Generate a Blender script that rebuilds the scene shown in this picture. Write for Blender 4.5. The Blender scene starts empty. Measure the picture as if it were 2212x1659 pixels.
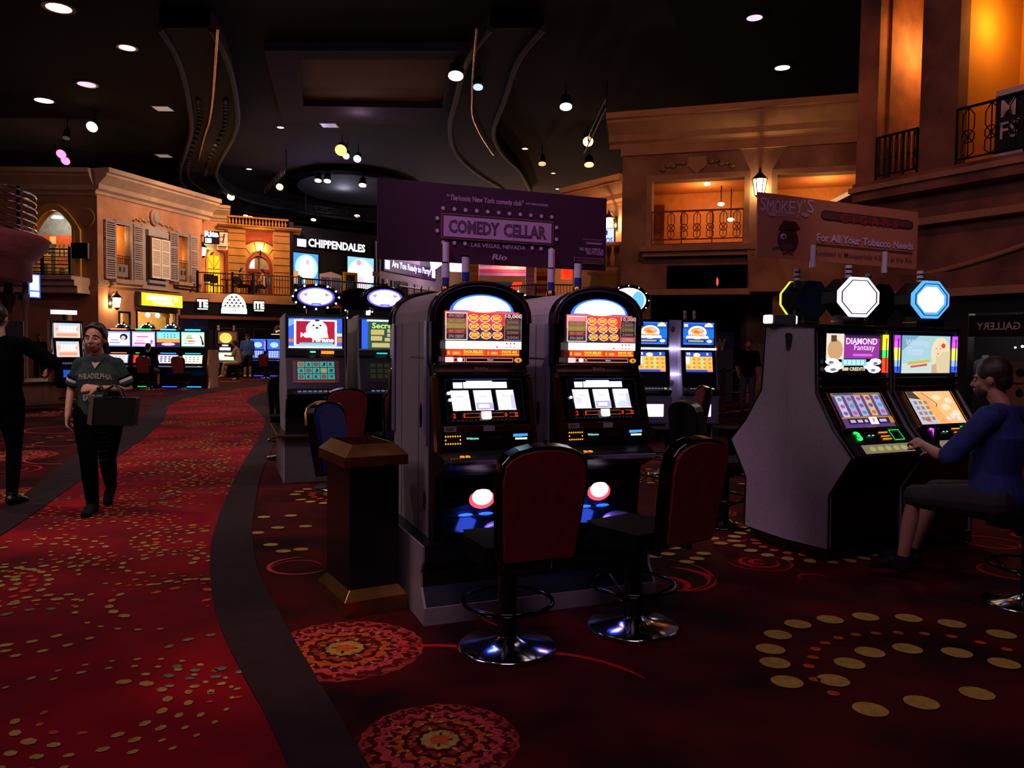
import bpy, bmesh, math, random
from mathutils import Matrix, Vector
from mathutils.bvhtree import BVHTree
R = math.radians
SC = bpy.context.scene
COL = SC.collection
random.seed(7)

# ------------------------------------------------------------------ camera
FPX, PITCH, ROLL, CAMH = 1700.0, R(2.7), R(0.7), 1.5
_f = Vector((0, math.cos(PITCH), -math.sin(PITCH)))
_u = Vector((0, math.sin(PITCH), math.cos(PITCH)))
_r = Vector((1, 0, 0))
CR = _r * math.cos(ROLL) + _u * math.sin(ROLL)
CU = _u * math.cos(ROLL) - _r * math.sin(ROLL)
cam_d = bpy.data.cameras.new('camera')
cam = bpy.data.objects.new('camera', cam_d)
COL.objects.link(cam)
cam_d.sensor_width = 36
cam_d.lens = FPX / 2212 * 36
cam_d.clip_start = 0.05
cam_d.clip_end = 300
m = Matrix((CR, CU, -_f)).transposed().to_4x4()
m.translation = (0, 0, CAMH)
cam.matrix_world = m
SC.camera = cam
SC.view_settings.view_transform = 'Standard'
SC.view_settings.look = 'None'
SC.view_settings.gamma = 1
SC.view_settings.use_curve_mapping = False
SC.view_settings.exposure = 0.0
SC.cycles.use_denoising = True
SC.cycles.max_bounces = 6
SC.cycles.diffuse_bounces = 3
SC.cycles.glossy_bounces = 3
SC.cycles.sample_clamp_indirect = 3.0

# measured places of the photograph's points on the real floor and wall planes
def ray(px, py):
    return _f + CR * ((px - 1106) / FPX) + CU * ((829.5 - py) / FPX)
def G(px, py, z=0.0):
    d = ray(px, py); t = (z - CAMH) / d.z
    return Vector((d.x * t, d.y * t, z))

def lin(h):
    h = h.lstrip('#'); o = []
    for i in (0, 2, 4):
        c = int(h[i:i+2], 16) / 255
        o.append(c / 12.92 if c <= .04045 else ((c + .055) / 1.055) ** 2.4)
    return o

# ------------------------------------------------------------------ world and large lights
w = bpy.data.worlds.new('world'); SC.world = w; w.use_nodes = True
w.node_tree.nodes['Background'].inputs[0].default_value = (.55, .3, .45, 1)
w.node_tree.nodes['Background'].inputs[1].default_value = 0.006

def light(kind, name, loc, power, col, aim=None, size=.3, spot=60, blend=.6, sx=None):
    d = bpy.data.lights.new(name, kind); d.energy = power; d.color = col
    if kind == 'AREA':
        d.shape = 'RECTANGLE'; d.size = size; d.size_y = sx or size
    else:
        d.shadow_soft_size = size
    if kind == 'SPOT':
        d.spot_size = R(spot); d.spot_blend = blend
    o = bpy.data.objects.new(name, d); COL.objects.link(o); o.location = loc
    if aim is not None:
        o.rotation_euler = (Vector(aim) - Vector(loc)).to_track_quat('-Z', 'Y').to_euler()
    return o
WARM = (1.0, .62, .34); WHITE = (1.0, .86, .74); PURP = (.75, .5, 1.0); ORA = (1, .42, .14)
# spots over the aisle carpet
light('SPOT', 'aisle_spot_light', (-8.5, 8.5, 9.2), 850, WHITE, (-3.6, 8.0, 0), .15, 48)
light('SPOT', 'aisle_spot_light', (1.5, 10.5, 9.2), 620, WHITE, (-3.6, 8.5, 0), .15, 40)
light('SPOT', 'aisle_spot_light', (-4.5, 13, 9.3), 1500, WHITE, (-4.6, 14, 0), .2, 62)
light('SPOT', 'aisle_spot_light', (-7.5, 20, 9.3), 1900, WHITE, (-8, 21, 0), .2, 70)
light('SPOT', 'aisle_spot_light', (-10, 29, 9.3), 1300, WARM, (-11, 30, 0), .2, 80)
light('SPOT', 'aisle_spot_light', (-3.0, 3.0, 9.3), 90, WHITE, (-3.0, 4.5, 0), .2, 45)
light('SPOT', 'floor_spot_light', (2.5, 3.5, 9.3), 110, WHITE, (2.3, 4.2, 0), .2, 40)
light('SPOT', 'floor_spot_light', (4.5, 10, 9.3), 500, WHITE, (3.0, 9, 0), .2, 55)
light('SPOT', 'floor_spot_light', (-1.9, 1.9, 9.3), 1000, WARM, (-1.0, 3.85, 0), .1, 11, .9)
light('SPOT', 'machine_top_light', (-.5, 6.2, 9.3), 230, (1, .55, .25), (.1, 5.0, 1.85), .1, 14)
light('SPOT', 'aisle_spot_light', (-7.5, 22, 9.3), 500, WARM, (-10.2, 26.3, .9), .1, 22)  # added spot brightening the end panel of the four-machine row
light('POINT', 'theatre_ceiling_fill', (-9.5, 38.5, 8.3), 90, (.5, .4, 1), size=.3)  # added purple fill tinting the ceiling by the theatre
# house wash that reaches the grey cabinet sides and the signs
light('AREA', 'house_wash_light', (-9, 1.5, 8.5), 190, (1, .74, .86), (2.2, 6.5, .8), 3)
light('AREA', 'house_wash_light', (0, -1.5, 8.0), 130, (.9, .55, .95), (.5, 8, 2.4), 3)
# facade washes, with fills added for the walking woman and the two signs
light('SPOT', 'facade_spot_light', (-6.5, 31.25, 9.3), 2900, (1, .6, .38), (-15.0, 34, 5.8), .2, 60)
light('SPOT', 'facade_spot_light', (-8.5, 31.5, 9.0), 420, (1, .75, .5), (-15.3, 34.1, 5.2), .1, 20)
light('SPOT', 'aisle_spot_light', (-3.2, 1.5, 7.5), 620, WHITE, (-3.5, 6.8, 1.1), .12, 26)  # added front spot brightening the walking woman
light('SPOT', 'sign_fill_spot', (-2.6, 1.6, 8.0), 900, (1, .62, .95), (.1, 5.0, 2.3), .12, 15)  # added pink fill brightening the comedy billboard
light('SPOT', 'sign_fill_spot', (1.5, 1.2, 8.6), 620, (1, .62, .5), (3.2, 6.3, 2.4), .12, 16)  # added warm fill brightening the cigar sign
light('SPOT', 'facade_spot_light', (-12, 31.6, 9.4), 500, (1, .5, .2), (-14.6, 36, 6.3), .2, 80)
light('SPOT', 'facade_spot_light', (-10.5, 34, 9.4), 1700, (1, .5, .18), (-12.8, 39.4, 5.5), .2, 75)
light('SPOT', 'facade_spot_light', (-13.5, 20, 9.3), 200, (1, .35, .2), (-17, 30, 5), .2, 50)
light('SPOT', 'facade_spot_light', (-6, 9, 9.3), 900, (1, .5, .6), (-12.2, 17.5, 4.2), .2, 40)
light('SPOT', 'facade_spot_light', (2, 11, 9.6), 620, (1, .33, .13), (5.2, 20, 5.2), .2, 60)
light('SPOT', 'facade_spot_light', (3.5, 6.5, 9.6), 420, (1, .26, .17), (8.6, 14, 4), .2, 60)
light('SPOT', 'facade_spot_light', (1.0, 19, 9.3), 900, (1, .5, .22), (2.8, 25.5, 6), .2, 45)

# ------------------------------------------------------------------ materials
_mats = {}
def mat(name, hexcol, rough=.6, metal=0.0, var=0.0, scale=6.0, bump=0.0, col2=None, spec=.5):
    if name in _mats: return _mats[name]
    m = bpy.data.materials.new(name); m.use_nodes = True
    nt = m.node_tree; b = nt.nodes['Principled BSDF']
    c = lin(hexcol)
    b.inputs['Base Color'].default_value = (*c, 1)
    b.inputs['Roughness'].default_value = rough
    b.inputs['Metallic'].default_value = metal
    b.inputs['Specular IOR Level'].default_value = spec
    tc = nt.nodes.new('ShaderNodeTexCoord'); n = nt.nodes.new('ShaderNodeTexNoise')
    n.inputs['Scale'].default_value = scale; n.inputs['Detail'].default_value = 5
    nt.links.new(tc.outputs['Object'], n.inputs['Vector'])
    if var or col2:
        rp = nt.nodes.new('ShaderNodeValToRGB')
        c2 = lin(col2) if col2 else [x * (1 - var) for x in c]
        rp.color_ramp.elements[0].position = .35; rp.color_ramp.elements[1].position = .68
        rp.color_ramp.elements[0].color = (*c2, 1)
        rp.color_ramp.elements[1].color = (*[min(1, x * (1 + var * .4)) for x in c], 1)
        nt.links.new(n.outputs['Fac'], rp.inputs[0]); nt.links.new(rp.outputs[0], b.inputs['Base Color'])
    if bump:
        bp = nt.nodes.new('ShaderNodeBump'); bp.inputs['Strength'].default_value = bump
        nt.links.new(n.outputs['Fac'], bp.inputs['Height']); nt.links.new(bp.outputs[0], b.inputs['Normal'])
    _mats[name] = m
    return m
def emi(hexcol, s=1.0):
    k = 'glow_%s_%.2f' % (hexcol.lstrip('#'), s)
    if k in _mats: return _mats[k]
    m = bpy.data.materials.new(k); m.use_nodes = True; nt = m.node_tree
    b = nt.nodes['Principled BSDF']
    b.inputs['Base Color'].default_value = (.02, .02, .02, 1); b.inputs['Roughness'].default_value = .25
    b.inputs['Emission Color'].default_value = (*lin(hexcol), 1)
    b.inputs['Emission Strength'].default_value = s
    _mats[k] = m
    return m
BLACK = mat('black_plastic', '#0b0a0c', .35, var=.3)
GLOSSB = mat('glossy_black', '#0a090c', .12, var=.2)
CHROME = mat('chrome', '#d8d4d8', .12, 1, var=.08)
DCHROME = mat('dark_chrome', '#7a767e', .2, 1, var=.1)
GOLD = mat('brass_trim', '#b9772c', .25, 1, var=.15)
GREYL = mat('grey_laminate', '#8d7f86', .55, var=.12, scale=40, bump=.02)
GREYD = mat('dark_grey_laminate', '#4b4348', .5, var=.15, scale=30)
CREAM = mat('cream_laminate', '#c8a98c', .6, var=.12)
REDF = mat('red_upholstery', '#7a1416', .75, var=.25, scale=25, bump=.08)
BLUEF = mat('blue_upholstery', '#1a2c6c', .7, var=.2, scale=25)
BLKF = mat('black_upholstery', '#070608', .85, var=.2, scale=25, spec=.1)
GLASS = mat('clear_tube', '#b9a9c0', .08, 0, var=.05)
DARKM = mat('dark_iron', '#120f12', .4, .6, var=.2)
SKIN = mat('skin', '#c98a6c', .5, var=.08, scale=9)
WHITEP = mat('white_paint', '#d9d2cc', .5, var=.08)

# ------------------------------------------------------------------ mesh builder
_txt = {}
def text_mesh(s, bold=0.0):
    k = (s, bold)
    if k not in _txt:
        cu = bpy.data.curves.new('t', 'FONT'); cu.body = s; cu.size = 1; cu.offset = bold; cu.resolution_u = 2
        o = bpy.data.objects.new('t', cu); COL.objects.link(o)
        dg = bpy.context.evaluated_depsgraph_get(); dg.update()
        me = bpy.data.meshes.new_from_object(o.evaluated_get(dg))
        vs = [v.co.copy() for v in me.vertices]; fs = [tuple(p.vertices) for p in me.polygons]
        bpy.data.objects.remove(o); bpy.data.curves.remove(cu); bpy.data.meshes.remove(me)
        x0 = min(v.x for v in vs); x1 = max(v.x for v in vs); y0 = min(v.y for v in vs); y1 = max(v.y for v in vs)
        _txt[k] = ([((v.x - x0) / (x1 - x0 or 1), (v.y - y0) / (y1 - y0 or 1)) for v in vs], fs)
    return _txt[k]

class MB:
    def __init__(s, T=None):
        s.v = []; s.f = []; s.mi = []; s.sm = []; s.mats = []; s.T = T or Matrix()
    def idx(s, m):
        if m not in s.mats: s.mats.append(m)
        return s.mats.index(m)
    def add(s, vs, fs, m, smooth=False, T=None):
        b = len(s.v); i = s.idx(m); X = s.T @ T if T is not None else s.T
        s.v += [X @ Vector(v) for v in vs]
        for f in fs:
            s.f.append([b + k for k in f]); s.mi.append(i); s.sm.append(smooth)
        return s
    def box(s, x0, x1, y0, y1, z0, z1, m, T=None):
        vs = [(x, y, z) for x in (x0, x1) for y in (y0, y1) for z in (z0, z1)]
        return s.add(vs, [(0, 1, 3, 2), (4, 6, 7, 5), (0, 4, 5, 1), (2, 3, 7, 6), (0, 2, 6, 4), (1, 5, 7, 3)], m, T=T)
    def cyl(s, p0, p1, r, m, n=12, r1=None, T=None, smooth=True):
        p0 = Vector(p0); p1 = Vector(p1); r1 = r if r1 is None else r1
        z = (p1 - p0).normalized(); x = z.orthogonal().normalized(); y = z.cross(x)
        vs = []
        for p, rr in ((p0, r), (p1, r1)):
            vs += [p + (x * math.cos(2*math.pi*k/n) + y * math.sin(2*math.pi*k/n)) * rr for k in range(n)]
        s.add(vs, [(k, (k+1) % n, n + (k+1) % n, n + k) for k in range(n)], m, smooth, T)
        s.add(vs, [tuple(range(n))[::-1], tuple(range(n, 2*n))], m, False, T)
        return s
    def tube(s, pts, r, m, n=8, closed=False, T=None, flat=1.0):
        P = [Vector(p) for p in pts]; N = len(P); vs = []; up = Vector((0, 0, 1)); px = None
        for i, p in enumerate(P):
            a = P[i-1] if (i or closed) else P[i]; b = P[(i+1) % N] if (i < N-1 or closed) else P[i]
            t = (b - a).normalized()
            if px is None: px = t.orthogonal().normalized() if abs(t.z) > .95 else t.cross(up).normalized()
            px = (px - t * px.dot(t)).normalized(); q = t.cross(px)
            rr = r[i] if isinstance(r, (list, tuple)) else r
            vs += [p + (px * math.cos(2*math.pi*k/n) + q * flat * math.sin(2*math.pi*k/n)) * rr for k in range(n)]
        fs = []
        for i in range(N if closed else N-1):
            j = (i+1) % N
            fs += [(i*n+k, i*n+(k+1) % n, j*n+(k+1) % n, j*n+k) for k in range(n)]
        s.add(vs, fs, m, True, T)
        if not closed:
            s.add(vs, [tuple(range(n))[::-1], tuple(range((N-1)*n, N*n))], m, False, T)
        return s
    def prism(s, poly, axis, a, b, m, T=None, smooth=False):
        n = len(poly)
        def P(p, t):
            return {'x': (t, p[0], p[1]), 'y': (p[0], t, p[1]), 'z': (p[0], p[1], t)}[axis]
        vs = [P(p, a) for p in poly] + [P(p, b) for p in poly]
        s.add(vs, [tuple(range(n))[::-1], tuple(range(n, 2*n))], m, False, T)
        return s.add(vs, [(k, (k+1) % n, n+(k+1) % n, n+k) for k in range(n)], m, smooth, T)
    def ring(s, outer, inner, axis, a, b, m, T=None):
        n = len(outer)
        def P(p, t):
            return {'x': (t, p[0], p[1]), 'y': (p[0], t, p[1]), 'z': (p[0], p[1], t)}[axis]
        vs = [P(p, a) for p in outer] + [P(p, a) for p in inner] + [P(p, b) for p in outer] + [P(p, b) for p in inner]
        fs = []
        for k in range(n):
            j = (k+1) % n
            fs += [(k, j, n+j, n+k), (2*n+k, 2*n+j, 3*n+j, 3*n+k), (k, j, 2*n+j, 2*n+k), (n+k, n+j, 3*n+j, 3*n+k)]
        return s.add(vs, fs, m, False, T)
    def lathe(s, prof, m, c=(0, 0, 0), n=20, T=None, sx=1, sy=1, smooth=True):
        vs = []
        for r, z in prof:
            vs += [(c[0] + sx*r*math.cos(2*math.pi*k/n), c[1] + sy*r*math.sin(2*math.pi*k/n), c[2] + z) for k in range(n)]
        fs = []
        for i in range(len(prof)-1):
            fs += [(i*n+k, i*n+(k+1) % n, (i+1)*n+(k+1) % n, (i+1)*n+k) for k in range(n)]
        s.add(vs, fs, m, smooth, T)
        return s.add(vs, [tuple(range(n))[::-1], tuple(range((len(prof)-1)*n, len(prof)*n))], m, False, T)
    def ell(s, c, r, m, n=12, T=None):
        h = max(5, n//2); prof = [(max(.001, math.sin(math.pi*i/h)), -math.cos(math.pi*i/h)) for i in range(h+1)]
        vs = []
        for q, z in prof:
            vs += [(c[0] + r[0]*q*math.cos(2*math.pi*k/n), c[1] + r[1]*q*math.sin(2*math.pi*k/n), c[2] + r[2]*z) for k in range(n)]
        fs = []
        for i in range(h):
            fs += [(i*n+k, i*n+(k+1) % n, (i+1)*n+(k+1) % n, (i+1)*n+k) for k in range(n)]
        return s.add(vs, fs, m, True, T)
    def text(s, t, T, w, h, m, bold=0.0, z=0.0):
        v, f = text_mesh(t, bold)
        return s.add([(a*w, b*h, z) for a, b in v], f, m, False, T)
    def build(s, name, parent=None, bev=0.0, seg=2, **props):
        me = bpy.data.meshes.new(name); me.from_pydata([tuple(v) for v in s.v], [], s.f)
        for m in s.mats: me.materials.append(m)
        me.polygons.foreach_set('material_index', s.mi); me.polygons.foreach_set('use_smooth', s.sm)
        me.update()
        bm = bmesh.new(); bm.from_mesh(me)
        if not getattr(s, 'flatmesh', False):
            bmesh.ops.recalc_face_normals(bm, faces=bm.faces)
        bm.to_mesh(me); bm.free()
        o = bpy.data.objects.new(name, me); COL.objects.link(o)
        if parent: o.parent = parent
        if bev:
            md = o.modifiers.new('bevel', 'BEVEL'); md.width = bev; md.segments = seg; md.limit_method = 'ANGLE'; md.angle_limit = R(40)
        for k, v in props.items(): o[k] = v
        return o

class Pic:
    """flat artwork on a plane: u right, v up, stacked in thin layers"""
    def __init__(s, mb, T, w, h, step=.0006):
        s.mb = mb; s.T = T; s.w = w; s.h = h; s.z = 0.0; s.st = step
    def _n(s): s.z += s.st; return s.z
    def poly(s, pts, m):
        z = s._n(); s.mb.add([(u*s.w, v*s.h, z) for u, v in pts], [tuple(range(len(pts)))], m, False, s.T); return s
    def rect(s, u0, v0, u1, v1, m): return s.poly([(u0, v0), (u1, v0), (u1, v1), (u0, v1)], m)
    def rects(s, L, m):
        z = s._n()
        for u0, v0, u1, v1 in L:
            s.mb.add([(u*s.w, v*s.h, z) for u, v in ((u0, v0), (u1, v0), (u1, v1), (u0, v1))], [(0, 1, 2, 3)], m, False, s.T)
        return s
    def ell(s, u, v, ru, rv, m, n=20, a0=0, a1=360):
        return s.poly([(u + ru*math.cos(R(a0+(a1-a0)*k/n)), v + rv*math.sin(R(a0+(a1-a0)*k/n))) for k in range(n if a1-a0 == 360 else n+1)], m)
    def ells(s, L, m, n=10):
        z = s._n()
        for u, v, ru, rv in L:
            s.mb.add([((u+ru*math.cos(2*math.pi*k/n))*s.w, (v+rv*math.sin(2*math.pi*k/n))*s.h, z) for k in range(n)], [tuple(range(n))], m, False, s.T)
        return s
    def frame(s, u0, v0, u1, v1, t, m):
        tu = t / s.w; tv = t / s.h
        return s.rects([(u0, v0, u1, v0+tv), (u0, v1-tv, u1, v1), (u0, v0, u0+tu, v1), (u1-tu, v0, u1, v1)], m)
    def text(s, t, u0, v0, u1, v1, m, bold=0.0, shear=0.0, slope=0.0):
        z = s._n(); v, f = text_mesh(t, bold)
        s.mb.add([((u0 + (u1-u0)*a + shear*b*(v1-v0)*s.h/s.w)*s.w, (v0+(v1-v0)*b + slope*a)*s.h, z) for a, b in v], f, m, False, s.T); return s

def plane_T(x, y, z, tilt=90.0, rz=0.0):
    """plane whose lower left corner is x,y,z, facing -y; tilt 90 upright, less = leaning back"""
    return Matrix.Translation((x, y, z)) @ Matrix.Rotation(R(rz), 4, 'Z') @ Matrix.Rotation(R(tilt), 4, 'X')

def thing(name, label, cat, loc=(0, 0, 0), rz=0.0, group=None):
    o = bpy.data.objects.new(name, None); COL.objects.link(o)
    o.empty_display_size = .1
    o.location = loc; o.rotation_euler = (0, 0, R(rz)); o['label'] = label; o['category'] = cat
    if group: o['group'] = group
    return o
def tag(o, label, cat, group=None):
    o['label'] = label; o['category'] = cat
    if group: o['group'] = group
    return o
def struct(o):
    o['kind'] = 'structure'; return o
def dup(root, loc, rz, label=None, group=None):
    r = root.copy(); COL.objects.link(r); r.location = loc; r.rotation_euler = (0, 0, R(rz))
    if label: r['label'] = label
    if group: r['group'] = group
    for ch in list(root.children):
        c = ch.copy(); COL.objects.link(c); c.parent = r
        for g in ch.children:
            d = g.copy(); COL.objects.link(d); d.parent = c
    return r
class Fr:
    """a vertical wall frame: s along the wall, n into the wall (away from the room), z up"""
    def __init__(s, o, a, k=1.0):
        s.k = k
        s.o = Vector((o[0], o[1], 0)); s.a = a
        s.u = Vector((math.cos(R(a)), math.sin(R(a)), 0)); s.n = Vector((-math.sin(R(a)), math.cos(R(a)), 0))
        s.T = Matrix.Translation(s.o + Vector((0, 0, 1.5*(1-k)))) @ Matrix.Rotation(R(a), 4, 'Z') @ Matrix.Scale(k, 4)
    def p(s, a, n, z=0.0): return s.o + s.u * a*s.k + s.n * n*s.k + Vector((0, 0, 1.5 + (z-1.5)*s.k if z else 0))
def rect_holes(mb, s0, s1, z0, z1, holes, n0, n1, m):
    """wall slab with rectangular openings (s0,s1,z0,z1) built from bands in the s,z plane"""
    xs = sorted({s0, s1, *[h[0] for h in holes], *[h[1] for h in holes]}); zs = sorted({z0, z1, *[h[2] for h in holes], *[h[3] for h in holes]})
    for i in range(len(xs)-1):
        run = None
        for j in range(len(zs)-1):
            cx = (xs[i]+xs[i+1])/2; cz = (zs[j]+zs[j+1])/2
            solid = not any(h[0] < cx < h[1] and h[2] < cz < h[3] for h in holes)
            if solid and run is None: run = zs[j]
            if (not solid) and run is not None:
                mb.box(xs[i], xs[i+1], n0, n1, run, zs[j], m); run = None
        if run is not None: mb.box(xs[i], xs[i+1], n0, n1, run, zs[-1], m)
    return mb
# ------------------------------------------------------------------ floor
CARP = mat('patterned_carpet', '#4c070b', .95, var=.3, scale=1.4, col2='#1a0305', bump=.1, spec=.1)
AISLE = mat('aisle_carpet', '#860a18', .95, var=.2, scale=1.1, col2='#4c0710', bump=.1, spec=.1)
BAND = mat('border_carpet', '#2c1c20', .95, var=.15, scale=8, spec=.1)
CY = mat('carpet_yellow', '#a8843c', .95, var=.25, scale=30, spec=.1)
CO = mat('carpet_orange', '#b8481e', .95, var=.25, scale=30, spec=.1)
CT = mat('carpet_grey_green', '#6d6a52', .95, var=.25, scale=30, spec=.1)
CR1 = mat('carpet_bright_red', '#b01420', .95, var=.2, scale=30, spec=.1)
CPK = mat('carpet_rose', '#b0363c', .95, var=.2, scale=30, spec=.1)
fl = MB(); fl.flatmesh = True
def fpoly(pts, z, m):
    P = [Vector((p[0], p[1], z)) for p in pts]
    a = sum((P[i].x*P[(i+1) % len(P)].y - P[(i+1) % len(P)].x*P[i].y) for i in range(len(P)))
    if a < 0: P.reverse()
    fl.add(P, [tuple(range(len(P)))], m)
fl.box(-40, 40, -5, 75, -.05, 0, CARP)
# fix the orientation of that slab by simply relying on two-sided shading
def smooth_curve(pts, n=6):
    out = []
    for i in range(len(pts)-1):
        p0 = pts[max(i-1, 0)]; p1 = pts[i]; p2 = pts[i+1]; p3 = pts[min(i+2, len(pts)-1)]
        for k in range(n):
            t = k/n
            out.append(tuple(.5*((2*b)+(-a+c)*t+(2*a-5*b+4*c-d)*t*t+(-a+3*b-3*c+d)*t**3) for a, b, c, d in zip(p0, p1, p2, p3)))
    out.append(tuple(pts[-1])); return out
def px_curve(L): return smooth_curve([tuple(G(*p))[:2] for p in L])
LO = px_curve([(-700, 1440), (-250, 1230), (20, 1092), (160, 985), (255, 935), (305, 905), (325, 885), (332, 868), (400, 850), (520, 833), (600, 823)])
LI = px_curve([(-650, 1640), (-200, 1290), (60, 1120), (200, 1020), (300, 955), (350, 912), (362, 885), (368, 872), (430, 853), (540, 836), (620, 825)])
RL = px_curve([(640, 826), (590, 842), (537, 862), (548, 880), (572, 905), (562, 940), (520, 1010), (483, 1090), (457, 1170), (455, 1250), (470, 1340), (520, 1451), (580, 1560), (640, 1700)])
RR = px_curve([(700, 828), (640, 845), (577, 862), (572, 876), (600, 892), (604, 918), (592, 960), (566, 1020), (552, 1085), (545, 1150), (555, 1225), (590, 1300), (630, 1375), (680, 1460), (740, 1560), (820, 1700)])
def strip(A, B, z, m):
    n = min(len(A), len(B))
    def rs(L):
        d = [0]
        for i in range(1, len(L)): d.append(d[-1] + math.dist(L[i], L[i-1]))
        o = []
        N = 90
        for k in range(N+1):
            t = d[-1]*k/N; j = max(i for i in range(len(d)) if d[i] <= t+1e-9); j = min(j, len(L)-2)
            q = (t-d[j])/(d[j+1]-d[j] or 1); o.append((L[j][0]+(L[j+1][0]-L[j][0])*q, L[j][1]+(L[j+1][1]-L[j][1])*q))
        return o
    A = rs(A); B = rs(B)
    fl.add([(x, y, z) for x, y in A] + [(x, y, z) for x, y in B], [(i, i+1, len(A)+i+1, len(A)+i) for i in range(len(A)-1)], m)
strip(LI, RL[::-1], .002, AISLE)
strip(LO, LI, .0085, BAND); strip(RL, RR, .0085, BAND)
def inside(p, poly):
    c = False; j = len(poly)-1
    for i in range(len(poly)):
        if (poly[i][1] > p[1]) != (poly[j][1] > p[1]) and p[0] < (poly[j][0]-poly[i][0])*(p[1]-poly[i][1])/(poly[j][1]-poly[i][1])+poly[i][0]: c = not c
        j = i
    return c
POLY_A = LI + RL
POLY_NOT = LO + RR            # aisle and its borders together
rnd = random.Random(3)
def dot(x, y, r, m, sq=1.0, rot=0.0, z=.006, n=6):
    fl.add([(x + r*math.cos(2*math.pi*k/n)*math.cos(rot) - r*sq*math.sin(2*math.pi*k/n)*math.sin(rot),
             y + r*math.cos(2*math.pi*k/n)*math.sin(rot) + r*sq*math.sin(2*math.pi*k/n)*math.cos(rot), z) for k in range(n)], [tuple(range(n))], m)
# swirls of small dots along the aisle
cx = []
for _ in range(1500):
    y = rnd.uniform(3.0, 30); x = rnd.uniform(-13, -1.0)
    if not inside((x, y), POLY_A): continue
    if all(math.dist((x, y), c) > .62 for c in cx): cx.append((x, y))
for (x, y) in cx:
    k0 = rnd.uniform(0, 6.28); far = y > 16
    for ri in range(2, 7):
        r = .085*ri + .02; a = k0 + ri*.25; span = rnd.uniform(2.6, 5.2)
        stp = (.11 if not far else .2)/r; mm = rnd.choice([CY, CY, CY, CO, CO, CT]); rr = rnd.uniform(.016, .036)
        t = 0
        while t < span:
            q = (x + r*math.cos(a+t), y + r*math.sin(a+t))
            if inside(q, POLY_A) and rnd.random() < .85:
                dot(q[0], q[1], rr*rnd.uniform(.8, 1.2), mm, .72, a+t+1.57)
            t += stp
# larger pattern of the carpet beside the aisle
def arc(c, r, a0, a1, wd, m, z=.003, n=26, sx=1.0):
    o = []; i = []
    for k in range(n+1):
        t = a0 + (a1-a0)*k/n; ww = wd*math.sin(math.pi*(k+.15)/(n+.3))**.5
        o.append((c[0]+(r+ww/2)*math.cos(t)*sx, c[1]+(r+ww/2)*math.sin(t), z)); i.append((c[0]+(r-ww/2)*math.cos(t)*sx, c[1]+(r-ww/2)*math.sin(t), z))
    fl.add(o+i, [(k, k+1, n+2+k, n+1+k) for k in range(n)], m)
BURG = mat('carpet_wine', '#4a0812', .95, var=.2, scale=20, spec=.1)
MOT = mat('carpet_medallion', '#a03824', .95, var=.3, scale=9, col2='#5c1018', spec=.1)
def medallion(c, r):
    mr = random.Random(int(c[0]*977+c[1]*131)); z = .0022
    n0 = 48; pts = []
    for j in range(n0): pts.append((c[0]+r*(1+.03*(j % 2))*math.cos(2*math.pi*j/n0), c[1]+r*(1+.03*(j % 2))*math.sin(2*math.pi*j/n0), z))
    fl.add(pts, [tuple(range(n0))], MOT)
    for q, mm in ((.9, BURG), (.8, CPK), (.66, BURG), (.58, CO), (.47, BURG), (.4, MOT), (.3, CARP), (.24, CY), (.12, CO)):
        z += .0003; nn = 20 if q > .5 else 12
        fl.add([(c[0]+r*q*(1+.05*math.cos(nn*2*math.pi*j/(nn*6)))*math.cos(2*math.pi*j/(nn*6)), c[1]+r*q*(1+.05*math.cos(nn*2*math.pi*j/(nn*6)))*math.sin(2*math.pi*j/(nn*6)), z) for j in range(nn*6)], [tuple(range(nn*6))], mm)
    for k in range(11):
        rr = r*(.96-.082*k); n = max(8, int(2*math.pi*rr/(r*.125)))
        pair = ((CPK, BURG), (BURG, CO), (CO, CPK), (BURG, CPK), (CPK, CY), (CARP, CO), (CY, CARP), (CO, BURG), (CARP, CY), (CY, CO), (CARP, CY))[k]
        for j in range(n):
            t = 2*math.pi*(j+.5*(k % 2))/n
            if mr.random() < .8 and not inside((c[0]+rr*math.cos(t), c[1]+rr*math.sin(t)), LO + RR): dot(c[0]+rr*math.cos(t), c[1]+rr*math.sin(t), r*.04*mr.uniform(.8, 1.3), pair[j % 2], mr.uniform(.4, .65), t+(0 if k % 3 else 1.57), z+.0004+.0001*k)
def gp(x, y): return tuple(G(x, y))[:2]
for p in ((1723, 1350), (1680, 1373), (1664, 1404), (1674, 1434), (1793, 1340), (1870, 1334), (1963, 1337), (2056, 1349), (2163, 1372), (1879, 1411), (1960, 1403), (2067, 1412), (1835, 1435), (2169, 1435), (1700, 1475), (1800, 1472), (2110, 1500), (1990, 1520), (1880, 1535)):
    x, y = gp(*p); dot(x, y, .072, CY, .95, 0, .006, 18)
for p in ((1747, 1441), (1756, 1422), (1761, 1404), (1783, 1391), (1811, 1380), (1848, 1373), (1892, 1370), (1940, 1369), (1997, 1371), (2056, 1377), (2118, 1390), (2175, 1405), (1760, 1470), (1800, 1500)):
    x, y = gp(*p); dot(x, y, .028, CO, .9, 0, .006, 12)
for p in ((570, 1118), (628, 1115), (600, 1141), (660, 1138), (556, 1152), (585, 1178), (612, 1192), (650, 1188), (1472, 1057), (1540, 1062), (1580, 1064), (1516, 1079), (1560, 1083), (1605, 1046), (1490, 1046),
          (1493, 1147), (1470, 1159), (1503, 1165), (1539, 1164), (1557, 1175), (1522, 1155), (1440, 1177), (1455, 1185), (1413, 1203), (1443, 1198), (1505, 1208), (1520, 1197), (1484, 1215)):
    x, y = gp(*p); dot(x, y, .055, CY, .8, 0, .006, 14)
def parc(p, r, a0, a1, wd, m=CPK): arc(gp(*p), r, R(a0), R(a1), wd, m)
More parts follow.
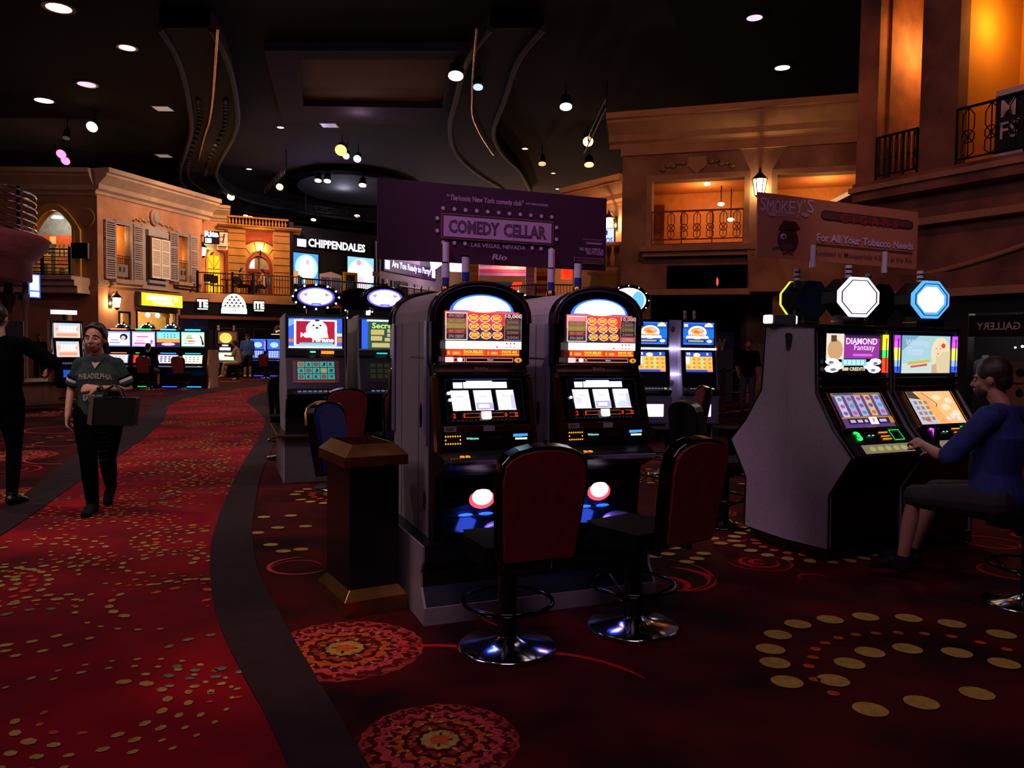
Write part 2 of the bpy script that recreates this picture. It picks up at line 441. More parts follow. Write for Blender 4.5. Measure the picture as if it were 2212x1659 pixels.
parc((650, 1222), .21, 100, 330, .03, CPK); parc((640, 1225), .16, 20, 200, .012, CPK)
parc((1450, 1250), .26, -100, 80, .06, CR1); parc((1430, 1262), .16, -60, 90, .045, CR1); parc((1400, 1240), .42, -60, 60, .02, CR1)
for k, r in enumerate((.06, .13, .22)): parc((1640, 1215), r, 40 + 70*k, 300 + 70*k, .035 if k < 2 else .02, CR1)
parc((1565, 1160), .17, 190, 340, .02, CPK); parc((1760, 1250), .1, 20, 200, .03, CR1)
parc((2140, 1172), .2, 0, 359, .03, CR1); parc((2185, 1235), .2, 90, 300, .03, CR1)
parc((920, 1500), .55, 40, 130, .035, CR1); parc((1150, 1530), .6, 30, 120, .03, CR1); parc((800, 1420), .75, 20, 70, .02, CR1)
parc((150, 990), .5, 150, 380, .04, CPK); parc((140, 928), .6, 120, 330, .05, CPK); parc((130, 958), .35, 100, 400, .03, CPK)
medallion(gp(745, 1402), .38); medallion(gp(20, 985), .55); medallion(gp(30, 1070), .42); medallion(gp(1530, 1106), .25); medallion(gp(-300, 1010), .6)
medallion(gp(950, 1600), .3)
for k in range(12):
    x, y = gp(20+k*22, 955 + 12*math.sin(k)); dot(x, y, .06, CY, .5, 0, .006, 12)
placed = [gp(745, 1402), gp(1900, 1400), gp(20, 985), gp(1450, 1230), gp(1530, 1106), gp(30, 1070), gp(600, 1150)]
for _ in range(700):
    y = rnd.uniform(5.2, 34); x = rnd.uniform(-17, 9)
    if inside((x, y), POLY_NOT) or min(math.dist((x, y), q) for q in placed) < 1.05: continue
    placed.append((x, y)); kind = rnd.random()
    def ok(r): return not any(inside((x + r*math.cos(t), y + r*math.sin(t)), POLY_NOT) for t in (0, .8, 1.6, 2.4, 3.2, 4, 4.8, 5.6))
    if not ok(.55): continue
    if kind < .4:
        for r, q, mm in ((.5, .055, CY), (.34, .04, CO), (.2, .03, CY)):
            n = int(2*math.pi*r/(q*2.6))
            for j in range(n):
                t = 2*math.pi*j/n
                if rnd.random() < .9: dot(x+r*math.cos(t), y+r*math.sin(t), q, mm, .8, t, .006, 10)
    elif kind < .75:
        for r in (.5, .36, .22, .1): a = rnd.uniform(0, 6); arc((x, y), r, a, a+rnd.uniform(2.5, 5), .04, rnd.choice([CR1, CPK, CR1]))
    else: medallion((x, y), .5)
floor = struct(fl.build('floor'))

# ------------------------------------------------------------------ ceiling with its curved track soffits
CEIL = mat('ceiling_black', '#060409', .9, var=.3, scale=.6)
SOFF = mat('soffit_dark', '#020203', .85, var=.2, scale=1)
CURB = mat('soffit_curb', '#3a3438', .7, var=.3, scale=3)
PURPC = mat('ceiling_purple_paint', '#3c2c48', .9, var=.2, scale=.7)
ZC = 10.0
c = MB(); c.box(-40, 40, -5, 75, ZC, ZC+.1, CEIL); ceiling = struct(c.build('ceiling'))
def zpt(px, py, z=ZC): q = G(px, py, z); return (q.x, q.y)
def soffit(name, A, B, z, m, curb=True):
    A = smooth_curve([zpt(*p, z) for p in A], 5); B = smooth_curve([zpt(*p, z) for p in B], 5)
    n = min(len(A), len(B)); A = A[:n]; B = B[:n]; b = MB()
    vs = [(x, y, z) for x, y in A] + [(x, y, z) for x, y in B] + [(x, y, ZC) for x, y in A] + [(x, y, ZC) for x, y in B]
    fs = []
    for i in range(n-1): fs += [(i, i+1, n+i+1, n+i), (i, i+1, 2*n+i+1, 2*n+i), (n+i, n+i+1, 3*n+i+1, 3*n+i)]
    b.add(vs, fs, m)
    if curb:
        for L in (A, B): b.tube([(x, y, z-.02) for x, y in L], .09, CURB, 6)
    return struct(b.build(name))
soffit('ceiling_soffit', [(345, 60), (385, 130), (407, 215), (412, 290), (388, 370), (402, 405), (470, 437), (600, 470), (830, 500)],
       [(455, 60), (490, 130), (510, 215), (508, 285), (466, 380), (520, 428), (640, 455), (740, 470), (830, 480)], 9.5, SOFF)
soffit('ceiling_soffit', [(1060, 60), (1010, 130), (985, 215), (972, 275), (985, 330), (1030, 372), (1078, 402), (1110, 425)],
       [(1175, 60), (1120, 130), (1090, 215), (1066, 285), (1085, 330), (1120, 365), (1140, 400), (1150, 425)], 9.5, SOFF)
def rail(name, L, z, r, m, label, cat):
    b = MB(); P = smooth_curve([tuple(G(*p, z)) for p in L], 6); b.tube(P, r, m, 6); o = b.build(name); tag(o, label, cat); return o
rail('ceiling_track', [(470, 60), (464, 150), (459, 215), (452, 262), (440, 300), (428, 345)], 9.42, .05, GOLD, 'curved brass-coloured track hanging under the left ceiling soffit', 'track')
rail('ceiling_track', [(1030, 60), (1022, 150), (1019, 215), (1020, 250), (1032, 280), (1046, 305), (1066, 335)], 9.42, .035, GOLD, 'curved brass-coloured track hanging under the middle ceiling soffit', 'track')
# row of small brackets (chase lamps, unlit) along the soffits
def studs(L, z, n):
    b = MB(); P = smooth_curve([tuple(G(*p, z)) for p in L], 8)
    for k in range(0, len(P), 1): b.box(P[k][0]-.05, P[k][0]+.05, P[k][1]-.1, P[k][1]+.1, z-.06, z, CURB)
    return struct(b.build('ceiling_stud_row'))
studs([(428, 215), (430, 270), (408, 345), (408, 385), (440, 412)], 9.48, 3)
studs([(487, 215), (484, 275), (452, 345), (442, 378)], 9.48, 3)
# raised purple ceiling tray over the middle, and the lit oval recess
b = MB()
T0 = [zpt(*p) for p in ((570, 90), (1075, 90), (1040, 258), (610, 248))]
T1 = [zpt(*p) for p in ((640, 110), (985, 110), (955, 218), (655, 213))]
vs = [(x, y, 9.75) for x, y in T0] + [(x, y, 9.75) for x, y in T1] + [(x, y, 9.95) for x, y in T1] + [(x, y, 9.98) for x, y in T0]
fs = []
for k in range(4):
    j = (k+1) % 4; fs += [(k, j, 4+j, 4+k), (4+k, 4+j, 8+j, 8+k), (k, j, 12+j, 12+k)]
b.add(vs, fs, PURPC); struct(b.build('ceiling_tray'))
b = MB(); b.add([(x, y, 9.96) for x, y in T1], [(0, 1, 2, 3)], mat('tray_plaster', '#8a6f5c', .9, var=.1)); struct(b.build('ceiling_tray_panel'))
c0 = G(770, 402, ZC)
b = MB(); b.lathe([(3.2, 9.72), (2.6, 9.72), (2.55, 9.98)], SOFF, (c0.x, c0.y, 0), 36, sx=1.15, sy=1.6)
b.lathe([(2.5, 9.97), (.01, 9.99)], mat('recess_paint', '#9c93ac', .9), (c0.x, c0.y, 0), 36, sx=1.15, sy=1.6); struct(b.build('ceiling_recess'))
light('POINT', 'recess_cove_light', (c0.x-.6, c0.y-.4, 9.3), 90, (.72, .74, 1), size=.2)
light('POINT', 'tray_cove_light', (T1[3][0]+1.8, T1[3][1]+.8, 9.4), 14, (.85, .6, .7), size=.2)
# ------------------------------------------------------------------ downlights and spot fixtures
def ceil_lamp(px, py, kind, col, s, label, z=None, r=.14):
    z = z or (ZC - (.02 if kind == 'down' else .03 if kind == 'panel' else .75)); q = G(px, py, z)
    name = {'down': 'recessed_downlight', 'panel': 'ceiling_panel_light', 'spot': 'track_spotlight'}[kind]
    t = thing(name, label, 'ceiling light', tuple(q), 0)
    b = MB()
    if kind == 'down':
        b.lathe([(r*1.35, 0), (r*1.35, .02), (r, .02), (r, 0)], DCHROME, (0, 0, -.01), 14); b.build('trim_ring', t)
        b = MB(); b.lathe([(.01, 0), (r, 0), (r, .012)], emi(col, s), (0, 0, -.012), 14); b.build('lamp_lens', t)
    elif kind == 'panel':
        b.box(-.32, .32, -.3, .3, 0, .03, WHITEP); b.build('trim_ring', t)
        b = MB(); b.box(-.28, .28, -.26, .26, -.01, 0, emi(col, s)); b.build('lamp_lens', t)
    else:
        h = ZC - q.z
        b.cyl((0, 0, .42), (0, 0, h+.03), .018, DARKM, 8); b.build('stem', t)
        TT = Matrix.Translation((0, 0, .3)) @ Matrix.Rotation(R(-52 if s >= 6 else -18), 4, 'X') @ Matrix.Translation((0, 0, -.3)); b = MB(TT); b.cyl((0, 0, .02), (0, 0, .36), r*1.05, BLACK, 14, r1=r*.8); b.cyl((0, 0, .36), (0, 0, .44), r*.5, DCHROME, 10); b.build('housing', t)
        b = MB(TT); b.lathe([(.01, 0), (r*.98, 0), (r*.98, .03)], emi(col, s), (0, 0, -.01), 14); b.build('lamp_lens', t)
    return t
LW = '#ffd2a6'; LH = '#ffeedd'
for px, py, k, c_, s, l, r in (
    (95, 217, 'down', LH, 7, 'large bright recessed ceiling light above the curved balcony at far left', .3),
    (206, 285, 'spot', '#ffcf9c', 6, 'hanging spotlight above the left side wall, brightest of its pair', .2),
    (182, 379, 'spot', '#ffd9a8', 4, 'small hanging spotlight just above the cornice of the left facade', .15),
    (146, 301, 'spot', '#4a3c32', 1, 'dark unlit hanging spotlight above two pink lamps', .13),
    (139, 342, 'spot', '#ff4f86', 6, 'upper of two pink hanging spotlights above the arched opening', .2),
    (148, 356, 'spot', '#ff4f86', 6, 'lower of two pink hanging spotlights above the arched opening', .19),
    (606, 275, 'down', '#ffe6c8', 3, 'small recessed downlight right of the left soffit track', .13),
    (538, 365, 'down', '#ffe6c8', 3, 'small recessed downlight above the balustrade pavilion', .13),
    (502, 432, 'spot', '#ffc890', 8, 'bright round spotlight above the balustrade pavilion', .2),
    (492, 457, 'spot', '#ffe0b8', 5, 'small spotlight hanging left of the balustrade', .15),
    (532, 468, 'spot', '#ffdcb0', 5, 'left one of two close spotlights over the balustrade', .15),
    (543, 471, 'spot', '#ffdcb0', 5, 'right one of two close spotlights over the balustrade', .15),
    (607, 411, 'spot', '#ffb066', 6, 'orange spotlight on the angled truss above the pavilion', .18),
    (739, 334, 'spot', '#ff8440', 7, 'big orange spotlight in front of the purple ceiling', .24),
    (750, 346, 'spot', '#ffb070', 6, 'small orange spotlight beside the big orange one', .14),
    (774, 352, 'spot', '#c8d4ff', 6, 'bluish white spotlight next to the orange spotlights', .16),
    (688, 392, 'spot', '#ffdfae', 4, 'left of two spotlights in front of the oval ceiling recess', .16),
    (708, 393, 'spot', '#ffdfae', 4, 'right of two spotlights in front of the oval ceiling recess', .17),
    (784, 402, 'spot', '#ffe2b8', 5, 'spotlight hanging beside the top corner of the purple billboard', .18),
    (678, 476, 'spot', '#ffd8a8', 5, 'spotlight above the black theatre sign, left', .16),
    (772, 468, 'spot', '#ffd8a8', 5, 'spotlight above the black theatre sign, right', .17),
    (1222, 234, 'spot', '#ffdcae', 5, 'spotlight at the top, left of the big tan building', .2),
    (1134, 321, 'down', '#ffe6c8', 3, 'small recessed downlight right of the middle soffit', .12),
    (1171, 356, 'spot', '#c89868', 2, 'faint spotlight over the billboard', .16),
    (1195, 374, 'down', '#ffdcb4', 2.5, 'tiny recessed downlight above the billboard', .1),
    (1204, 408, 'down', '#ffe6c8', 3, 'tiny recessed downlight touching the billboard edge', .1),
    (1269, 316, 'spot', '#ffb470', 6, 'orange spotlight left of the tan building cornice, upper', .2),
    (1272, 358, 'spot', '#ff9c58', 5, 'orange spotlight left of the tan building cornice, lower', .2),
    (352, 235, 'panel', '#9a8478', 1.0, 'rectangular ceiling panel light over the left facade, nearer', 0),
    (354, 337, 'panel', '#8a7668', 1.0, 'rectangular ceiling panel light over the left facade, farther', 0),
    (711, 271, 'panel', '#8f7c92', 1.0, 'rectangular panel light under the middle ceiling tray', 0),
    (127, 17, 'down', LH, 5, 'recessed ceiling light in the top left corner', .3),
    (275, 103, 'down', LH, 3, 'recessed ceiling light near the top, left', .22),
    (187, 182, 'down', '#ff8cb4', 3, 'pink recessed ceiling light near the top left', .28),
    (985, 168, 'spot', '#ffc9a0', 5, 'orange hanging spotlight between the ceiling soffits near the top', .22),
    (1033, 192, 'spot', '#9fb4d8', 2, 'pale blue hanging spotlight beside the top orange one', .15),
    (1690, 146, 'down', LH, 3, 'recessed ceiling light above the tan building', .22),
    (1630, 38, 'down', '#c8a8b8', 2, 'recessed ceiling light near the top edge, right', .2),
    ): ceil_lamp(px, py, k, c_, s, l, r=r or .14)
def truss(pa, pb, z, label):
    a = G(*pa, z); b_ = G(*pb, z); b = MB(); d = b_-a; n = max(3, int(d.length/.6))
    for dz in (0, .3): b.tube([a+Vector((0, 0, dz)), b_+Vector((0, 0, dz))], .025, DARKM, 6)
    for k in range(n):
        p = a + d*(k/n); q = a + d*((k+1)/n); b.tube([p, q+Vector((0, 0, .3))], .015, DARKM, 5); b.tube([q, q+Vector((0, 0, .3))], .015, DARKM, 5)
    for k in (0, 1): p = a+d*k; b.tube([p, (p.x, p.y, ZC)], .02, DARKM, 6)
    o = b.build('lighting_truss'); tag(o, label, 'truss')
truss((447, 438), (545, 452), 9.1, 'dark lighting truss above the balustrade pavilion')
truss((660, 455), (815, 474), 8.6, 'dark lighting truss above the theatre sign')
truss((572, 420), (618, 372), 9.0, 'angled lighting truss carrying an orange spotlight')
truss((590, 462), (692, 470), 9.1, 'short dark truss behind the balustrade')
truss((1262, 330), (1310, 232), 9.2, 'thin lighting truss left of the tan building')

# ------------------------------------------------------------------ left facade (C) and side wall (B)
STU = mat('salmon_stucco', '#c08a68', .9, var=.22, scale=1.6, bump=.15)
STB = mat('brown_stucco', '#a87858', .9, var=.2, scale=1.2, bump=.15)
MOLD = mat('cream_moulding', '#b49a86', .8, var=.12, scale=3)
ORW = mat('ochre_wall', '#c98e3a', .8, var=.12, scale=2)
SHUT = mat('grey_shutter', '#a39a9c', .7, var=.1, scale=4)
FC = Fr((-16.28, 31.0), 73.5, .968)
hC = [(.95, 1.78, 4.15, 6.42), (4.7, 5.35, 4.35, 6.45), (1.1, 1.62, 0, 2.75), (2.1, 4.45, 0, 2.85), (4.75, 5.5, 0, 2.7)]
b = MB(FC.T); rect_holes(b, 0, 6.4, -.05, 8.0, hC, 0, .3, STU); struct(b.build('wall_left_facade'))
b = MB(FC.T); b.box(-.2, 6.6, 1.0, 1.1, 3.4, 8, mat('far_room_wall', '#d09050', .9, var=.1)); b.box(.2, 6.6, .3, 1.0, 3.55, 3.7, ORW); b.box(.2, 6.6, .3, 1.0, 7.0, 7.1, ORW)
b.box(6.3, 6.4, .3, 1.0, 0, 8, ORW); struct(b.build('wall_left_facade_inner'))
def cornice(mb, s0, s1, z, h, d, m, ends=True):
    """stepped cornice profile that leans out (towards -n) with height"""
    prof = [(0, z), (-.08*d, z), (-.12*d, z+.12*h), (-.3*d, z+.2*h), (-.34*d, z+.38*h), (-.6*d, z+.55*h), (-.85*d, z+.7*h), (-.85*d, z+.78*h), (-1*d, z+.82*h), (-1*d, z+h), (.2, z+h)]
    mb.prism([(p, q) for p, q in prof], 'x', s0, s1, m)
b = MB(FC.T); cornice(b, -.15, 6.9, 7.45, 1.0, .75, MOLD); struct(b.build('trim_1'))
b = MB(FC.T); b.box(-.05, 6.5, -.08, .02, 3.82, 3.95, MOLD); struct(b.build('trim_2'))
def louver(mb, x0, x1, z0, z1, y, m, n=26, th=.03):
    mb.box(x0, x0+.05, y-th, y, z0, z1, m); mb.box(x1-.05, x1, y-th, y, z0, z1, m)
    for z in (z0, z0+(z1-z0)*.33, z0+(z1-z0)*.68, z1-.06): mb.box(x0+.05, x1-.05, y-th, y, z, z+.06, m)
    for k in range(n):
        z = z0+.06+(z1-z0-.08)*k/n; mb.box(x0+.05, x1-.05, y-th*.7, y-.004, z, z+(z1-z0)/n*.55, m)
for i, (s0, s1, z0, z1) in enumerate(hC[:2]):
    w0 = struct(MB(FC.T).box(s0-.12, s0, -.06, .3, z0-.05, z1+.15, SHUT).box(s1, s1+.12, -.06, .3, z0-.05, z1+.15, SHUT).box(s0-.12, s1+.12, -.06, .3, z1, z1+.15, SHUT).box(s0-.35, s1+.55, -.35, .3, z0-.2, z0-.05, MOLD).box(s0-.2, s1+.4, -.22, .3, z0-.32, z0-.2, MOLD).build('window_%d' % (i+1)))
    for x0, x1 in ((s0-.62, s0-.1), (s1+.1, s1+.62)):
        b = MB(FC.T); louver(b, x0, x1, z0-.05, z1+.1, -.08, SHUT); b.build('shutter', w0)
    b = MB(FC.T)
    for z in (z0+.95, z0+.85): b.box(s0, s1, .02, .05, z, z+.025, DARKM)
    for k in range(8): b.box(s0+(s1-s0)*k/8, s0+(s1-s0)*k/8+.015, .03, .045, z0, z0+.9, DARKM)
    b.build('railing', w0)
    b = MB(FC.T); b.box(s0+.08, s1-.15, .0, .02, z0+.1, z0+.62, mat('notice_board', '#8a8078', .7, var=.1)); b.box(s0+.18, s0+.3, -.005, .0, z0+.3, z0+.5, BLACK); b.box(s0+.4, s0+.5, -.005, .0, z0+.3, z0+.5, BLACK); b.build('notice_panel', w0)
# protruding centre bay with its white louvred shutters
w0 = struct(MB(FC.T).box(2.42, 3.95, -.05, .0, 3.95, 6.6, SHUT).box(2.6, 3.85, -.22, -.05, 6.15, 6.42, SHUT).box(2.65, 3.8, -.2, -.05, 4.1, 4.25, SHUT).box(2.35, 4.0, -.12, .0, 3.83, 3.95, MOLD).build('window_3'))
b = MB(FC.T); b.box(2.62, 3.8, -.3, -.05, 4.3, 6.1, mat('shutter_reveal', '#5a3a30', .8)); b.build('shutter_box', w0)
for x0, x1 in ((2.66, 3.2), (3.24, 3.78)):
    b = MB(FC.T); louver(b, x0, x1, 4.32, 6.05, -.32, mat('white_shutter', '#efe2d2', .6, var=.05), 34); b.build('shutter', w0)
b = MB(FC.T); louver(b, 4.12, 4.36, 4.2, 6.4, -.02, mat('rust_shutter', '#7a3a20', .7, var=.2), 26); b.build('shutter', w0)
# plaster crest above the centre bay
b = MB(FC.T); b.ell((3.15, -.08, 7.0), (.28, .12, .36), MOLD, 16); b.ell((3.15, -.16, 7.0), (.2, .1, .27), SHUT, 16)
for k in range(1, 7):
    for sg in (-1, 1): b.ell((3.15+sg*(.22+.16*k), -.04, 6.82-.02*k+.05*(k % 2)), (.11-.008*k, .06, .1-.009*k), MOLD, 8)
tag(b.build('wall_crest'), 'carved oval crest with leaf garland over the white shutters', 'ornament')
# side wall B
b = MB()
def arch_pts(x0, x1, z0, zs, zt, n=10, pointed=True):
    xm = (x0+x1)/2; pts = [(x0, z0), (x0, zs)]
    for k in range(1, n):
        t = k/n; pts.append((x0+(xm-x0)*t, zs+(zt-zs)*math.sin(t*math.pi/2)**(.9 if pointed else 1)))
    pts.append((xm, zt))
    for k in range(n-1, 0, -1):
        t = k/n; pts.append((x1-(x1-xm)*t, zs+(zt-zs)*math.sin(t*math.pi/2)**(.9 if pointed else 1)))
    return pts + [(x1, zs), (x1, z0)]
def wall_arch(mb, x0, x1, z0, z1, ap, n0, n1, m):
    a0, a1, b0 = ap[0][0], ap[-1][0], ap[0][1]
    top = max(p[1] for p in ap)
    rect_holes(mb, x0, x1, z0, z1, [(a0, a1, b0, top+.02)], n0, n1, m)
    h = len(ap)//2
    L = [p for p in ap if p[0] <= (a0+a1)/2+1e-6][1:]; Rr = [p for p in ap if p[0] >= (a0+a1)/2-1e-6][:-1]
    mb.prism([(a0, top+.02)] + L[::1] + [((a0+a1)/2, top+.02)], 'y', n0, n1, m)
    mb.prism([((a0+a1)/2, top+.02)] + Rr + [(a1, top+.02)], 'y', n0, n1, m)
apB = arch_pts(-18.8, -17.1, 4.03, 5.74, 6.6)
b = MB(Matrix.Translation((0, 30, 0))); wall_arch(b, -24, -16.28, 0, 8.1, apB, 1.0, 1.3, STB); struct(b.build('wall_left'))
b = MB(Matrix.Translation((0, 31, 0))); o_ = arch_pts(-19.1, -16.9, 4.03, 5.84, 6.87); i_ = apB
b.ring(o_, i_, 'y', -.12, .0, mat('gold_moulding', '#c89a48', .6, var=.1)); struct(b.build('trim_3'))
b = MB(Matrix.Translation((0, 31, 0))); cornice(b, -24, -16.3, 7.2, .95, .6, MOLD)
b.box(-24, -16.6, -1.1, .0, 3.62, 3.83, MOLD); b.box(-24, -16.6, -1.3, .0, 3.83, 3.98, MOLD); b.box(-24, -16.6, -.9, 0, 3.36, 3.62, MOLD); struct(b.build('trim_4'))
b = MB(); b.lathe([(.01, .0), (.3, .0), (.36, .012), (.38, .0), (.36, -.01)], STB, T=Matrix.Translation((-16.75, 30.99, 6.35)) @ Matrix.Rotation(R(90), 4, 'X'), n=24)
tag(b.build('wall_medallion'), 'round plaster medallion on the dim left side wall', 'ornament')
# room behind the pointed arch with the mural of palace windows
b = MB(); b.box(-20.8, -17.9, 33.0, 33.1, 3.7, 7.4, mat('mural_ochre', '#c8923c', .8, var=.2, scale=2)); b.box(-20.8, -17.9, 31.3, 33.0, 3.6, 3.7, ORW)
struct(b.build('wall_left_inner'))
b = MB(); P = Pic(b, plane_T(-20.2, 32.98, 3.8), 2.2, 3.1, .004)
SKY_ = mat('mural_sky', '#6f7f94', .8, var=.3, scale=4); TC = mat('mural_terracotta', '#b8502a', .8, var=.2); CRM = mat('mural_cream', '#e0b878', .8, var=.1); GRN = mat('mural_grey_green', '#46443a', .8, var=.2)
P.rect(0, .62, 1, 1, SKY_).rect(0, .58, 1, .68, TC).rect(.05, .38, .45, .58, CRM)
P.rects([(.1+.07*k, .42, .14+.07*k, .53) for k in range(5)], GRN).rect(.55, .3, .98, .58, TC)
for k in range(5): P.ell(.6+.085*k, .45, .034, .09, CRM, 12).ell(.6+.085*k, .44, .022, .075, GRN, 12).ell(.6+.085*k, .53, .02, .03, GRN, 8)
P.rects([(.1, .05, .2, .3), (.3, .05, .38, .3), (.6, .02, .7, .25), (.8, .02, .92, .25)], GRN)
P.rect(.45, 0, .53, .62, GRN).rect(.43, .56, .55, .66, CRM)
tag(b.build('palace_mural'), 'painted mural of Venetian palace windows seen through the pointed arch', 'mural')
light('POINT', 'arch_room_light', (-18.6, 32.0, 6.4), 100, (1, .72, .4), size=.1)
b = MB(); b.lathe([(.01, 0), (.22, 0), (.15, .08)], emi('#fff0c8', 8), (-18.35, 31.9, 6.45), 12); tag(b.build('arch_ceiling_lamp'), 'bright flat lamp at the top of the pointed arch', 'lamp')
def railing(name, label, pts, h, m, bars=0, rails=0, posts=None, cat='railing', rr=.02, top=.03):
    """pts: list of world points at the foot"""
    t = thing(name, label, cat, pts[0]); o = Vector(pts[0]); P = [Vector(p)-o for p in pts]
    b = MB(); b.tube([p+Vector((0, 0, h)) for p in P], top, m, 6); b.build('handrail', t)
    b = MB(); b.tube([p+Vector((0, 0, .06)) for p in P], rr, m, 6)
    for k in range(rails): b.tube([p+Vector((0, 0, h*(k+1)/(rails+1))) for p in P], rr*.7, m, 5)
    if rails: b.build('cross_rails', t)
    L = sum((P[i+1]-P[i]).length for i in range(len(P)-1))
    if bars:
        for k in range(bars+1):
            d = L*k/bars; i = 0
            while i < len(P)-2 and d > (P[i+1]-P[i]).length: d -= (P[i+1]-P[i]).length; i += 1
            q = P[i] + (P[i+1]-P[i]).normalized()*d
            b.tube([q+Vector((0, 0, .06)), q+Vector((0, 0, h))], rr*.55, m, 5)
        o_ = b.build('balusters', t); o_['kind'] = 'stuff'
    for p in (posts if posts is not None else range(len(P))):
        q = P[p]; b = MB(); b.box(q.x-.045, q.x+.045, q.y-.045, q.y+.045, 0, h+.08, m); b.build('post', t)
    return t
railing('balcony_railing', 'horizontal bar railing across the pointed arch', [(-18.9, 29.9, 3.98), (-17.8, 29.9, 3.98), (-16.75, 29.9, 3.98)], 1.0, DARKM, rails=6, rr=.03)
b = MB(); b.box(-17.05, -16.4, 30.5, 30.62, 4.7, 5.3, BLACK); b.box(-17.0, -16.45, 30.49, 30.5, 4.75, 5.25, GLOSSB); b.box(-16.75, -16.65, 30.62, 31.0, 4.9, 5.05, BLACK); tag(b.build('wall_screen'), 'dark flat screen mounted beside the pointed arch', 'screen')
# curved balcony at the far left
PINK = mat('pink_plaster', '#a8646a', .85, var=.2, scale=2, bump=.05)
bc = Vector((-13.75, 18.3, -.2)); br = 2.25
b = MB(); b.lathe([(br-.25, 3.1), (br, 3.15), (br, 3.62), (br+.1, 3.64), (br+.12, 3.72), (br+.22, 3.78), (br+.24, 3.86), (br+.34, 3.93), (br+.36, 4.05), (br+.42, 4.12), (br+.3, 4.2), (.01, 4.2)], PINK, tuple(bc), 48)
struct(b.build('balcony_drum'))
pts = [(bc.x+(br+.1)*math.cos(R(a)), bc.y+(br+.1)*math.sin(R(a)), 4.0) for a in range(-120, 41, 10)]
railing('balcony_railing', 'curved railing of shiny steel bars on the pink round balcony', pts, .98, CHROME, rails=5, posts=[4, 8, 12], rr=.035)
for i, (px, w_) in enumerate(((20, .09), (55, .05))):
    q = G(px, 760, 1.3); d = 16.9; d = 19.2; x = ray(px, 700).x/ray(px, 700).y*d
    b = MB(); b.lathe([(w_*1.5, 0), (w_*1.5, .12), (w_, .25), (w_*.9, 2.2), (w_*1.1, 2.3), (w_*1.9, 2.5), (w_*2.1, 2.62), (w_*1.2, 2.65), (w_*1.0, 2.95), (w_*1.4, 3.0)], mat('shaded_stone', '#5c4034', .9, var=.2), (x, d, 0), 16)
    tag(b.build('balcony_column'), ['fluted pink column with leafy capital under the round balcony, left', 'slimmer column with capital under the round balcony, right'][i], 'column')
# blue lit sign hanging under that balcony
t = thing('hanging_light_box', 'narrow glowing white and blue sign box hanging under the round balcony', 'sign', tuple(G(70, 618, 2.9)), 62)
b = MB(); b.box(-.17, .17, -.08, .08, -.32, .32, BLACK); b.build('case', t, .01)
b = MB(); P = Pic(b, plane_T(-.15, -.085, -.3), .3, .6, .002); P.rect(0, 0, 1, 1, emi('#2a50ff', 2.5)).rect(.12, .32, .88, .95, emi('#dfe8ff', 3)).rect(.12, .05, .88, .25, emi('#dfe8ff', 3)); b.build('lit_face', t)
b = MB(); b.tube([(0, 0, .32), (0, 0, .75)], .015, DARKM); b.build('hanger', t)
# awning, yellow sign, lanterns on the left facade
t = thing('shop_sign', 'bright yellow backlit sign box over the left shop front', 'sign', tuple(FC.p(3.3, -.3, 3.37)), 73.5)
b = MB(); b.box(-1.28, 1.28, -.02, .3, -.3, .3, BLACK); b.build('case', t, .02)
b = MB(); P = Pic(b, plane_T(-1.24, -.025, -.27), 2.48, .54, .004); P.rect(0, 0, 1, 1, emi('#ffc814', 1.6)).rects([(.12+.078*k, .46, .185+.078*k, .84) for k in range(8)], emi('#fff8d0', 3)).text("'S", .76, .46, .88, .86, emi('#fff8d0', 3), .04).rects([(.26+.058*k, .16, .305+.058*k, .38) for k in range(9)], emi('#fff8d0', 3)); b.build('lit_face', t)
def lantern(p, rz, label, pw=26, s=1.0, h=.45, r=.16):
    t = thing('wall_lantern', label, 'wall lamp', tuple(p), rz)
    b = MB(); b.box(-.08*s, .08*s, .3*s, .36*s, -.2*s, .25*s, DARKM); b.tube([(0, .32*s, .15*s), (0, .15*s, .42*s), (0, 0, .34*s)], .02*s, DARKM); b.build('bracket', t)
    b = MB(); b.lathe([(r*.62*s, -h/2*s), (r*s, h*.35*s), (r*.8*s, h*.38*s)], emi('#ffdf9c', 9), n=8); b.build('glass_globe', t)
    b = MB(); b.lathe([(r*1.25*s, h*.36*s), (r*1.1*s, h*.44*s), (r*.5*s, h*.66*s), (.03*s, h*.8*s), (.02*s, h*s)], DARKM, n=8)
    b.lathe([(.02, -h*.72*s), (r*.5*s, -h*.6*s), (r*.72*s, -h*.5*s)], DARKM, n=8)
    for k in range(6):
        a = math.pi*k/3; b.tube([(r*.66*s*math.cos(a), r*.66*s*math.sin(a), -h/2*s), (r*1.05*s*math.cos(a), r*1.05*s*math.sin(a), h*.36*s)], .012*s, DARKM, 5)
    b.build('lantern_frame', t)
    q_ = Vector(p) + Vector((-math.sin(R(rz)), math.cos(R(rz)), 0))*.235*s + Vector((0, 0, -.05)); light('POINT', 'lantern_light', tuple(q_), pw, (1, .62, .28), size=.04*s)
    return t
for o in ():
    pass
p = FC.p(.62, -.35, 3.15); lantern(p, 73.5, 'lit wall lantern at the left end of the yellow sign', 60)
p = FC.p(5.95, -.35, 3.02); lantern(p, 73.5, 'lit wall lantern at the right end of the yellow sign', 60)
light('POINT', 'upper_room_light', tuple(FC.p(1.6, .65, 6.0)), 60, (1, .55, .2), size=.1)
light('POINT', 'upper_room_light', tuple(FC.p(5.2, .65, 5.6)), 60, (1, .5, .15), size=.1)
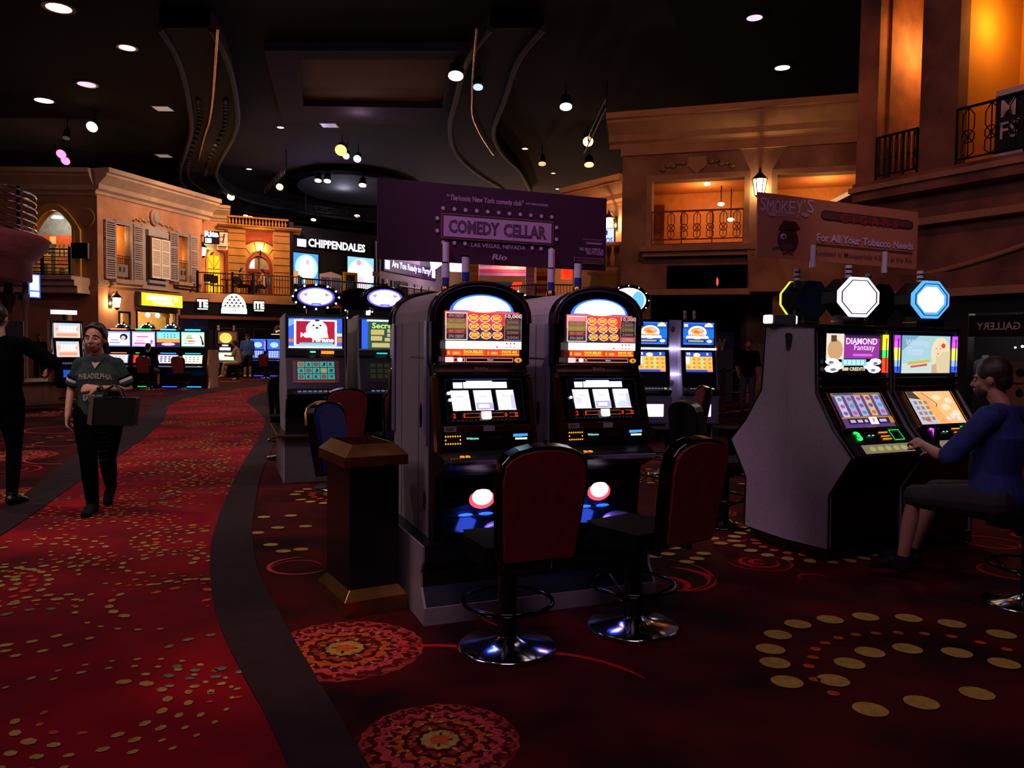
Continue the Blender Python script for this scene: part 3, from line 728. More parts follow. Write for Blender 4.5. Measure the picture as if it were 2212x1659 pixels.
for k, (s_, z_) in enumerate(((1.3, 6.1), (1.62, 5.75), (4.95, 5.4))):
    b = MB(); b.ell(tuple(FC.p(s_, .7, z_)), (.09, .09, .13), emi('#ffe8b0', 8), 10); b.box(*[v for a in [(-.01, .01)] for v in (FC.p(s_, .7).x-.01, FC.p(s_, .7).x+.01)], FC.p(s_, .7).y-.01, FC.p(s_, .7).y+.01, z_+.1, 7.0, DARKM)
    tag(b.build('pendant_lamp'), ['large pale globe lamp inside the left shuttered window', 'small globe lamp inside the left shuttered window', 'glowing globe lamp inside the right shuttered window'][k], 'lamp')
# lit shop interior below
b = MB(FC.T); b.box(.9, 6.3, 2.0, 2.1, 0, 3.3, mat('shop_cream_wall', '#f0c880', .8, var=.1)); struct(b.build('wall_shop_inner'))
for s_ in (1.5, 3.0, 4.0, 5.2): light('POINT', 'shop_light', tuple(FC.p(s_, .8, 2.6)), 36, (1, .7, .34), size=.1)
for k, s_ in enumerate((2.2, 3.1, 3.7)):
    b = MB(); b.ell(tuple(FC.p(s_, .3, 2.72)), (.1, .1, .1), emi('#fff2cc', 9), 10); tag(b.build('shop_lamp'), ['round white lamp at the left of the shop opening', 'round white lamp in the middle of the shop opening', 'round white lamp at the right of the shop opening'][k], 'lamp')
for i, (s0, s1, z1) in enumerate(((1.05, 1.7, 2.8), (2.05, 4.5, 2.9), (4.7, 5.6, 2.75))):
    b = MB(FC.T)
    for x in (s0, s1-.06): b.box(x, x+.06, -.05, .1, 0, z1, DARKM)
    b.box(s0, s1, -.05, .1, z1-.08, z1, DARKM)
    struct(b.build('door_%d' % (i+1)))
# ------------------------------------------------------------------ corner pavilion and terrace (D)
FD = Fr((-15.1, 38), 25)
YST = mat('yellow_stone', '#b88448', .9, var=.2, scale=2, bump=.1)
RUST = mat('rust_plaster', '#8a3414', .85, var=.25, scale=2)
REDW = mat('red_wood', '#7c1f14', .5, var=.2, scale=3)
GLZ = mat('dim_glass', '#8e8478', .15, var=.15)
DGR = mat('dark_green_panel', '#10180f', .6, var=.2)
TZ = 3.75
b = MB(FD.T); rect_holes(b, -1.5, 1.35, TZ, 8.2, [(.42, .95, TZ, 5.75)], 0, .25, STU)
struct(b.build('wall_back_left'))
b = MB(FD.T); cornice(b, -1.5, 1.4, 7.4, .7, .5, MOLD); b.box(-.8, 1.35, -.45, .0, 6.2, 6.35, MOLD); b.box(-.8, 1.35, -.3, .0, 6.0, 6.2, MOLD); struct(b.build('trim_5'))
def ell_pts(cx_, cz, rx, rz_, a0, a1, n): return [(cx_+rx*math.cos(R(a0+(a1-a0)*k/n)), cz+rz_*math.sin(R(a0+(a1-a0)*k/n))) for k in range(n+1)]
# yellow glowing arched window
t = thing('arched_window', 'small arched window glowing bright yellow on the terrace', 'window', tuple(FD.p(.68, 0, TZ)), 25)
b = MB(); o_ = [(-.36, 0), (-.36, 1.75)] + ell_pts(0, 1.75, .36, .5, 180, 0, 12)[1:-1] + [(.36, 1.75), (.36, 0)]; i_ = [(-.27, 0), (-.27, 1.75)] + ell_pts(0, 1.75, .27, .4, 180, 0, 12)[1:-1] + [(.27, 1.75), (.27, 0)]
b.ring(o_, i_, 'y', -.1, .1, mat('window_surround', '#c08a3c', .8)); b.build('window_surround', t)
b = MB(); b.prism(i_, 'y', .12, .14, emi('#ffb814', 1.6)); b.build('lit_pane', t)
b = MB(); b.box(-.012, .012, .08, .1, 0, 2.15, REDW); b.box(-.27, .27, .08, .1, 1.32, 1.36, REDW)
for a in (50, 130): b.tube([(0, .09, 1.36), (.4*math.cos(R(a)), .09, 1.36+.62*math.sin(R(a)))], .012, REDW, 5)
b.build('muntins', t)
# pavilion body
b = MB(FD.T)
apD = [(2.1, TZ), (2.1, 5.2)] + ell_pts(2.75, 5.2, .65, .8, 180, 0, 14)[1:-1] + [(3.4, 5.2), (3.4, TZ)]
b.box(1.3, 2.1, -.35, .1, TZ, 7.0, YST); b.box(3.4, 4.2, -.35, .1, TZ, 7.0, YST)
b.prism([(2.1, 7.0), (2.1, 5.2)] + ell_pts(2.75, 5.2, .65, .8, 180, 90, 7)[1:] + [(2.75, 7.0)], 'y', -.2, .1, YST)
b.prism([(2.75, 7.0), (2.75, 6.0)] + ell_pts(2.75, 5.2, .65, .8, 90, 0, 7)[1:] + [(3.4, 7.0)], 'y', -.2, .1, YST)
b.box(2.0, 3.5, -.24, -.19, 6.35, 7.0, RUST)
b.box(1.2, 1.35, -.3, .1, TZ, 7.0, RUST); b.box(4.2, 4.4, -.2, 6.0, 0, 7.6, BLACK)
struct(b.build('wall_back_pavilion'))
b = MB(FD.T)
for k in range(9):
    z = TZ+.2+k*.36
    for x0, x1 in ((1.32, 2.08), (3.42, 4.18)): b.box(x0, x1, -.375, -.35, z, z+.02, mat('joint_dark', '#4a2a14', .9))
struct(b.build('trim_6'))
b = MB(FD.T)
for k in range(7):
    a0, a1 = 180*k/7+1.2, 180*(k+1)/7-1.2
    pl = ell_pts(2.75, 5.2, .7, .85, a0, a1, 3) + ell_pts(2.75, 5.2, 1.12, 1.3, a1, a0, 3)
    b.prism(pl, 'y', -.3, -.2, YST)
struct(b.build('trim_7'))
b = MB(FD.T); cornice(b, .85, 4.75, 6.98, .28, .5, YST); struct(b.build('trim_8'))
t = thing('roof_balustrade', 'stone balustrade along the top of the yellow pavilion', 'balustrade', tuple(FD.p(2.7, -.2, 7.25)), 25)
b = MB(); b.box(-1.4, 1.45, -.1, .1, .36, .44, YST); b.build('coping', t)
b = MB(); b.box(-1.4, 1.45, -.08, .08, 0, .04, YST); b.build('base_rail', t)
for k in range(18):
    b = MB(); b.lathe([(.03, .04), (.055, .12), (.055, .2), (.02, .3), (.04, .36)], YST, (-1.32+k*.155, 0, 0), 8); b.build('baluster', t)
t = thing('arched_door', 'red wooden double door under a glazed round arch', 'door', tuple(FD.p(2.75, -.05, TZ)), 25)
b = MB(); o_ = [(-.65, 0), (-.65, 1.45)] + ell_pts(0, 1.45, .65, .8, 180, 0, 14)[1:-1] + [(.65, 1.45), (.65, 0)]; i_ = [(-.5, 0), (-.5, 1.45)] + ell_pts(0, 1.45, .5, .62, 180, 0, 14)[1:-1] + [(.5, 1.45), (.5, 0)]
b.ring(o_, i_, 'y', -.08, .08, REDW); b.box(-.5, .5, -.06, .06, 1.28, 1.42, REDW); b.box(-.03, .03, -.06, .06, 1.4, 2.05, REDW); b.build('door_frame', t)
b = MB(); b.prism([(-.5, 1.42)] + ell_pts(0, 1.45, .5, .62, 180, 0, 14) + [(.5, 1.42)], 'y', .0, .02, GLZ); b.build('fanlight', t)
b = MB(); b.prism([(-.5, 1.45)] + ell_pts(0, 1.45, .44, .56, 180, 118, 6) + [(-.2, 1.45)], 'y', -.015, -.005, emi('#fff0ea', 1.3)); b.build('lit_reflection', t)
for sg in (-1, 1):
    b = MB()
    x0, x1 = (-.5, -.01) if sg < 0 else (.01, .5)
    b.box(x0, x0+.09, -.03, .03, 0, 1.28, REDW); b.box(x1-.09, x1, -.03, .03, 0, 1.28, REDW); b.box(x0, x1, -.03, .03, 0, .25, REDW); b.box(x0, x1, -.03, .03, 1.18, 1.28, REDW)
    for z in (.55, .9): b.box(x0, x1, -.02, .02, z, z+.03, REDW)
    b.box((x0+x1)/2-.012, (x0+x1)/2+.012, -.02, .02, .25, 1.2, REDW); lf = b.build('door_leaf', t)
    b = MB(); b.box(x0+.09, x1-.09, 0, .01, .25, 1.18, GLZ); b.build('glass_pane', lf)
p = FD.p(2.75, -.7, 6.2); b = MB(); b.ell(tuple(p), (.13, .13, .13), emi('#ffdf9c', 9), 10); b.tube([tuple(p-Vector((0, 0, .12))), tuple(p-Vector((0, 0, .4))), tuple(FD.p(2.75, -.25, 5.95))], .03, DARKM)
tag(b.build('globe_lamp'), 'round glowing lamp over the red arched door', 'lamp'); light('POINT', 'globe_light', tuple(p+Vector((-.07, .22, .0))), 60, (1, .6, .25), size=.12)
p = FD.p(.15, -.6, 5.85); lantern(p, 25, 'lit wall lantern on the terrace beside the small blue-white sign', 70, 1.0)
# terrace floor, fascia, storefront
b = MB(FD.T); b.box(-1.5, 4.5, -2.4, 0, TZ-.12, TZ, STB); b.box(-1.5, 4.6, -2.45, -2.3, TZ-.38, TZ+.02, STU); b.box(-1.5, 4.7, -2.35, -.3, TZ-1.05, TZ-.38, BLACK); b.box(-1.5, 4.65, -2.45, -2.3, TZ-1.15, TZ-1.0, mat('fascia_red_trim', '#7a3420', .7)); struct(b.build('terrace_slab'))
b = MB(FD.T); b.box(-1.5, 6, -1.8, -1.6, 0, TZ-1.05, DGR); struct(b.build('wall_back_storefront'))
b = MB(FD.T)
OTR = mat('orange_frame_trim', '#8a4a20', .6)
def outline(mb, pts, y, r, m): mb.tube([(x, y, z) for x, z in pts], r, m, 5)
outline(b, [(-.3, 2.2), (.3, 2.2), (.3, 1.6), (.75, 1.6), (.75, 2.2), (1.9, 2.2), (1.9, 1.6), (2.3, 1.6), (2.3, 2.2), (3.2, 2.2), (3.2, 1.6), (4.1, 1.6)], -1.82, .03, OTR); struct(b.build('trim_9'))
ft = [FD.p(s_, -2.35, TZ) for s_ in (-.2, 1.3, 2.2)]
railing('terrace_railing', 'thin black railing in front of the terrace tables', [tuple(p) for p in ft], .95, DARKM, bars=22)
ft = [FD.p(s_, -2.35, TZ) for s_ in (2.25, 4.3)]
railing('terrace_railing', 'railing with wooden-looking bars in front of the red arched door', [tuple(p) for p in ft], .95, mat('brown_iron', '#3a1c12', .5, var=.1), bars=16, posts=[0, 1], rr=.035)
# terrace chairs and tables
def cafe_chair(p, rz, label):
    t = thing('cafe_chair', label, 'chair', tuple(p), rz, None)
    b = MB(); b.box(-.22, .22, -.22, .22, .43, .47, BLACK); b.build('seat', t, .01)
    b = MB(); b.box(-.22, .22, .19, .23, .55, .9, BLACK); b.build('backrest', t, .01)
    for x, y in ((-.2, -.2), (.2, -.2), (-.2, .21), (.2, .21)):
        b = MB(); b.tube([(x, y, 0), (x, y, .9 if y > 0 else .43)], .014, DARKM, 5); b.build('leg', t)
    return t
cafe_chair(FD.p(.3, -2.05, TZ), 200, 'leftmost dark cafe chair on the terrace')
cafe_chair(FD.p(.72, -1.25, TZ), 160, 'dark cafe chair before the yellow arched window')
cafe_chair(FD.p(1.62, -1.35, TZ), 190, 'dark cafe chair right of the terrace table')
for k, (s_, lb) in enumerate(((1.12, 'small round table on the terrace between two empty chairs'), (2.2, 'small round table between the two seated terrace guests'))):
    t = thing('cafe_table', lb, 'table', tuple(FD.p(s_, -1.6, TZ)), 0)
    b = MB(); b.lathe([(.3, .7), (.32, .72), (.3, .74)], BLACK, n=16); b.build('tabletop', t)
    b = MB(); b.cyl((0, 0, .02), (0, 0, .7), .03, DARKM, 8); b.lathe([(.22, 0), (.2, .02), (.03, .04)], DARKM, n=12); b.build('pedestal', t)
# signs on the storefront
t = thing('dome_sign', 'white lit dome-shaped cafe sign with triangle lattice', 'sign', tuple(FD.p(1.35, -2.5, 2.85)), 25)
W3 = emi('#f4fff0', 2.2)
b = MB(); b.prism([(-.58, 0), (.58, 0)] + ell_pts(0, .22, .56, .72, 0, 180, 16), 'y', 0, .12, BLACK); b.build('case', t)
b = MB(); P = Pic(b, plane_T(-.56, -.005, .02), 1.12, .95, .003)
P.poly([(0, 0), (1, 0), (1, .22)] + [(.5+.48*math.cos(R(a)), .24+.72*math.sin(R(a))) for a in range(0, 181, 12)] + [(0, .22)], W3)
tri = []
for r_ in range(4):
    for k in range(r_+2):
        u = .5 + (k-(r_+1)/2)*.17; v = .86-.14*r_
        P.poly([(u-.062, v-.1), (u+.062, v-.1), (u, v+.01)], BLACK if r_ < 3 else DGR)
P.rect(.02, .3, .98, .325, BLACK); P.rects([(.03, .1, .4, .12), (.6, .1, .97, .12), (.44, .05, .46, .25), (.54, .05, .56, .25)], BLACK); b.build('lit_face', t)
for s_, tx, lb in ((.0, 'TE', 'small white lit sign letters left of the dome sign'), (2.45, 'ITE', 'small white lit sign letters right of the dome sign')):
    t = thing('letter_sign', lb, 'sign', tuple(FD.p(s_, -2.5, 3.02)), 25)
    b = MB(); b.box(-.26, .26, 0, .08, -.03, .5, BLACK); b.build('case', t)
    b = MB(); P = Pic(b, plane_T(-.24, -.005, 0), .48, .46, .003); P.text(tx, .02, .2, .98, .98, emi('#eafff0', 2.4), .06).rect(.05, 0, .95, .1, emi('#eafff0', 2.4)); b.build('lit_letters', t)
t = thing('projecting_sign', 'bluish white lit script sign high at the corner of the left facade', 'sign', tuple(FC.p(6.35, -.5, 6.35)), 10)
b = MB(); P = Pic(b, plane_T(-.25, -.02, 0), .62, .5, .004); P.text('Rita', .0, .45, 1, 1, emi('#cfd8ff', 3), .05).rect(.05, -.1, .5, .32, emi('#cfd8ff', 3)).rect(.08, -.05, .2, .25, emi('#6f8cff', 2)); b.build('lit_letters', t)
b = MB(); b.box(-.28, .4, .0, .08, -.1, .5, BLACK); b.build('case', t); b = MB(); b.tube([(-.2, .04, .3), (-.85, .4, .3)], .02, DARKM); b.build('wall_arm', t)
t = thing('hanging_banner', 'white banner with a blue and orange figure beside the pavilion', 'banner', tuple(FD.p(1.0, -.75, 5.95)), 15)
b = MB(); b.box(-.24, .24, 0, .03, 0, .82, mat('banner_white', '#e8dcd0', .8)); b.build('cloth', t)
b = MB(); P = Pic(b, plane_T(-.24, -.004, 0), .48, .82, .003); OB = mat('banner_orange', '#d8641c', .8); BB = mat('banner_blue', '#243a8c', .8)
P.ell(.42, .6, .26, .2, OB).ell(.42, .6, .14, .1, mat('banner_white', '#e8dcd0')).poly([(.5, .35), (.62, .4), (.8, .95), (.6, .9)], BB).rect(.1, .14, .9, .22, BB).rect(.15, .04, .85, .11, OB); b.build('print', t)
b = MB(); b.tube([(-.35, .02, .86), (.3, .02, .86)], .015, DARKM); b.build('rod', t)

# ------------------------------------------------------------------ theatre wall (E)
FE = Fr((-11.25, 39.8), 44)
BW = mat('black_wall', '#0c0b10', .7, var=.2)
b = MB(FE.T); b.box(0, 5.4, 0, .2, TZ-1.0, 7.5, BW); b.box(0, 5.4, .5, .6, 0, TZ, BW); struct(b.build('wall_back'))
b = MB(FE.T); b.box(-.2, 5.4, -1.4, .1, TZ-.4, TZ, STU); b.box(-.2, 5.4, -1.2, 0, TZ-1.1, TZ-.4, BLACK); struct(b.build('walkway_slab'))
t = thing('theatre_sign', 'white glowing block-letter theatre sign on the black wall', 'sign', tuple(FE.p(.35, -.12, 6.38)), 44)
b = MB(); P = Pic(b, plane_T(0, 0, 0), 4.05, .62, .002); P.rect(0, .1, .125, .72, emi('#e8c8ff', 2.2)).rect(.02, .16, .11, .66, emi('#ffffff', 2.4)); b.build('square_logo', t)
b = MB(); b.text('CHIPPENDALES', plane_T(.62, -.02, .1), 3.4, .42, emi('#f6f0ff', 2.0), .03); b.build('lit_letters', t)
b = MB(); b.box(0, 4.05, .02, .05, .05, .5, BLACK); b.build('backing', t)
def poster(s0, s1, z0, z1, label, kind):
    t = thing('lit_poster', label, 'poster', tuple(FE.p((s0+s1)/2, -.1, z0)), 44); w_, h_ = s1-s0, z1-z0
    b = MB(); b.box(-w_/2-.06, w_/2+.06, .0, .08, -.06, h_+.06, DCHROME); b.build('frame', t)
    b = MB(); P = Pic(b, plane_T(-w_/2, -.005, 0), w_, h_, .002)
    if kind == 0:
        P.rect(0, 0, 1, 1, emi('#4fa0e8', 1.2)).ell(.58, .55, .4, .42, emi('#a8dcff', 1.5), 24).ell(.6, .55, .28, .36, emi('#ffffff', 1.8), 20).ell(.62, .72, .07, .09, emi('#e0c0d8', 1.2)).poly([(.45, .05), (.78, .05), (.74, .6), (.5, .6)], emi('#ffe8e0', 1.6)).poly([(.05, .05), (.3, .05), (.28, .42), (.12, .4)], emi('#d89a60', 1.1)).rect(.55, 0, .85, .16, emi('#b8743c', 1))
    else:
        P.rect(0, 0, 1, 1, emi('#8cc8f8', 1.4)).ell(.5, .45, .5, .5, emi('#ffffff', 1.8), 24).ell(.42, .84, .09, .09, emi('#d8a8c8', 1.2)).poly([(.2, .1), (.8, .1), (.66, .72), (.3, .7)], emi('#ffe8f0', 1.6)).ell(.5, .3, .14, .1, emi('#e8c8e8', 1.3))
    b.build('lit_picture', t); return t
poster(-.05, 1.55, 4.55, 6.12, 'bright blue-white backlit poster left of the gold frame, showing figures', 0)
poster(3.3, 4.95, 4.45, 6.2, 'bright blue-white backlit poster right of the gold frame, showing a figure', 1)
light('AREA', 'poster_glow_light', tuple(FE.p(2.5, -1.0, 5.4)), 25, (.7, .8, 1), tuple(FE.p(2.5, -4, 4)), 2)
t = thing('picture_frame', 'large ornate gold frame standing on the theatre walkway', 'frame', tuple(FE.p(3.15, -.6, TZ)), 44)
b = MB(); b.ring([(-.42, 0), (-.42, 1.55), (.42, 1.55), (.42, 0)], [(-.28, .14), (-.28, 1.4), (.28, 1.4), (.28, .14)], 'y', -.06, .06, mat('gold_frame', '#f0b020', .4, .2, var=.15)); b.build('frame_moulding', t, .02)
b = MB(); b.box(-.29, .29, 0, .03, .12, 1.42, mat('dark_canvas', '#3a3018', .6, var=.3)); b.build('canvas', t)
b = MB(FE.T); b.box(1.65, 2.95, -.1, .0, TZ, 5.15, WHITEP); b.prism([(1.65, 5.15), (2.95, 5.15), (2.3, 5.3)], 'y', -.1, 0, WHITEP)
for x in (1.72, 2.34): b.box(x, x+.52, -.12, -.1, TZ+.4, 5.0, mat('lavender_panel', '#6a62a0', .6))
struct(b.build('door_4'))
railing('walkway_railing', 'black barred railing in front of the theatre posters', [tuple(FE.p(s_, -1.3, TZ)) for s_ in (-.1, 1.3, 3.0, 5.0)], .98, BLACK, bars=40, rr=.035, top=.045)
# ------------------------------------------------------------------ party wall (F) and the bright room behind (back)
FF = Fr((-7.45, 43.5), 70)
GYW = mat('grey_lilac_wall', '#8d7c88', .7, var=.1)
b = MB(FF.T); b.box(-.2, 9, 0, .2, TZ, 7.2, GYW); struct(b.build('wall_back_right'))
t = thing('party_sign', 'white and purple glowing script sign on the receding grey wall', 'sign', tuple(FF.p(.6, -.12, 5.75)), 70)
b = MB(); b.box(-.1, 6.6, .02, .06, -.1, .62, mat('purple_backing', '#3a1450', .6)); b.build('backing', t)
b = MB(); b.text('Are You Ready to Party?', plane_T(.75, -.02, .06), 5.0, .5, emi('#e8d8ff', 2.2), .02); b.build('lit_letters', t)
b = MB(); b.box(.0, .5, -.01, .01, .02, .5, emi('#e0c0ff', 2.4)); b.box(5.95, 6.4, -.01, .01, .02, .5, emi('#e0c0ff', 2.4)); b.build('square_logo', t)
for k in range(7):
    t = thing('photo_panel', ['first', 'second', 'third', 'fourth', 'fifth', 'sixth', 'seventh'][k]+' lit photo of a bare-chested performer along the party wall, counted from the left', 'picture', tuple(FF.p(.9+k*.95, -.06, TZ+.15)), 70, 'performer photos along the party wall')
    b = MB(); P = Pic(b, plane_T(-.35, -.01, 0), .7, 1.35, .004); P.rect(0, 0, 1, 1, GYW).poly([(.2, 0), (.8, 0), (.78, .45), (.95, .6), (.7, .78), (.3, .78), (.05, .6), (.22, .45)], emi('#b07070', .6)).ell(.5, .88, .13, .1, emi('#c08880', .6)); b.build('print', t)
b = MB(FF.T); b.box(-.3, 9, -1.5, .1, TZ-.4, TZ, STU); struct(b.build('walkway_slab'))
railing('walkway_railing', 'black barred railing before the party sign wall', [tuple(FF.p(s_, -1.4, TZ)) for s_ in (-.2, 2.5, 5.5, 8.5)], .98, BLACK, bars=46, rr=.035, top=.045)
t = thing('speaker_box', 'black box on the walkway before the party wall', 'speaker', tuple(FF.p(.75, -1.0, TZ+.55)), 60)
b = MB(); b.box(-.35, .35, -.2, .2, 0, .75, BLACK); b.build('case', t, .02)
b = MB(); b.tube([(0, 0, -.55), (0, 0, 0)], .05, BLACK); b.box(-.3, .3, -.2, .2, -.55, -.5, BLACK); b.build('stand', t)
t = thing('exit_sign', 'tiny red and white exit sign beside the party wall', 'sign', tuple(FE.p(5.05, -.15, 5.25)), 44)
b = MB(); b.box(-.2, .2, 0, .05, 0, .26, WHITEP); b.build('case', t)
b = MB(); b.text('EXIT', plane_T(-.16, -.004, .05), .32, .16, mat('exit_red', '#b81818', .6), .03); b.build('letters', t)
# back room
BK = 52
ORG = mat('orange_striped_wood', '#c87828', .6, var=.3, scale=2); YLW = mat('yellow_board', '#d8a030', .6, var=.15)
b = MB(); b.box(-8, 10, BK, BK+.2, 3.0, 9.5, mat('tan_wall', '#b08058', .8, var=.1)); struct(b.build('wall_far'))
b = MB(); b.box(-6, 10, BK-6, BK, TZ-.3, TZ, STB); struct(b.build('upper_floor'))
b = MB()
b.prism([(-5.0, 6.1), (-3.9, 6.9), (-3.9, 7.6), (-5.2, 7.6)], 'y', 48, 49, emi('#f4e4ff', 1.6))
b.prism([(-3.9, 6.1), (-2.2, 6.05), (-2.2, 7.6), (-3.9, 7.6)], 'y', 48.2, 49, emi('#f0e0f8', 1.2))
tag(b.build('lit_canopy'), 'bright white lilac canopy glowing under the billboard', 'canopy')
b = MB(); VIO = mat('violet_wood', '#9a5ab0', .6, var=.2, scale=3); MAG = mat('magenta_wood', '#a02c60', .6, var=.2, scale=3)
for k in range(9): b.box(-2.2+.0, 1.0, 49-.02*k, 49.4, 5.9+.2*k-.02, 6.08+.2*k, (VIO, MAG, mat('pink_wood', '#c890b8', .6, var=.2))[k % 3])
tag(b.build('striped_canopy'), 'violet and magenta striped wooden canopy under the billboard', 'canopy')
for x, wd, lb in ((-2.45, .75, 'orange and yellow boarded pillar, left'), (1.0, .5, 'pale pink boarded pillar in the middle'), (1.9, 1.0, 'red and yellow striped pillar in the middle')):
    b = MB()
    for k in range(16): b.box(x-wd/2, x+wd/2, 47.3, 47.9, TZ+k*.25, TZ+k*.25+.235, (YLW, ORG, REDW)[k % 2 if x < 0 else (k*2) % 3] if x != 1.0 else mat('pink_wood', '#c890b8', .6))
    tag(b.build('striped_pillar'), lb, 'pillar')
b = MB(); b.box(-1.6, .6, 50, 50.2, TZ, 5.6, mat('teal_panel', '#4a8a98', .6, var=.1)); b.prism([(-.9, TZ), (-.2, TZ), (.6, 5.6), (.0, 5.6)], 'y', 49.9, 50.0, emi('#e83818', 1.1)); tag(b.build('teal_panel'), 'teal panel with a diagonal red stripe behind the railing', 'panel')
b = MB(); b.lathe([(.35, 0), (.32, .8), (.34, .82)], emi('#e83010', 1.3), (3.15, 46.8, 5.55), 14); b.tube([(3.15, 46.8, 6.4), (3.15, 46.8, 10.02)], .02, DARKM); tag(b.build('red_lamp_shade'), 'red drum lamp shade hanging behind the railing', 'lamp')
b = MB(); b.box(4.9, 5.85, 45.4, 45.6, 6.0, 6.8, emi('#e84018', 1.1)); b.box(3.8, 4.7, 45.4, 45.6, 6.1, 6.8, emi('#e84018', 1.1)); b.box(4.2, 4.24, 45.48, 45.52, 6.8, 10.02, DARKM); b.box(5.3, 5.34, 45.48, 45.52, 6.8, 10.02, DARKM); b.box(4.7, 4.9, 45.48, 45.52, 6.3, 6.34, DARKM); tag(b.build('red_lit_panel'), 'glowing red panel close under the billboard edge', 'panel')
for x, lb in ((4.7, 'plain grey pillar behind the second machine pole, left'), (6.0, 'plain grey pillar behind the second machine pole, right')):
    b = MB(); b.box(x-.3, x+.3, 46, 46.6, TZ, 7.6, mat('grey_pillar', '#8a7a6c', .8, var=.1)); tag(b.build('grey_pillar'), lb, 'pillar')
for k, (x, y, pw, cc) in enumerate(((-4, 47.5, 250, (1, .8, 1)), (0, 47.8, 260, (1, .62, .3)), (3.2, 47.8, 260, (1, .5, .25)), (5.5, 48, 160, (1, .6, .4)))): light('POINT', 'upper_room_light', (x, y, 6.8), pw, cc, size=.2)
railing('walkway_railing', 'black barred railing in front of the red lamp shade', [(-1.6, 46.0, TZ), (-.2, 44.4, TZ), (1.2, 43.2, TZ), (2.2, 43.0, TZ), (4.6, 43.0, TZ)], 1.15, BLACK, bars=44, rr=.03, top=.04)
b = MB(); b.box(-8, 9, 42.6, 46.2, TZ-.45, TZ, STB); struct(b.build('upper_walkway'))
t = thing('mesh_fence', 'white wire mesh railing beside the billboard pole', 'railing', (5.75, 43.0, TZ), 0)
b = MB()
for k in range(14):
    x = -1.2+k*.2
    b.tube([(x+.1*(-1)**j, 0, .1+j*.16) for j in range(10)], .014, WHITEP, 4)
o_ = b.build('wire_mesh', t); b = MB(); b.tube([(-1.25, 0, 1.65), (1.5, 0, 1.65)], .03, WHITEP); b.build('rail', t); b = MB(); b.tube([(-1.25, 0, .05), (1.5, 0, .05)], .03, WHITEP); b.build('rail', t)
for x in (-1.25, 1.5): b = MB(); b.tube([(x, 0, 0), (x, 0, 1.7)], .03, WHITEP); b.build('post', t)

# ------------------------------------------------------------------ curved balcony building (G)
g0 = G(1345, 760, 1.5); r_ = ray(1345, 600); gx = Vector((r_.x/r_.y*24, 24, 0)); FGd = Fr((gx.x-math.cos(R(-55))*4.0, gx.y-math.sin(R(-55))*4.0), -55)
b = MB(FGd.T); b.box(1.6, 4.3, 0, .3, 0, 6.6, STU); struct(b.build('wall_right_far'))
b = MB(FGd.T); cornice(b, 1.5, 4.3, 5.85, .8, .5, mat('pink_moulding', '#b07858', .8, var=.1)); struct(b.build('trim_10'))
t = thing('curved_balcony', 'ochre curved balcony with stone balusters beside the billboard', 'balcony', tuple(FGd.p(3.72, 0, 3.78)), -55)
OCM = mat('ochre_plaster', '#c89048', .8, var=.15, scale=3)
b = MB(); b.lathe([(.4, -.5), (.6, -.25), (.66, -.1), (.82, 0), (.82, .1), (.76, .12)], OCM, n=32, sx=1.2); b.build('corbel_base', t)
b = MB(); b.lathe([(.76, .72), (.82, .76), (.82, .84), (.74, .86)], OCM, n=32, sx=1.2); b.build('coping', t)
for k in range(11):
    a = R(185+k*17); b = MB(); b.lathe([(.05, .14), (.085, .28), (.085, .4), (.035, .6), (.06, .72)], OCM, (.9*math.cos(a), .75*math.sin(a), 0), 8); b.build('baluster', t)
lantern(FGd.p(3.66, -.3, 5.3), -55, 'small wall lantern above the blue lit sign at the curved balcony', 55, .85)
t = thing('tilted_sign', 'small blue and white lit sign under the far lantern', 'sign', tuple(FGd.p(3.62, -.45, 4.62)), -30)
b = MB(); b.box(-.35, .35, 0, .08, 0, .5, BLACK); b.build('case', t)
b = MB(); P = Pic(b, plane_T(-.33, -.005, .02), .66, .46, .003); P.rect(0, 0, 1, 1, emi('#b8c8f4', 1.6)).text('TACOS', .05, .08, .95, .42, emi('#3058c8', 1.0), .03).rect(.5, .6, .7, .9, emi('#3058c8', 1)); b.build('lit_face', t)

# ------------------------------------------------------------------ big tan building (H)
FH = Fr((2.95, 21), -17.5)
TAN = mat('tan_stucco', '#9a7458', .9, var=.3, scale=1.1, bump=.12, col2='#6e4c38')
TANM = mat('tan_moulding', '#a87c58', .8, var=.15, scale=3)
b = MB(FH.T); rect_holes(b, -.1, 6.3, 0, 7.1, [(.69, 3.0, 4.2, 5.86), (3.75, 6.3, 4.2, 5.86), (.7, 3.75, 0, 2.9)], 0, .35, TAN)
b.box(-.1, .25, .35, 6, 0, 7.1, TAN); struct(b.build('wall_right'))
b = MB(FH.T); cornice(b, -.45, 6.6, 6.75, .8, .6, TANM); b.box(-.15, 6.3, -.06, 0, 6.55, 6.75, TANM); struct(b.build('trim_11'))
b = MB(FH.T); b.ring([(.55, 4.1), (.55, 6.0), (3.14, 6.0), (3.14, 4.1)], [(.69, 4.2), (.69, 5.86), (3.0, 5.86), (3.0, 4.2)], 'y', -.06, 0, TANM)
b.ring([(3.65, 4.1), (3.65, 6.0), (6.4, 6.0), (6.4, 4.1)], [(3.79, 4.2), (3.79, 5.86), (6.3, 5.86), (6.3, 4.2)], 'y', -.06, 0, TANM)
b.box(.42, 3.45, -.4, 0, 4.0, 4.14, TANM); b.box(.5, 3.4, -.28, 0, 3.88, 4.0, TANM); b.box(.5, 3.4, -.1, 0, 2.9, 3.05, TANM); struct(b.build('trim_12'))
b = MB(FH.T); b.prism([(3.2, 2.95), (4.1, 2.95), (3.6, 4.1), (3.1, 4.1)], 'y', -.35, 0, TAN); struct(b.build('wall_right_buttress'))
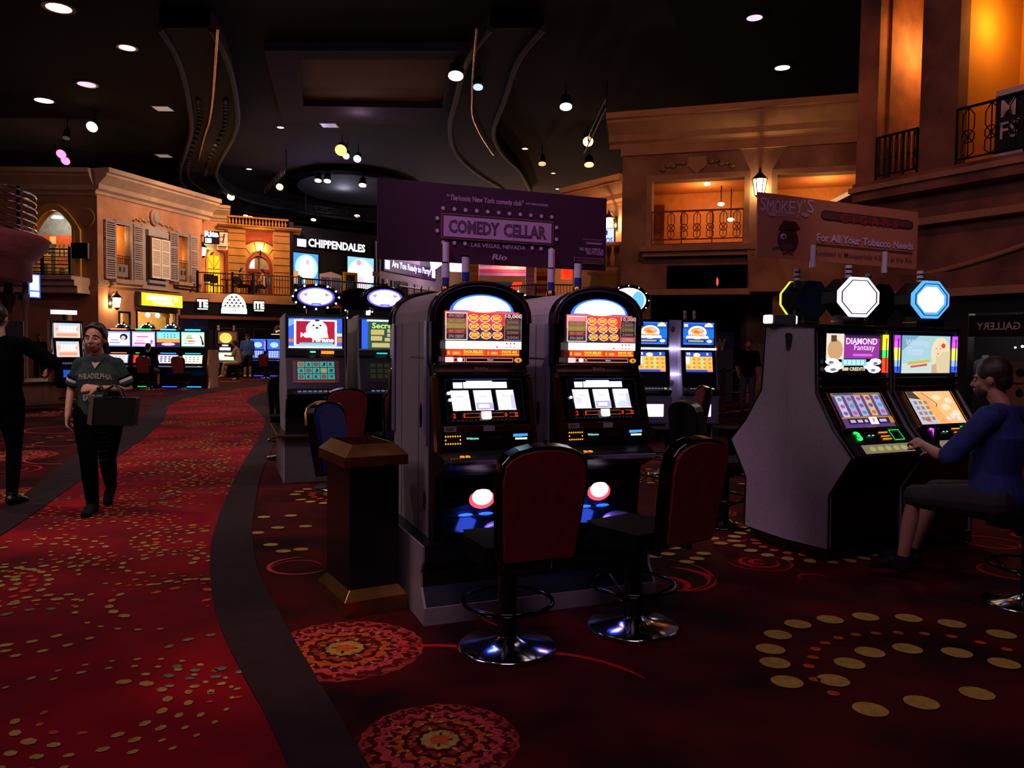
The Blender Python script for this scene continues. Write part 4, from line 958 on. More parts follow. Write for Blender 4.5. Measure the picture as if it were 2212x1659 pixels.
b = MB(FH.T); b.box(.3, 6.3, 2.6, 2.7, 4.0, 7.0, mat('inner_ochre', '#c88040', .8, var=.15)); b.box(.25, 6.3, .3, 2.7, 6.0, 6.1, mat('inner_ceiling', '#b87038', .8)); b.box(.25, 6.3, .3, 2.7, 4.0, 4.15, STB)
b.prism([(.8, 4.2), (1.3, 4.2), (1.3, 5.0), (.8, 5.7)], 'y', 1.8, 2.6, mat('inner_ochre', '#c88040')); struct(b.build('wall_right_inner'))
for s_, n_, z_, r__ in ((2.0, 1.2, 5.97, .09), (2.35, 1.7, 5.5, .1), (2.6, 2.2, 5.15, .1)):
    t = thing('ceiling_lamp', {2.0: 'highest small white ceiling lamp in the balcony room', 2.35: 'middle bright ceiling lamp in the balcony room', 2.6: 'lowest ceiling lamp in the balcony room'}[s_], 'lamp', tuple(FH.p(s_, n_, z_)))
    b = MB(); b.ell((0, 0, 0), (r__, r__, .05), emi('#ffe6b8', 5), 10); b.build('lamp_lens', t)
    if z_ < 5.9: b = MB(); b.cyl((0, 0, .05), (0, 0, 6.0-z_), .015, DARKM, 6); b.build('stem', t)
light('POINT', 'balcony_room_light', tuple(FH.p(1.9, 1.4, 5.6)), 45, (1, .5, .18), size=.1)
light('POINT', 'balcony_room_light', tuple(FH.p(5.0, 1.4, 5.5)), 50, (1, .55, .2), size=.1)
def orn_rail(name, label, Fm, s0, s1, z0, h, n, m):
    t = thing(name, label, 'railing', tuple(Fm.p(s0, -.02, z0)), Fm.a); L = s1-s0
    b = MB(); b.box(0, L, -.02, .02, h-.04, h, m); b.box(0, L, -.015, .015, .12, .15, m); b.box(0, L, -.015, .015, 0, .03, m); b.build('rails', t)
    for x in (0, L/3, 2*L/3, L): b = MB(); b.box(x-.015, x+.015, -.02, .02, 0, h, m); b.build('post', t)
    for k in range(n):
        x = L*(k+.5)/n; b = MB(); w_ = L/n*.26
        for sg in (-1, 1):
            b.tube([(x+sg*.012, 0, .15), (x+sg*w_, 0, .22), (x+sg*w_, 0, h*.36), (x+sg*.02, 0, h*.46), (x+sg*.02, 0, h*.5), (x+sg*w_, 0, h*.62), (x+sg*w_, 0, h*.84), (x+sg*.012, 0, h-.04)], .011, m, 5)
        b.tube([(x+w_*1.1*math.cos(2*math.pi*j/12), 0, h*.49+w_*1.1*math.sin(2*math.pi*j/12)) for j in range(12)], .012, m, 5, closed=True)
        b.box(x-.008, x+.008, -.008, .008, .12, h-.04, m)
        b.build('scroll_baluster', t)
    return t
IRN = mat('red_brown_iron', '#5a1c0c', .5, .3, var=.15)
orn_rail('balcony_railing', 'ornate reddish wrought-iron railing of the tan building balcony', FH, .7, 3.0, 4.2, .88, 7, IRN)
orn_rail('balcony_railing', 'ornate dark wrought-iron railing beyond the tan building pillar', FH, 3.8, 6.2, 4.2, .85, 8, DARKM)
lantern(FH.p(3.37, -.3, 5.55), -17.5, 'lit wall lantern on the pier between the two upper openings', 55, 1.0)
t = thing('wall_lamp_bracket', 'dark iron bracket post under the pier lantern', 'bracket', tuple(FH.p(3.37, -.15, 4.7)), -17.5)
b = MB(); b.lathe([(.05, 0), (.03, .1), (.06, .3), (.03, .5), (.04, .66)], DARKM, n=10); b.build('spindle', t)
# crest
b = MB(FH.T); b.prism([(1.6, 6.42), (2.05, 6.42), (2.05, 6.2), (1.82, 5.98), (1.6, 6.2)], 'y', -.06, 0, TANM)
for sg in (-1, 1):
    for k in range(5): b.ell((1.82+sg*(.35+.13*k), -.03, 6.3-.04*k+.05*(k % 2)), (.09, .04, .07-.006*k), TAN, 8)
tag(b.build('wall_crest'), 'faint plaster shield crest with scrolls above the balcony', 'ornament')
# dark display
t = thing('wall_display', 'wide black display panel with one red light over the dark doorway', 'display', tuple(FH.p(2.12, -.12, 3.09)), -17.5)
b = MB(); b.box(-1.0, 1.0, 0, .12, 0, .56, mat('matte_black', '#020202', .95, spec=.05)); b.build('case', t, .01)
b = MB(); b.ell((.28, -.01, .13), (.03, .01, .11), emi('#d84a28', 1.6), 10); b.build('red_light', t)
# awning seen in the right opening
t = thing('awning_banner', 'dark red slanted awning with white edge and yellow lettering', 'awning', tuple(FH.p(4.2, 1.0, 4.9)), -17.5)
b = MB(); b.prism([(0, -.1), (2.2, -.1), (2.2, 1.0)], 'y', 0, .1, mat('dark_red_awning', '#3c0c14', .8)); b.build('panel', t)
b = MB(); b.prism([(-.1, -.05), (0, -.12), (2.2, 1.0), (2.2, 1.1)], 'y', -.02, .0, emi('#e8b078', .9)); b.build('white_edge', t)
b = MB(); b.text('"THE', plane_T(1.3, -.01, .05), .6, .26, mat('letter_yellow', '#d8a038', .7), .03); b.build('lettering', t)
# ground floor recess behind H
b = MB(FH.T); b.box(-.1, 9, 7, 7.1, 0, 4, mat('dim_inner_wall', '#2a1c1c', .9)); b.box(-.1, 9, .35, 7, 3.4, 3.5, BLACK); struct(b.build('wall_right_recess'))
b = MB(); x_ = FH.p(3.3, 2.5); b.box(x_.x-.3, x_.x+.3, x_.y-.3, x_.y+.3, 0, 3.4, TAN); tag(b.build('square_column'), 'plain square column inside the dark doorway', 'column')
q = G(1612, 880); FS = Fr((q.x-.42, q.y+1.6), 0)
t = thing('roll_up_banner', 'dark blue standing banner with a pale W mark behind the standing man', 'banner', (FS.o.x+.1, FS.o.y, 0), 0)
b = MB(); b.box(-.4, .4, 0, .03, .05, 2.0, mat('navy_banner', '#20304c', .7)); b.build('panel', t)
b = MB(); P = Pic(b, plane_T(-.4, -.004, .05), .8, 1.95, .002); P.text('W', .3, .72, .72, .9, mat('banner_gold', '#a88858', .7), .05); b.build('print', t)
b = MB(); b.box(-.42, .42, -.1, .1, 0, .05, DCHROME); b.build('base', t)
# chrome crowd railing
t = railing('chrome_guard_rail', 'shiny double guard rail beside the standing man', [tuple(G(1500, 905)), tuple(G(1560, 900)), tuple(G(1660, 885))], 1.02, CHROME, rails=1, rr=.045, top=.03)

# ------------------------------------------------------------------ near right building (I)
FI = Fr((7.03, 16), -60)
BRN = mat('brown_plaster', '#8c5c48', .9, var=.25, scale=1.3, bump=.1, col2='#5e3a30')
b = MB(FI.T)
rect_holes(b, -.2, 6.5, 4.0, 9.6, [(.25, 1.14, 4.8, 9.0), (1.86, 5.6, 4.8, 9.0)], 0, .3, BRN)
b.box(-.2, .3, .3, 2.0, 0, 9.6, BRN); struct(b.build('wall_right_near'))
b = MB(FI.T); b.box(.0, 6.5, -.35, 0, 4.45, 4.8, BRN); b.box(-.05, 6.5, -.42, 0, 4.62, 4.72, TANM); b.box(0, 6.5, -.2, 0, 3.85, 3.98, TANM); b.box(0, 6.5, -.15, .3, 2.62, 2.95, BRN); b.box(.0, 6.5, -.25, .1, 2.5, 2.64, TANM); struct(b.build('trim_13'))
b = MB(FI.T); b.box(-.1, 6.5, .05, .3, 2.9, 4.1, BRN); struct(b.build('wall_right_near_band'))
ORB = mat('orange_room_wall', '#d08a20', .85, var=.1, scale=1)
b = MB(FI.T); b.box(.0, 6.5, 2.2, 2.3, 4.0, 9.6, ORB); b.box(1.2, 1.75, .3, 2.2, 4.8, 9.6, ORB); b.box(0, 6.5, .0, 2.3, 4.6, 4.8, BRN); b.box(-.2, 6.5, -.1, 2.3, 8.9, 9.1, ORB); struct(b.build('wall_right_near_inner'))
for s_, pw in ((.7, 85), (2.3, 60)): light('POINT', 'orange_room_light', tuple(FI.p(s_, 1.0, 7.6)), pw, (1, .5, .1), size=.15)
orn_rail('balcony_railing', 'green black scrolled railing in the narrow orange opening', FI, .27, 1.13, 4.82, .9, 7, mat('green_iron', '#12180c', .5, .3))
orn_rail('balcony_railing', 'tall black scrolled iron railing at the top right corner', FI, 1.88, 5.5, 4.82, 1.05, 9, DARKM)
t = thing('shop_banner', 'dark poster with white letters behind the top right railing', 'poster', tuple(FI.p(2.2, .6, 4.9)), -60)
b = MB(); b.box(0, .5, 0, .04, 0, 1.3, mat('teal_dark', '#0c2024', .7)); b.build('panel', t)
b = MB(); P = Pic(b, plane_T(0, -.004, 0), .5, 1.3, .003); P.rect(0, .92, 1, 1, WHITEP).text('M', .2, .62, .7, .85, WHITEP, .01).text('FS', .2, .32, .8, .55, WHITEP, .01).rect(0, .05, 1, .13, WHITEP).rect(0, 0, 1, .05, mat('stripe_red', '#a02018', .7)); b.build('print', t)
b = MB(FI.T); b.box(2.8, 3.6, .55, .6, 4.85, 6.1, mat('teal_dark', '#0c2024')); struct(b.build('wall_right_near_panel'))
# arch relief under the near balcony
b = MB(FI.T)
ar = [(1.3, 2.95)] + [(1.3+2.6*math.sin(R(a)), 2.95+.8*(1-math.cos(R(a)))**.6) for a in range(10, 91, 8)]
b.tube([(x, .02, z) for x, z in ar], .05, TANM, 6); struct(b.build('trim_14'))
# dark shop front
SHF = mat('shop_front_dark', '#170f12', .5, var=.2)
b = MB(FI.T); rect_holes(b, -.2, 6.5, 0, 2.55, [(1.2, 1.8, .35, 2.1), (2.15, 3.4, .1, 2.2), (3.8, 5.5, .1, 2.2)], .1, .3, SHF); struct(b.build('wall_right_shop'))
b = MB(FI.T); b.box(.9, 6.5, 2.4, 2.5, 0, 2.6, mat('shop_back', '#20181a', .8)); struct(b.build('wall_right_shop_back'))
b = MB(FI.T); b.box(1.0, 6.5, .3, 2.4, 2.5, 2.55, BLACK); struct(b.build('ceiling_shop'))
light('POINT', 'gallery_light', tuple(FI.p(2.6, 1.6, 2.2)), 16, (1, .85, .8), size=.1)
light('POINT', 'gallery_light', tuple(FI.p(1.5, 1.2, 2.2)), 8, (.8, .85, 1), size=.1)
t = thing('gallery_sign', 'black shop sign with reversed pale lettering in the right window', 'sign', tuple(FI.p(2.18, .05, 1.78)), -60)
b = MB(); b.box(0, 1.2, 0, .04, 0, .38, BLACK); b.build('case', t)
b = MB(); b.text('T GALLERY', plane_T(.15, -.006, .12) @ Matrix.Translation((.9, 0, 0)) @ Matrix.Diagonal((-1, 1, 1, 1)), .9, .13, mat('pale_letters', '#c8b8a0', .6), .01); b.build('letters', t)
def mannequin(s_, n_, h, col, label):
    t = thing('mannequin', label, 'mannequin', tuple(FI.p(s_, n_, 0)), -60)
    b = MB(); b.lathe([(.02, h-.12), (.06, h-.1), (.07, h-.16), (.2, h-.22), (.21, h-.45), (.15, h-.65), (.19, h-.85), (.17, h-.9)], col, n=16, sy=.6); b.build('jacket', t)
    b = MB(); b.cyl((0, 0, .02), (0, 0, h-.85), .02, CHROME, 8); b.lathe([(.16, 0), (.15, .02), (.02, .03)], CHROME, n=14); b.build('stand', t)
mannequin(1.45, .9, 1.75, mat('denim_jacket', '#3c5a78', .8, var=.3), 'denim jacket on a mannequin in the narrow shop window')
mannequin(1.75, 1.4, 1.55, mat('grey_jacket', '#6a6470', .8), 'grey shirt on a stand behind the denim jacket')
t = thing('spotted_board', 'tall beige board with dark round spots in the shop window', 'board', tuple(FI.p(2.35, .7, .1)), -60)
b = MB(); b.box(0, .55, 0, .05, 0, 1.25, mat('beige_board', '#7a5c34', .8)); b.build('board', t)
b = MB(); P = Pic(b, plane_T(0, -.005, 0), .55, 1.25, .003); P.ells([(.25, .9, .14, .07), (.75, .84, .14, .06), (.2, .7, .16, .07), (.75, .55, .12, .06), (.3, .45, .14, .06), (.7, .25, .14, .06)], BLACK, 12).rects([(.1, .55, .35, .57), (.55, .68, .85, .7)], BLACK); b.build('spots', t)
for k, (s_, z_, c_, r_) in enumerate(((2.75, 1.5, '#ffe0b0', .05), (2.62, 1.62, '#ffffff', .025), (2.9, 1.64, '#ff90b0', .025), (3.05, 1.5, '#c8d8ff', .03), (2.5, 1.6, '#ffffff', .02), (1.3, 1.75, '#ffffff', .02), (1.7, 1.7, '#b8e0b8', .03), (2.95, .95, '#ff5828', .05))):
    b = MB(); p = FI.p(s_, 1.0, z_); b.ell(tuple(p), (r_, r_, r_), emi(c_, 2.0), 10); b.tube([tuple(p), (p.x, p.y, 2.5)], .004, DARKM, 4)
    tag(b.build('display_lamp'), ['brightest round lamp in the gallery window', 'small white lamp upper left in the gallery window', 'small pink lamp in the gallery window', 'bluish lamp at the right of the gallery window', 'tiny white lamp near the spotted board', 'tiny white lamp over the denim jacket', 'greenish lamp beside the grey shirt', 'orange red light low in the gallery window'][k], 'lamp')
t = thing('small_wall_panel', 'small dark framed panel on the wall right of the cigar sign', 'panel', tuple(FI.p(.62, -.03, 3.2)), -60)
b = MB(); b.box(0, .4, 0, .03, 0, .5, SHF); b.build('panel', t); b = MB(); b.ring([(-.03, -.03), (-.03, .53), (.43, .53), (.43, -.03)], [(0, 0), (0, .5), (.4, .5), (.4, 0)], 'y', -.02, 0.0, BRN); b.build('frame', t)
# ------------------------------------------------------------------ stools
BRASSR = mat('rim_gold_edge', '#c8964a', .3, .8, var=.1)
def back_outline(w0, w1, z0, z1, arch, n=10, g=0.0):
    pts = [(-w0/2-g, z0-g), (-w1/2-g, z0+(z1-z0)*.72)]
    for k in range(1, n): a = math.pi*(1-k/n); pts.append(((w1/2+g)*math.cos(a)**1 if abs(math.cos(a)) < .999 else (w1/2+g)*math.cos(a), z0+(z1-z0)*.72 + ((z1-z0)*.28+g)*math.sin(a)**.55))
    pts += [(w1/2+g, z0+(z1-z0)*.72), (w0/2+g, z0-g)]
    return pts
def make_stool(label, loc, rz, back=REDF, seat=BLKF, rim=GLOSSB, group=None, edge=None):
    t = thing('casino_stool', label, 'chair', loc, rz, group)
    TB = Matrix.Translation((0, .22, 0)) @ Matrix.Rotation(R(-9), 4, 'X')
    outer = back_outline(.34, .4, .56, 1.07, .1, g=.018); inner = back_outline(.34, .4, .56, 1.07, .1)
    b = MB(TB); b.prism(inner, 'y', .0, .075, back); b.prism(back_outline(.3, .35, .6, 1.03, .1), 'y', -.03, .0, back); b.build('backrest', t, .012)
    b = MB(TB); b.ring(outer, inner, 'y', -.012, .06, rim); b.build('back_frame', t, .006)
    if edge: b = MB(TB); b.tube([(x, .06, z) for x, z in outer[1:-1]], .011, edge, 6); b.build('gold_edge', t)
    b = MB(); b.prism([(-.17, -.2), (.17, -.2), (.2, -.08), (.19, .2), (-.19, .2), (-.2, -.08)], 'z', .47, .565, seat); b.build('seat', t, .035, 3)
    b = MB(); b.tube([(-.12, .16, .48), (-.12, .27, .47), (-.12, .27, .75)], .016, BLACK); b.build('back_bracket', t); b = MB(); b.tube([(.12, .16, .48), (.12, .27, .47), (.12, .27, .75)], .016, BLACK); b.build('back_bracket', t)
    b = MB(); b.cyl((0, 0, .04), (0, 0, .47), .048, BLACK, 20); b.cyl((0, 0, .42), (0, 0, .47), .09, BLACK, 16); b.build('column', t)
    b = MB(); b.tube([(.225*math.cos(R(a)), .225*math.sin(R(a)), .24) for a in range(0, 360, 12)], .011, GLOSSB, 8, closed=True)
    for a in (20, 140, 260): b.tube([(.045*math.cos(R(a)), .045*math.sin(R(a)), .16), (.15*math.cos(R(a)), .15*math.sin(R(a)), .19), (.225*math.cos(R(a)), .225*math.sin(R(a)), .24)], .009, GLOSSB, 6)
    b.build('foot_ring', t)
    b = MB(); b.lathe([(.245, .0), (.25, .012), (.235, .022), (.12, .035), (.06, .06), (.05, .07)], CHROME if rim is not BLACK else GLOSSB, n=40); b.build('base_plate', t)
    return t
def cp(src, label, loc, rz, group=None):
    return dup(src, loc, rz, label, group)
sA = make_stool('red-backed black stool facing the left front slot machine, nearest to the camera', (-.009, 3.86, 0), 202)
cp(sA, 'red-backed black stool facing the right front slot machine, turned slightly left', (.665, 4.17, 0), 218)
cp(sA, 'red-backed stool under the seated man in the blue shirt at the right edge', (3.1, 4.63, 0), 218)
sM = make_stool('all-black stool with chrome base between the white machine bank and the grey side panel', (1.82, 6.68, 0), 112, back=BLKF, rim=BLACK)
lb_o = G(612, 1043)
# ------------------------------------------------------------------ round-top machines
def Zp(b): return b
BOOT_P = mat('plum_plastic', '#2a0c18', .25, var=.2)
SILP = mat('lilac_silver', '#a79fc0', .25, .6, var=.1)
YB = emi('#ff9a1c', 1.6); REDE = emi('#ff2818', 1.6); WH = emi('#f0ecff', 1.8); CYE = emi('#7cffe8', 1.4); BLE = emi('#2c7cff', 2.2)
def pay_picture(P, alt):
    P.rect(0, 0, 1, 1, emi('#140410', .5))
    P.rect(.03, .7, .99, 1, emi('#e83a22', 1.1)).rect(.03, .44, .98, .72, emi('#6a1020', .8)).rect(.3, .44, .76, .56, emi('#1c0a28', .6)).rect(.03, .97, .97, .99, emi('#ff6a58', 1.1))
    rows = ['#6a2c40', '#9a7a58', '#b0a03c', '#a03a3c', '#3c2632']; tx = ['4TH CREDIT', '2ND CREDIT', '1ST CREDIT', '3RD CREDIT', '5TH CREDIT']
    for k in range(5):
        v = .86-.1*k; hot = alt and k == 0
        P.rect(.05, v, .295, v+.095, emi(rows[k] if not hot else '#ff8c8c', .7 if not hot else 1.1)).text(tx[k], .075, v+.02, .27, v+.078, emi('#d8b8b0' if k in (0, 4) else '#d0a080', .75), .01)
    P.frame(.035, .44, .31, .965, .004, emi('#f8f0f0', 1.2))
    for r_ in range(3):
        for q in range(3):
            u = .385+.145*q; v = .865-.165*r_
            P.poly([(u+.072*math.cos(R(a)), v+.08*math.sin(R(a))) for a in range(0, 360, 45)], emi('#ffd8d0', 1.2))
            P.poly([(u+.06*math.cos(R(a)), v+.066*math.sin(R(a))) for a in range(0, 360, 45)], emi('#f0603c', .9))
            P.rect(u-.045, v-.035, u+.045, v+.045, emi('#ffb838', 1.05)).rect(u-.03, v-.05, u+.03, v-.03, emi('#d86a28', .9)).rect(u-.03, v+.047, u+.03, v+.06, emi('#8c2c18', .6))
            P.rects([(u-.06, v-.01, u-.05, v+.02), (u+.05, v-.01, u+.06, v+.02)], emi('#8c2c18', .6))
    for k in range(4):
        v = .75-.1*k; hot = alt and k == 3
        P.rect(.76, v, .975, v+.095, emi(('#5a4a50', '#6a6430', '#5c2c34', '#3c2430')[k] if not hot else '#ff7070', .6)).text('2000', .785, v+.02, .945, v+.075, emi('#b8a090', .6 if not hot else 1.2), .01)
    P.rect(.76, .855, .99, .965, emi('#4a2434', .6)).text('10,000', .765, .865, .985, .95, emi('#f0d0d0', 1.1 if not alt else .7), .03)
    P.frame(.755, .44, .98, .96, .003, emi('#b8a0a0', .8))
    P.rect(.01, .265, .98, .42, emi('#fff4f4', 1.5)); P.rects([(.255, .265, .258, .42), (.505, .265, .508, .42), (.745, .265, .748, .42)], emi('#d8a8a8', .8))
    P.ells([(.785, .38, .012, .018), (.835, .38, .012, .018), (.885, .38, .012, .018), (.66, .31, .012, .018)], emi('#d83840', .9)).text('200', .91, .355, .965, .4, emi('#e07078', .9)).text('100', .91, .28, .965, .325, emi('#e07078', .9))
    P.rects([(.77, .3, .8, .315), (.82, .3, .85, .315), (.87, .3, .9, .315)], emi('#e07078', .9)).text('40', .7, .355, .735, .4, emi('#e8a0a8', .9)).text('20', .7, .28, .735, .325, emi('#e8a0a8', .9))
    P.rect(.02, .13, .95, .255, emi('#f0481c', 1.15)).rect(.515, .13, .52, .255, emi('#b02010', .8))
    P.text('1', .035, .165, .055, .22, emi('#ffd040', 1.4), .03).text('DOUBLES', .235, .185, .475, .24, emi('#ffd040', 1.4), .04).rect(.23, .155, .48, .168, emi('#ffd040', 1.2)).text('2', .53, .165, .555, .22, emi('#ffd040', 1.4), .03).text('PAYS 4X', .72, .185, .92, .24, emi('#ffd040', 1.4), .04).rect(.71, .155, .94, .168, emi('#ffd040', 1.2))
    P.rect(.09, .16, .185, .215, emi('#ffa858', 1.1)).rect(.58, .16, .66, .215, emi('#ffa858', 1.1))
    P.rect(.0, .01, .1, .11, emi('#ffc8c8', 1.3)).rect(.1, .015, .245, .1, emi('#ff9c98', 1)).rect(.11, .03, .235, .085, emi('#301018', .5)).ell(.18, .06, .035, .045, emi('#ffe8e8', 1.2)).rect(.255, .015, .86, .1, emi('#ff9c98', 1)).rect(.262, .028, .853, .087, emi('#1c0810', .5)).text('Return', .53, .045, .6, .075, emi('#ffffff', 1.1))
    P.ell(.925, .055, .05, .05, emi('#e89048', 1.1)).rect(.92, .03, .94, .075, emi('#5a2c14', .6))
def reel_picture(P, alt):
    P.rect(0, 0, 1, 1, mat('screen_glass_black', '#060508', .08, spec=.6))
    P.frame(.06, .06, .95, .93, .0015, emi('#2c2c48', .5))
    P.rect(.15, .745, .255, .87, WH).rect(.265, .745, .77, .875, WH).rect(.3, .875, .6, .9, WH).rect(.15, .925, .78, .94, emi('#4a50a0', .6))
    for k, u in enumerate((.11, .37, .63)):
        P.poly([(u, .70), (u+.205, .70), (u+.225, .28), (u+.02, .28)], emi('#eae6ff', 1.7)); P.poly([(u+.06, .6), (u+.15, .6), (u+.16, .54), (u+.07, .54)], emi('#dcd4f8', 1.3))
    P.poly([(.39, .44), (.59, .44), (.592, .29), (.398, .29)], emi('#b8b4d8', 1.2)).rect(.42, .33, .54, .4, emi('#f4f0ff', 2)).rect(.44, .295, .53, .31, emi('#e88c98', 1))
    P.poly([(.79, .6), (.835, .6), (.85, .3), (.8, .3)], emi('#c0b8e8', 1.4))
    if alt: P.ell(.74, .36, .07, .08, emi('#c8d0f8', 1.3)).ell(.17, .45, .05, .07, emi('#d0ccec', 1.4))
    P.ells([(.09, .64, .022, .035), (.1, .5, .02, .033)] if not alt else [(.08, .52, .02, .033)], WH, 14)
    for v in (.33, .42, .5, .58, .64): P.rects([(.335, v, .365, v+.008), (.6, v+.01, .625, v+.018)], emi('#3a2a1c', .5))
    P.rects([(.24, .13, .43, .14), (.24, .21, .43, .22), (.56, .13, .7, .14), (.56, .215, .7, .225), (.76, .13, .84, .14), (.76, .21, .84, .22), (.83, .13, .84, .22)], emi('#d87030', .7))
    for t, u in (('2', .12), ('1', .235), ('0', .425), ('0', .705), ('2', .835)): P.text(t, u, .125, u+.028 if t != '1' else u+.014, .22, REDE, .02)
    P.rect(.435, .1, .55, .25, WH).rect(.445, .085, .54, .1, WH)
    P.rects([(.14, .26, .2, .27), (.3, .26, .38, .27), (.6, .26, .68, .27), (.78, .26, .86, .27)], emi('#8c8494', .5)).rects([(.1+.05*k, .07, .13+.05*k, .078) for k in range(15)], emi('#5a5870', .5))
def slot_round(label, loc, rz, group, alt=False, tube_h=.2, back=False):
    t = thing('slot_machine', label, 'slot machine', loc, rz, group)
    arch = [(-.28, 1.64)] + [(.28*math.cos(math.pi*(1-k/16)), 1.64+.2*math.sin(math.pi*k/16)**.75) for k in range(1, 16)] + [(.28, 1.64)]
    b = MB(); b.prism([(-.28, .42)] + arch + [(.28, .42)], 'y', -.4, 0, GREYL, smooth=False); b.build('cabinet', t, .004)
    b = MB(); b.box(-.283, -.28, -.4, 0, 1.43, 1.436, BLACK); b.box(-.282, .282, -.203, -.199, .42, 1.64, BLACK); b.build('panel_seam', t)
    a2 = [(x*1.04, 1.62+(z-1.62)*1.07) for x, z in arch]
    b = MB(); b.prism([(-.29, 1.4)] + a2 + [(.29, 1.4)], 'y', -.49, -.4, GLOSSB); b.build('arch_bezel', t, .012, 3)
    b = MB(); b.tube([(x*.985, -.49, z-.006) for x, z in a2], .017, BOOT_P, 8); b.build('arch_trim', t)
    b = MB(); b.box(-.297, -.288, -.41, -.36, .95, 1.64, SILP); b.build('corner_strip', t); b = MB(); b.box(.288, .297, -.41, -.36, .95, 1.64, SILP); b.build('corner_strip', t)
    b = MB(); hp = [(-.19+.0, 1.695), (.19, 1.695)] + ell_pts(0, 1.69, .19, .1, 3, 177, 14); b.prism(hp, 'y', -.498, -.49, emi('#2c60ff', 2.0)); b.prism([(x*.9, 1.7+(z-1.695)*.86) for x, z in hp], 'y', -.502, -.498, emi('#a8e8ff', 2.6)); b.ell((0, -.5, 1.73), (.13, .004, .04), emi('#ffffff', 3.2), 20); b.build('arch_light', t)
    b = MB(); P = Pic(b, plane_T(-.23, -.4905, 1.41), .46, .285); pay_picture(P, alt); b.build('paytable_screen', t)
    # lower body
    prof = [(-.4, 1.40), (-.475, 1.40), (-.50, 1.36), (-.58, 1.05), (-.6, .935), (-.68, .9), (-.70, .87), (-.66, .84), (-.54, .79), (-.5, .42), (-.4, .42)]
    b = MB(); b.prism(prof, 'x', -.275, .275, BLACK); b.build('front_body', t, .006)
    b = MB(); b.box(-.28, .28, -.505, -.47, 1.395, 1.405, CHROME); b.box(-.28, .28, -.52, -.47, 1.335, 1.35, CHROME); b.build('chrome_strip', t, .004)
    b = MB(); b.text('Bally', plane_T(-.04, -.5, 1.362, 76), .08, .025, mat('etched_silver', '#8a8490', .4)); b.build('brand_plate', t)
    for sg in (-1, 1):
        b = MB(); b.prism([(-.46, 1.335), (-.515, 1.335), (-.6, 1.05), (-.625, .93), (-.57, .93)], 'x', sg*.262, sg*.292, GOLD); b.build('side_frame', t, .006)
    b = MB(); P = Pic(b, plane_T(-.255, -.5905, 1.075, 74), .51, .27); reel_picture(P, alt); b.build('reel_screen', t)
    b = MB(); b.box(-.26, .26, -.605, -.58, 1.035, 1.07, GOLD); b.build('brass_band', t, .003)
    b = MB(); P = Pic(b, plane_T(-.25, -.606, 1.037), .5, .03); st = mat('paper_label', '#9a8a98', .8); P.rect(.0, 0, .14, 1, st).rect(.45, 0, .58, 1, st).rects([(.02, .3, .1, .4), (.02, .6, .12, .7)], BLACK); b.build('label_stickers', t)
    b = MB(); P = Pic(b, plane_T(-.255, -.6085, .935, 84), .51, .1); P.rect(0, 0, 1, 1, BLACK)
    dots = [(.03+.027*k, .78, .009, .05) for k in range(7)] + [(.03+.027*k, .38, .009, .05) for k in range(7)] + [(.03, .58, .009, .05), (.192, .58, .009, .05)]
    P.ells(dots, YB, 8).text('Welcome', .26, .58, .4, .7, CYE, .02).ells([(.52+.02*k, .6+.12*j, .006, .04) for k in range(8) for j in (0, 1)], mat('dim_dots', '#5a3038', .6), 6)
    P.rect(.8, .68, .97, .82, BLE).rect(.8, .66, .9, .7, BLE).rect(.82, .5, .96, .6, emi('#ffe8b0', 1.6)); b.build('bill_panel', t)
    # button deck
    b = MB(); b.prism([(-.58, .925), (-.69, .893), (-.705, .88), (-.58, .9)], 'x', -.26, .26, mat('deck_plastic', '#1c1a26', .2, .2, var=.1))
    b.prism([(-.2, -.69), (.0, -.712), (.07, -.74), (.25, -.74), (.25, -.7), (-.24, -.68), (-.25, -.70)], 'z', .868, .89, SILP); b.build('button_deck', t, .004)
    DT = plane_T(-.26, -.688, .896, 16)
    for k, (u, w_, cc) in enumerate(((.16, .05, emi('#ff8c1c', 1.2)), (.22, .05, emi('#ff8c1c', 1.2)), (.52, .07, emi('#6c78a8', .7)), (.64, .06, emi('#6c6c98', .6)), (.78, .14, emi('#8888b8', .7)))):
        b = MB(); b.box(u*.52, (u+w_)*.52, .02+.02*(k > 1), .05+.03*(k > 1), 0, .006, cc, DT); b.build('button', t, .002)
    b = MB(); P = Pic(b, DT @ Matrix.Translation((0, 0, .001)), .52, .1); P.ells([(.5, .15, .015, .07), (.62, .2, .015, .07)], emi('#48e8c8', 1.1), 8).ells([(.06+.03*k, .16, .009, .06) for k in range(4)], YB, 8); b.build('deck_lights', t)
    b = MB(); b.box(-.25, .25, -.512, -.5, .77, .79, DCHROME); b.build('lower_ledge', t)
    b = MB(); b.lathe([(.01, .008), (.07, .006), (.082, 0)], emi('#ff4a58', 1.6), T=Matrix.Translation((.0, -.522, .655)) @ Matrix.Rotation(R(90), 4, 'X'), n=28, sy=.78); b.lathe([(.01, .014), (.06, .008)], emi('#ffe0f8', 3.0), T=Matrix.Translation((.0, -.522, .66)) @ Matrix.Rotation(R(90), 4, 'X'), n=28, sy=.78); b.build('belly_light', t)
    b = MB(); b.prism([(-.5, .56), (-.53, .56), (-.6, .48), (-.58, .44), (-.5, .44)], 'x', -.24, .24, mat('tray_black', '#0a0a12', .15, .3)); b.build('lower_tray', t, .006)
    b = MB(); b.ell((.1, -.56, .47), (.13, .09, .06), SILP, 20); b.build('tray_dome', t)
    b = MB()
    for x in (-.1, .02): b.ell((x, -.535, .565), (.045, .008, .009), emi('#1c50ff', 3), 10)
    b.ell((-.2, -.585, .475), (.02, .008, .015), emi('#1c30ff', .8), 10); b.build('blue_leds', t)
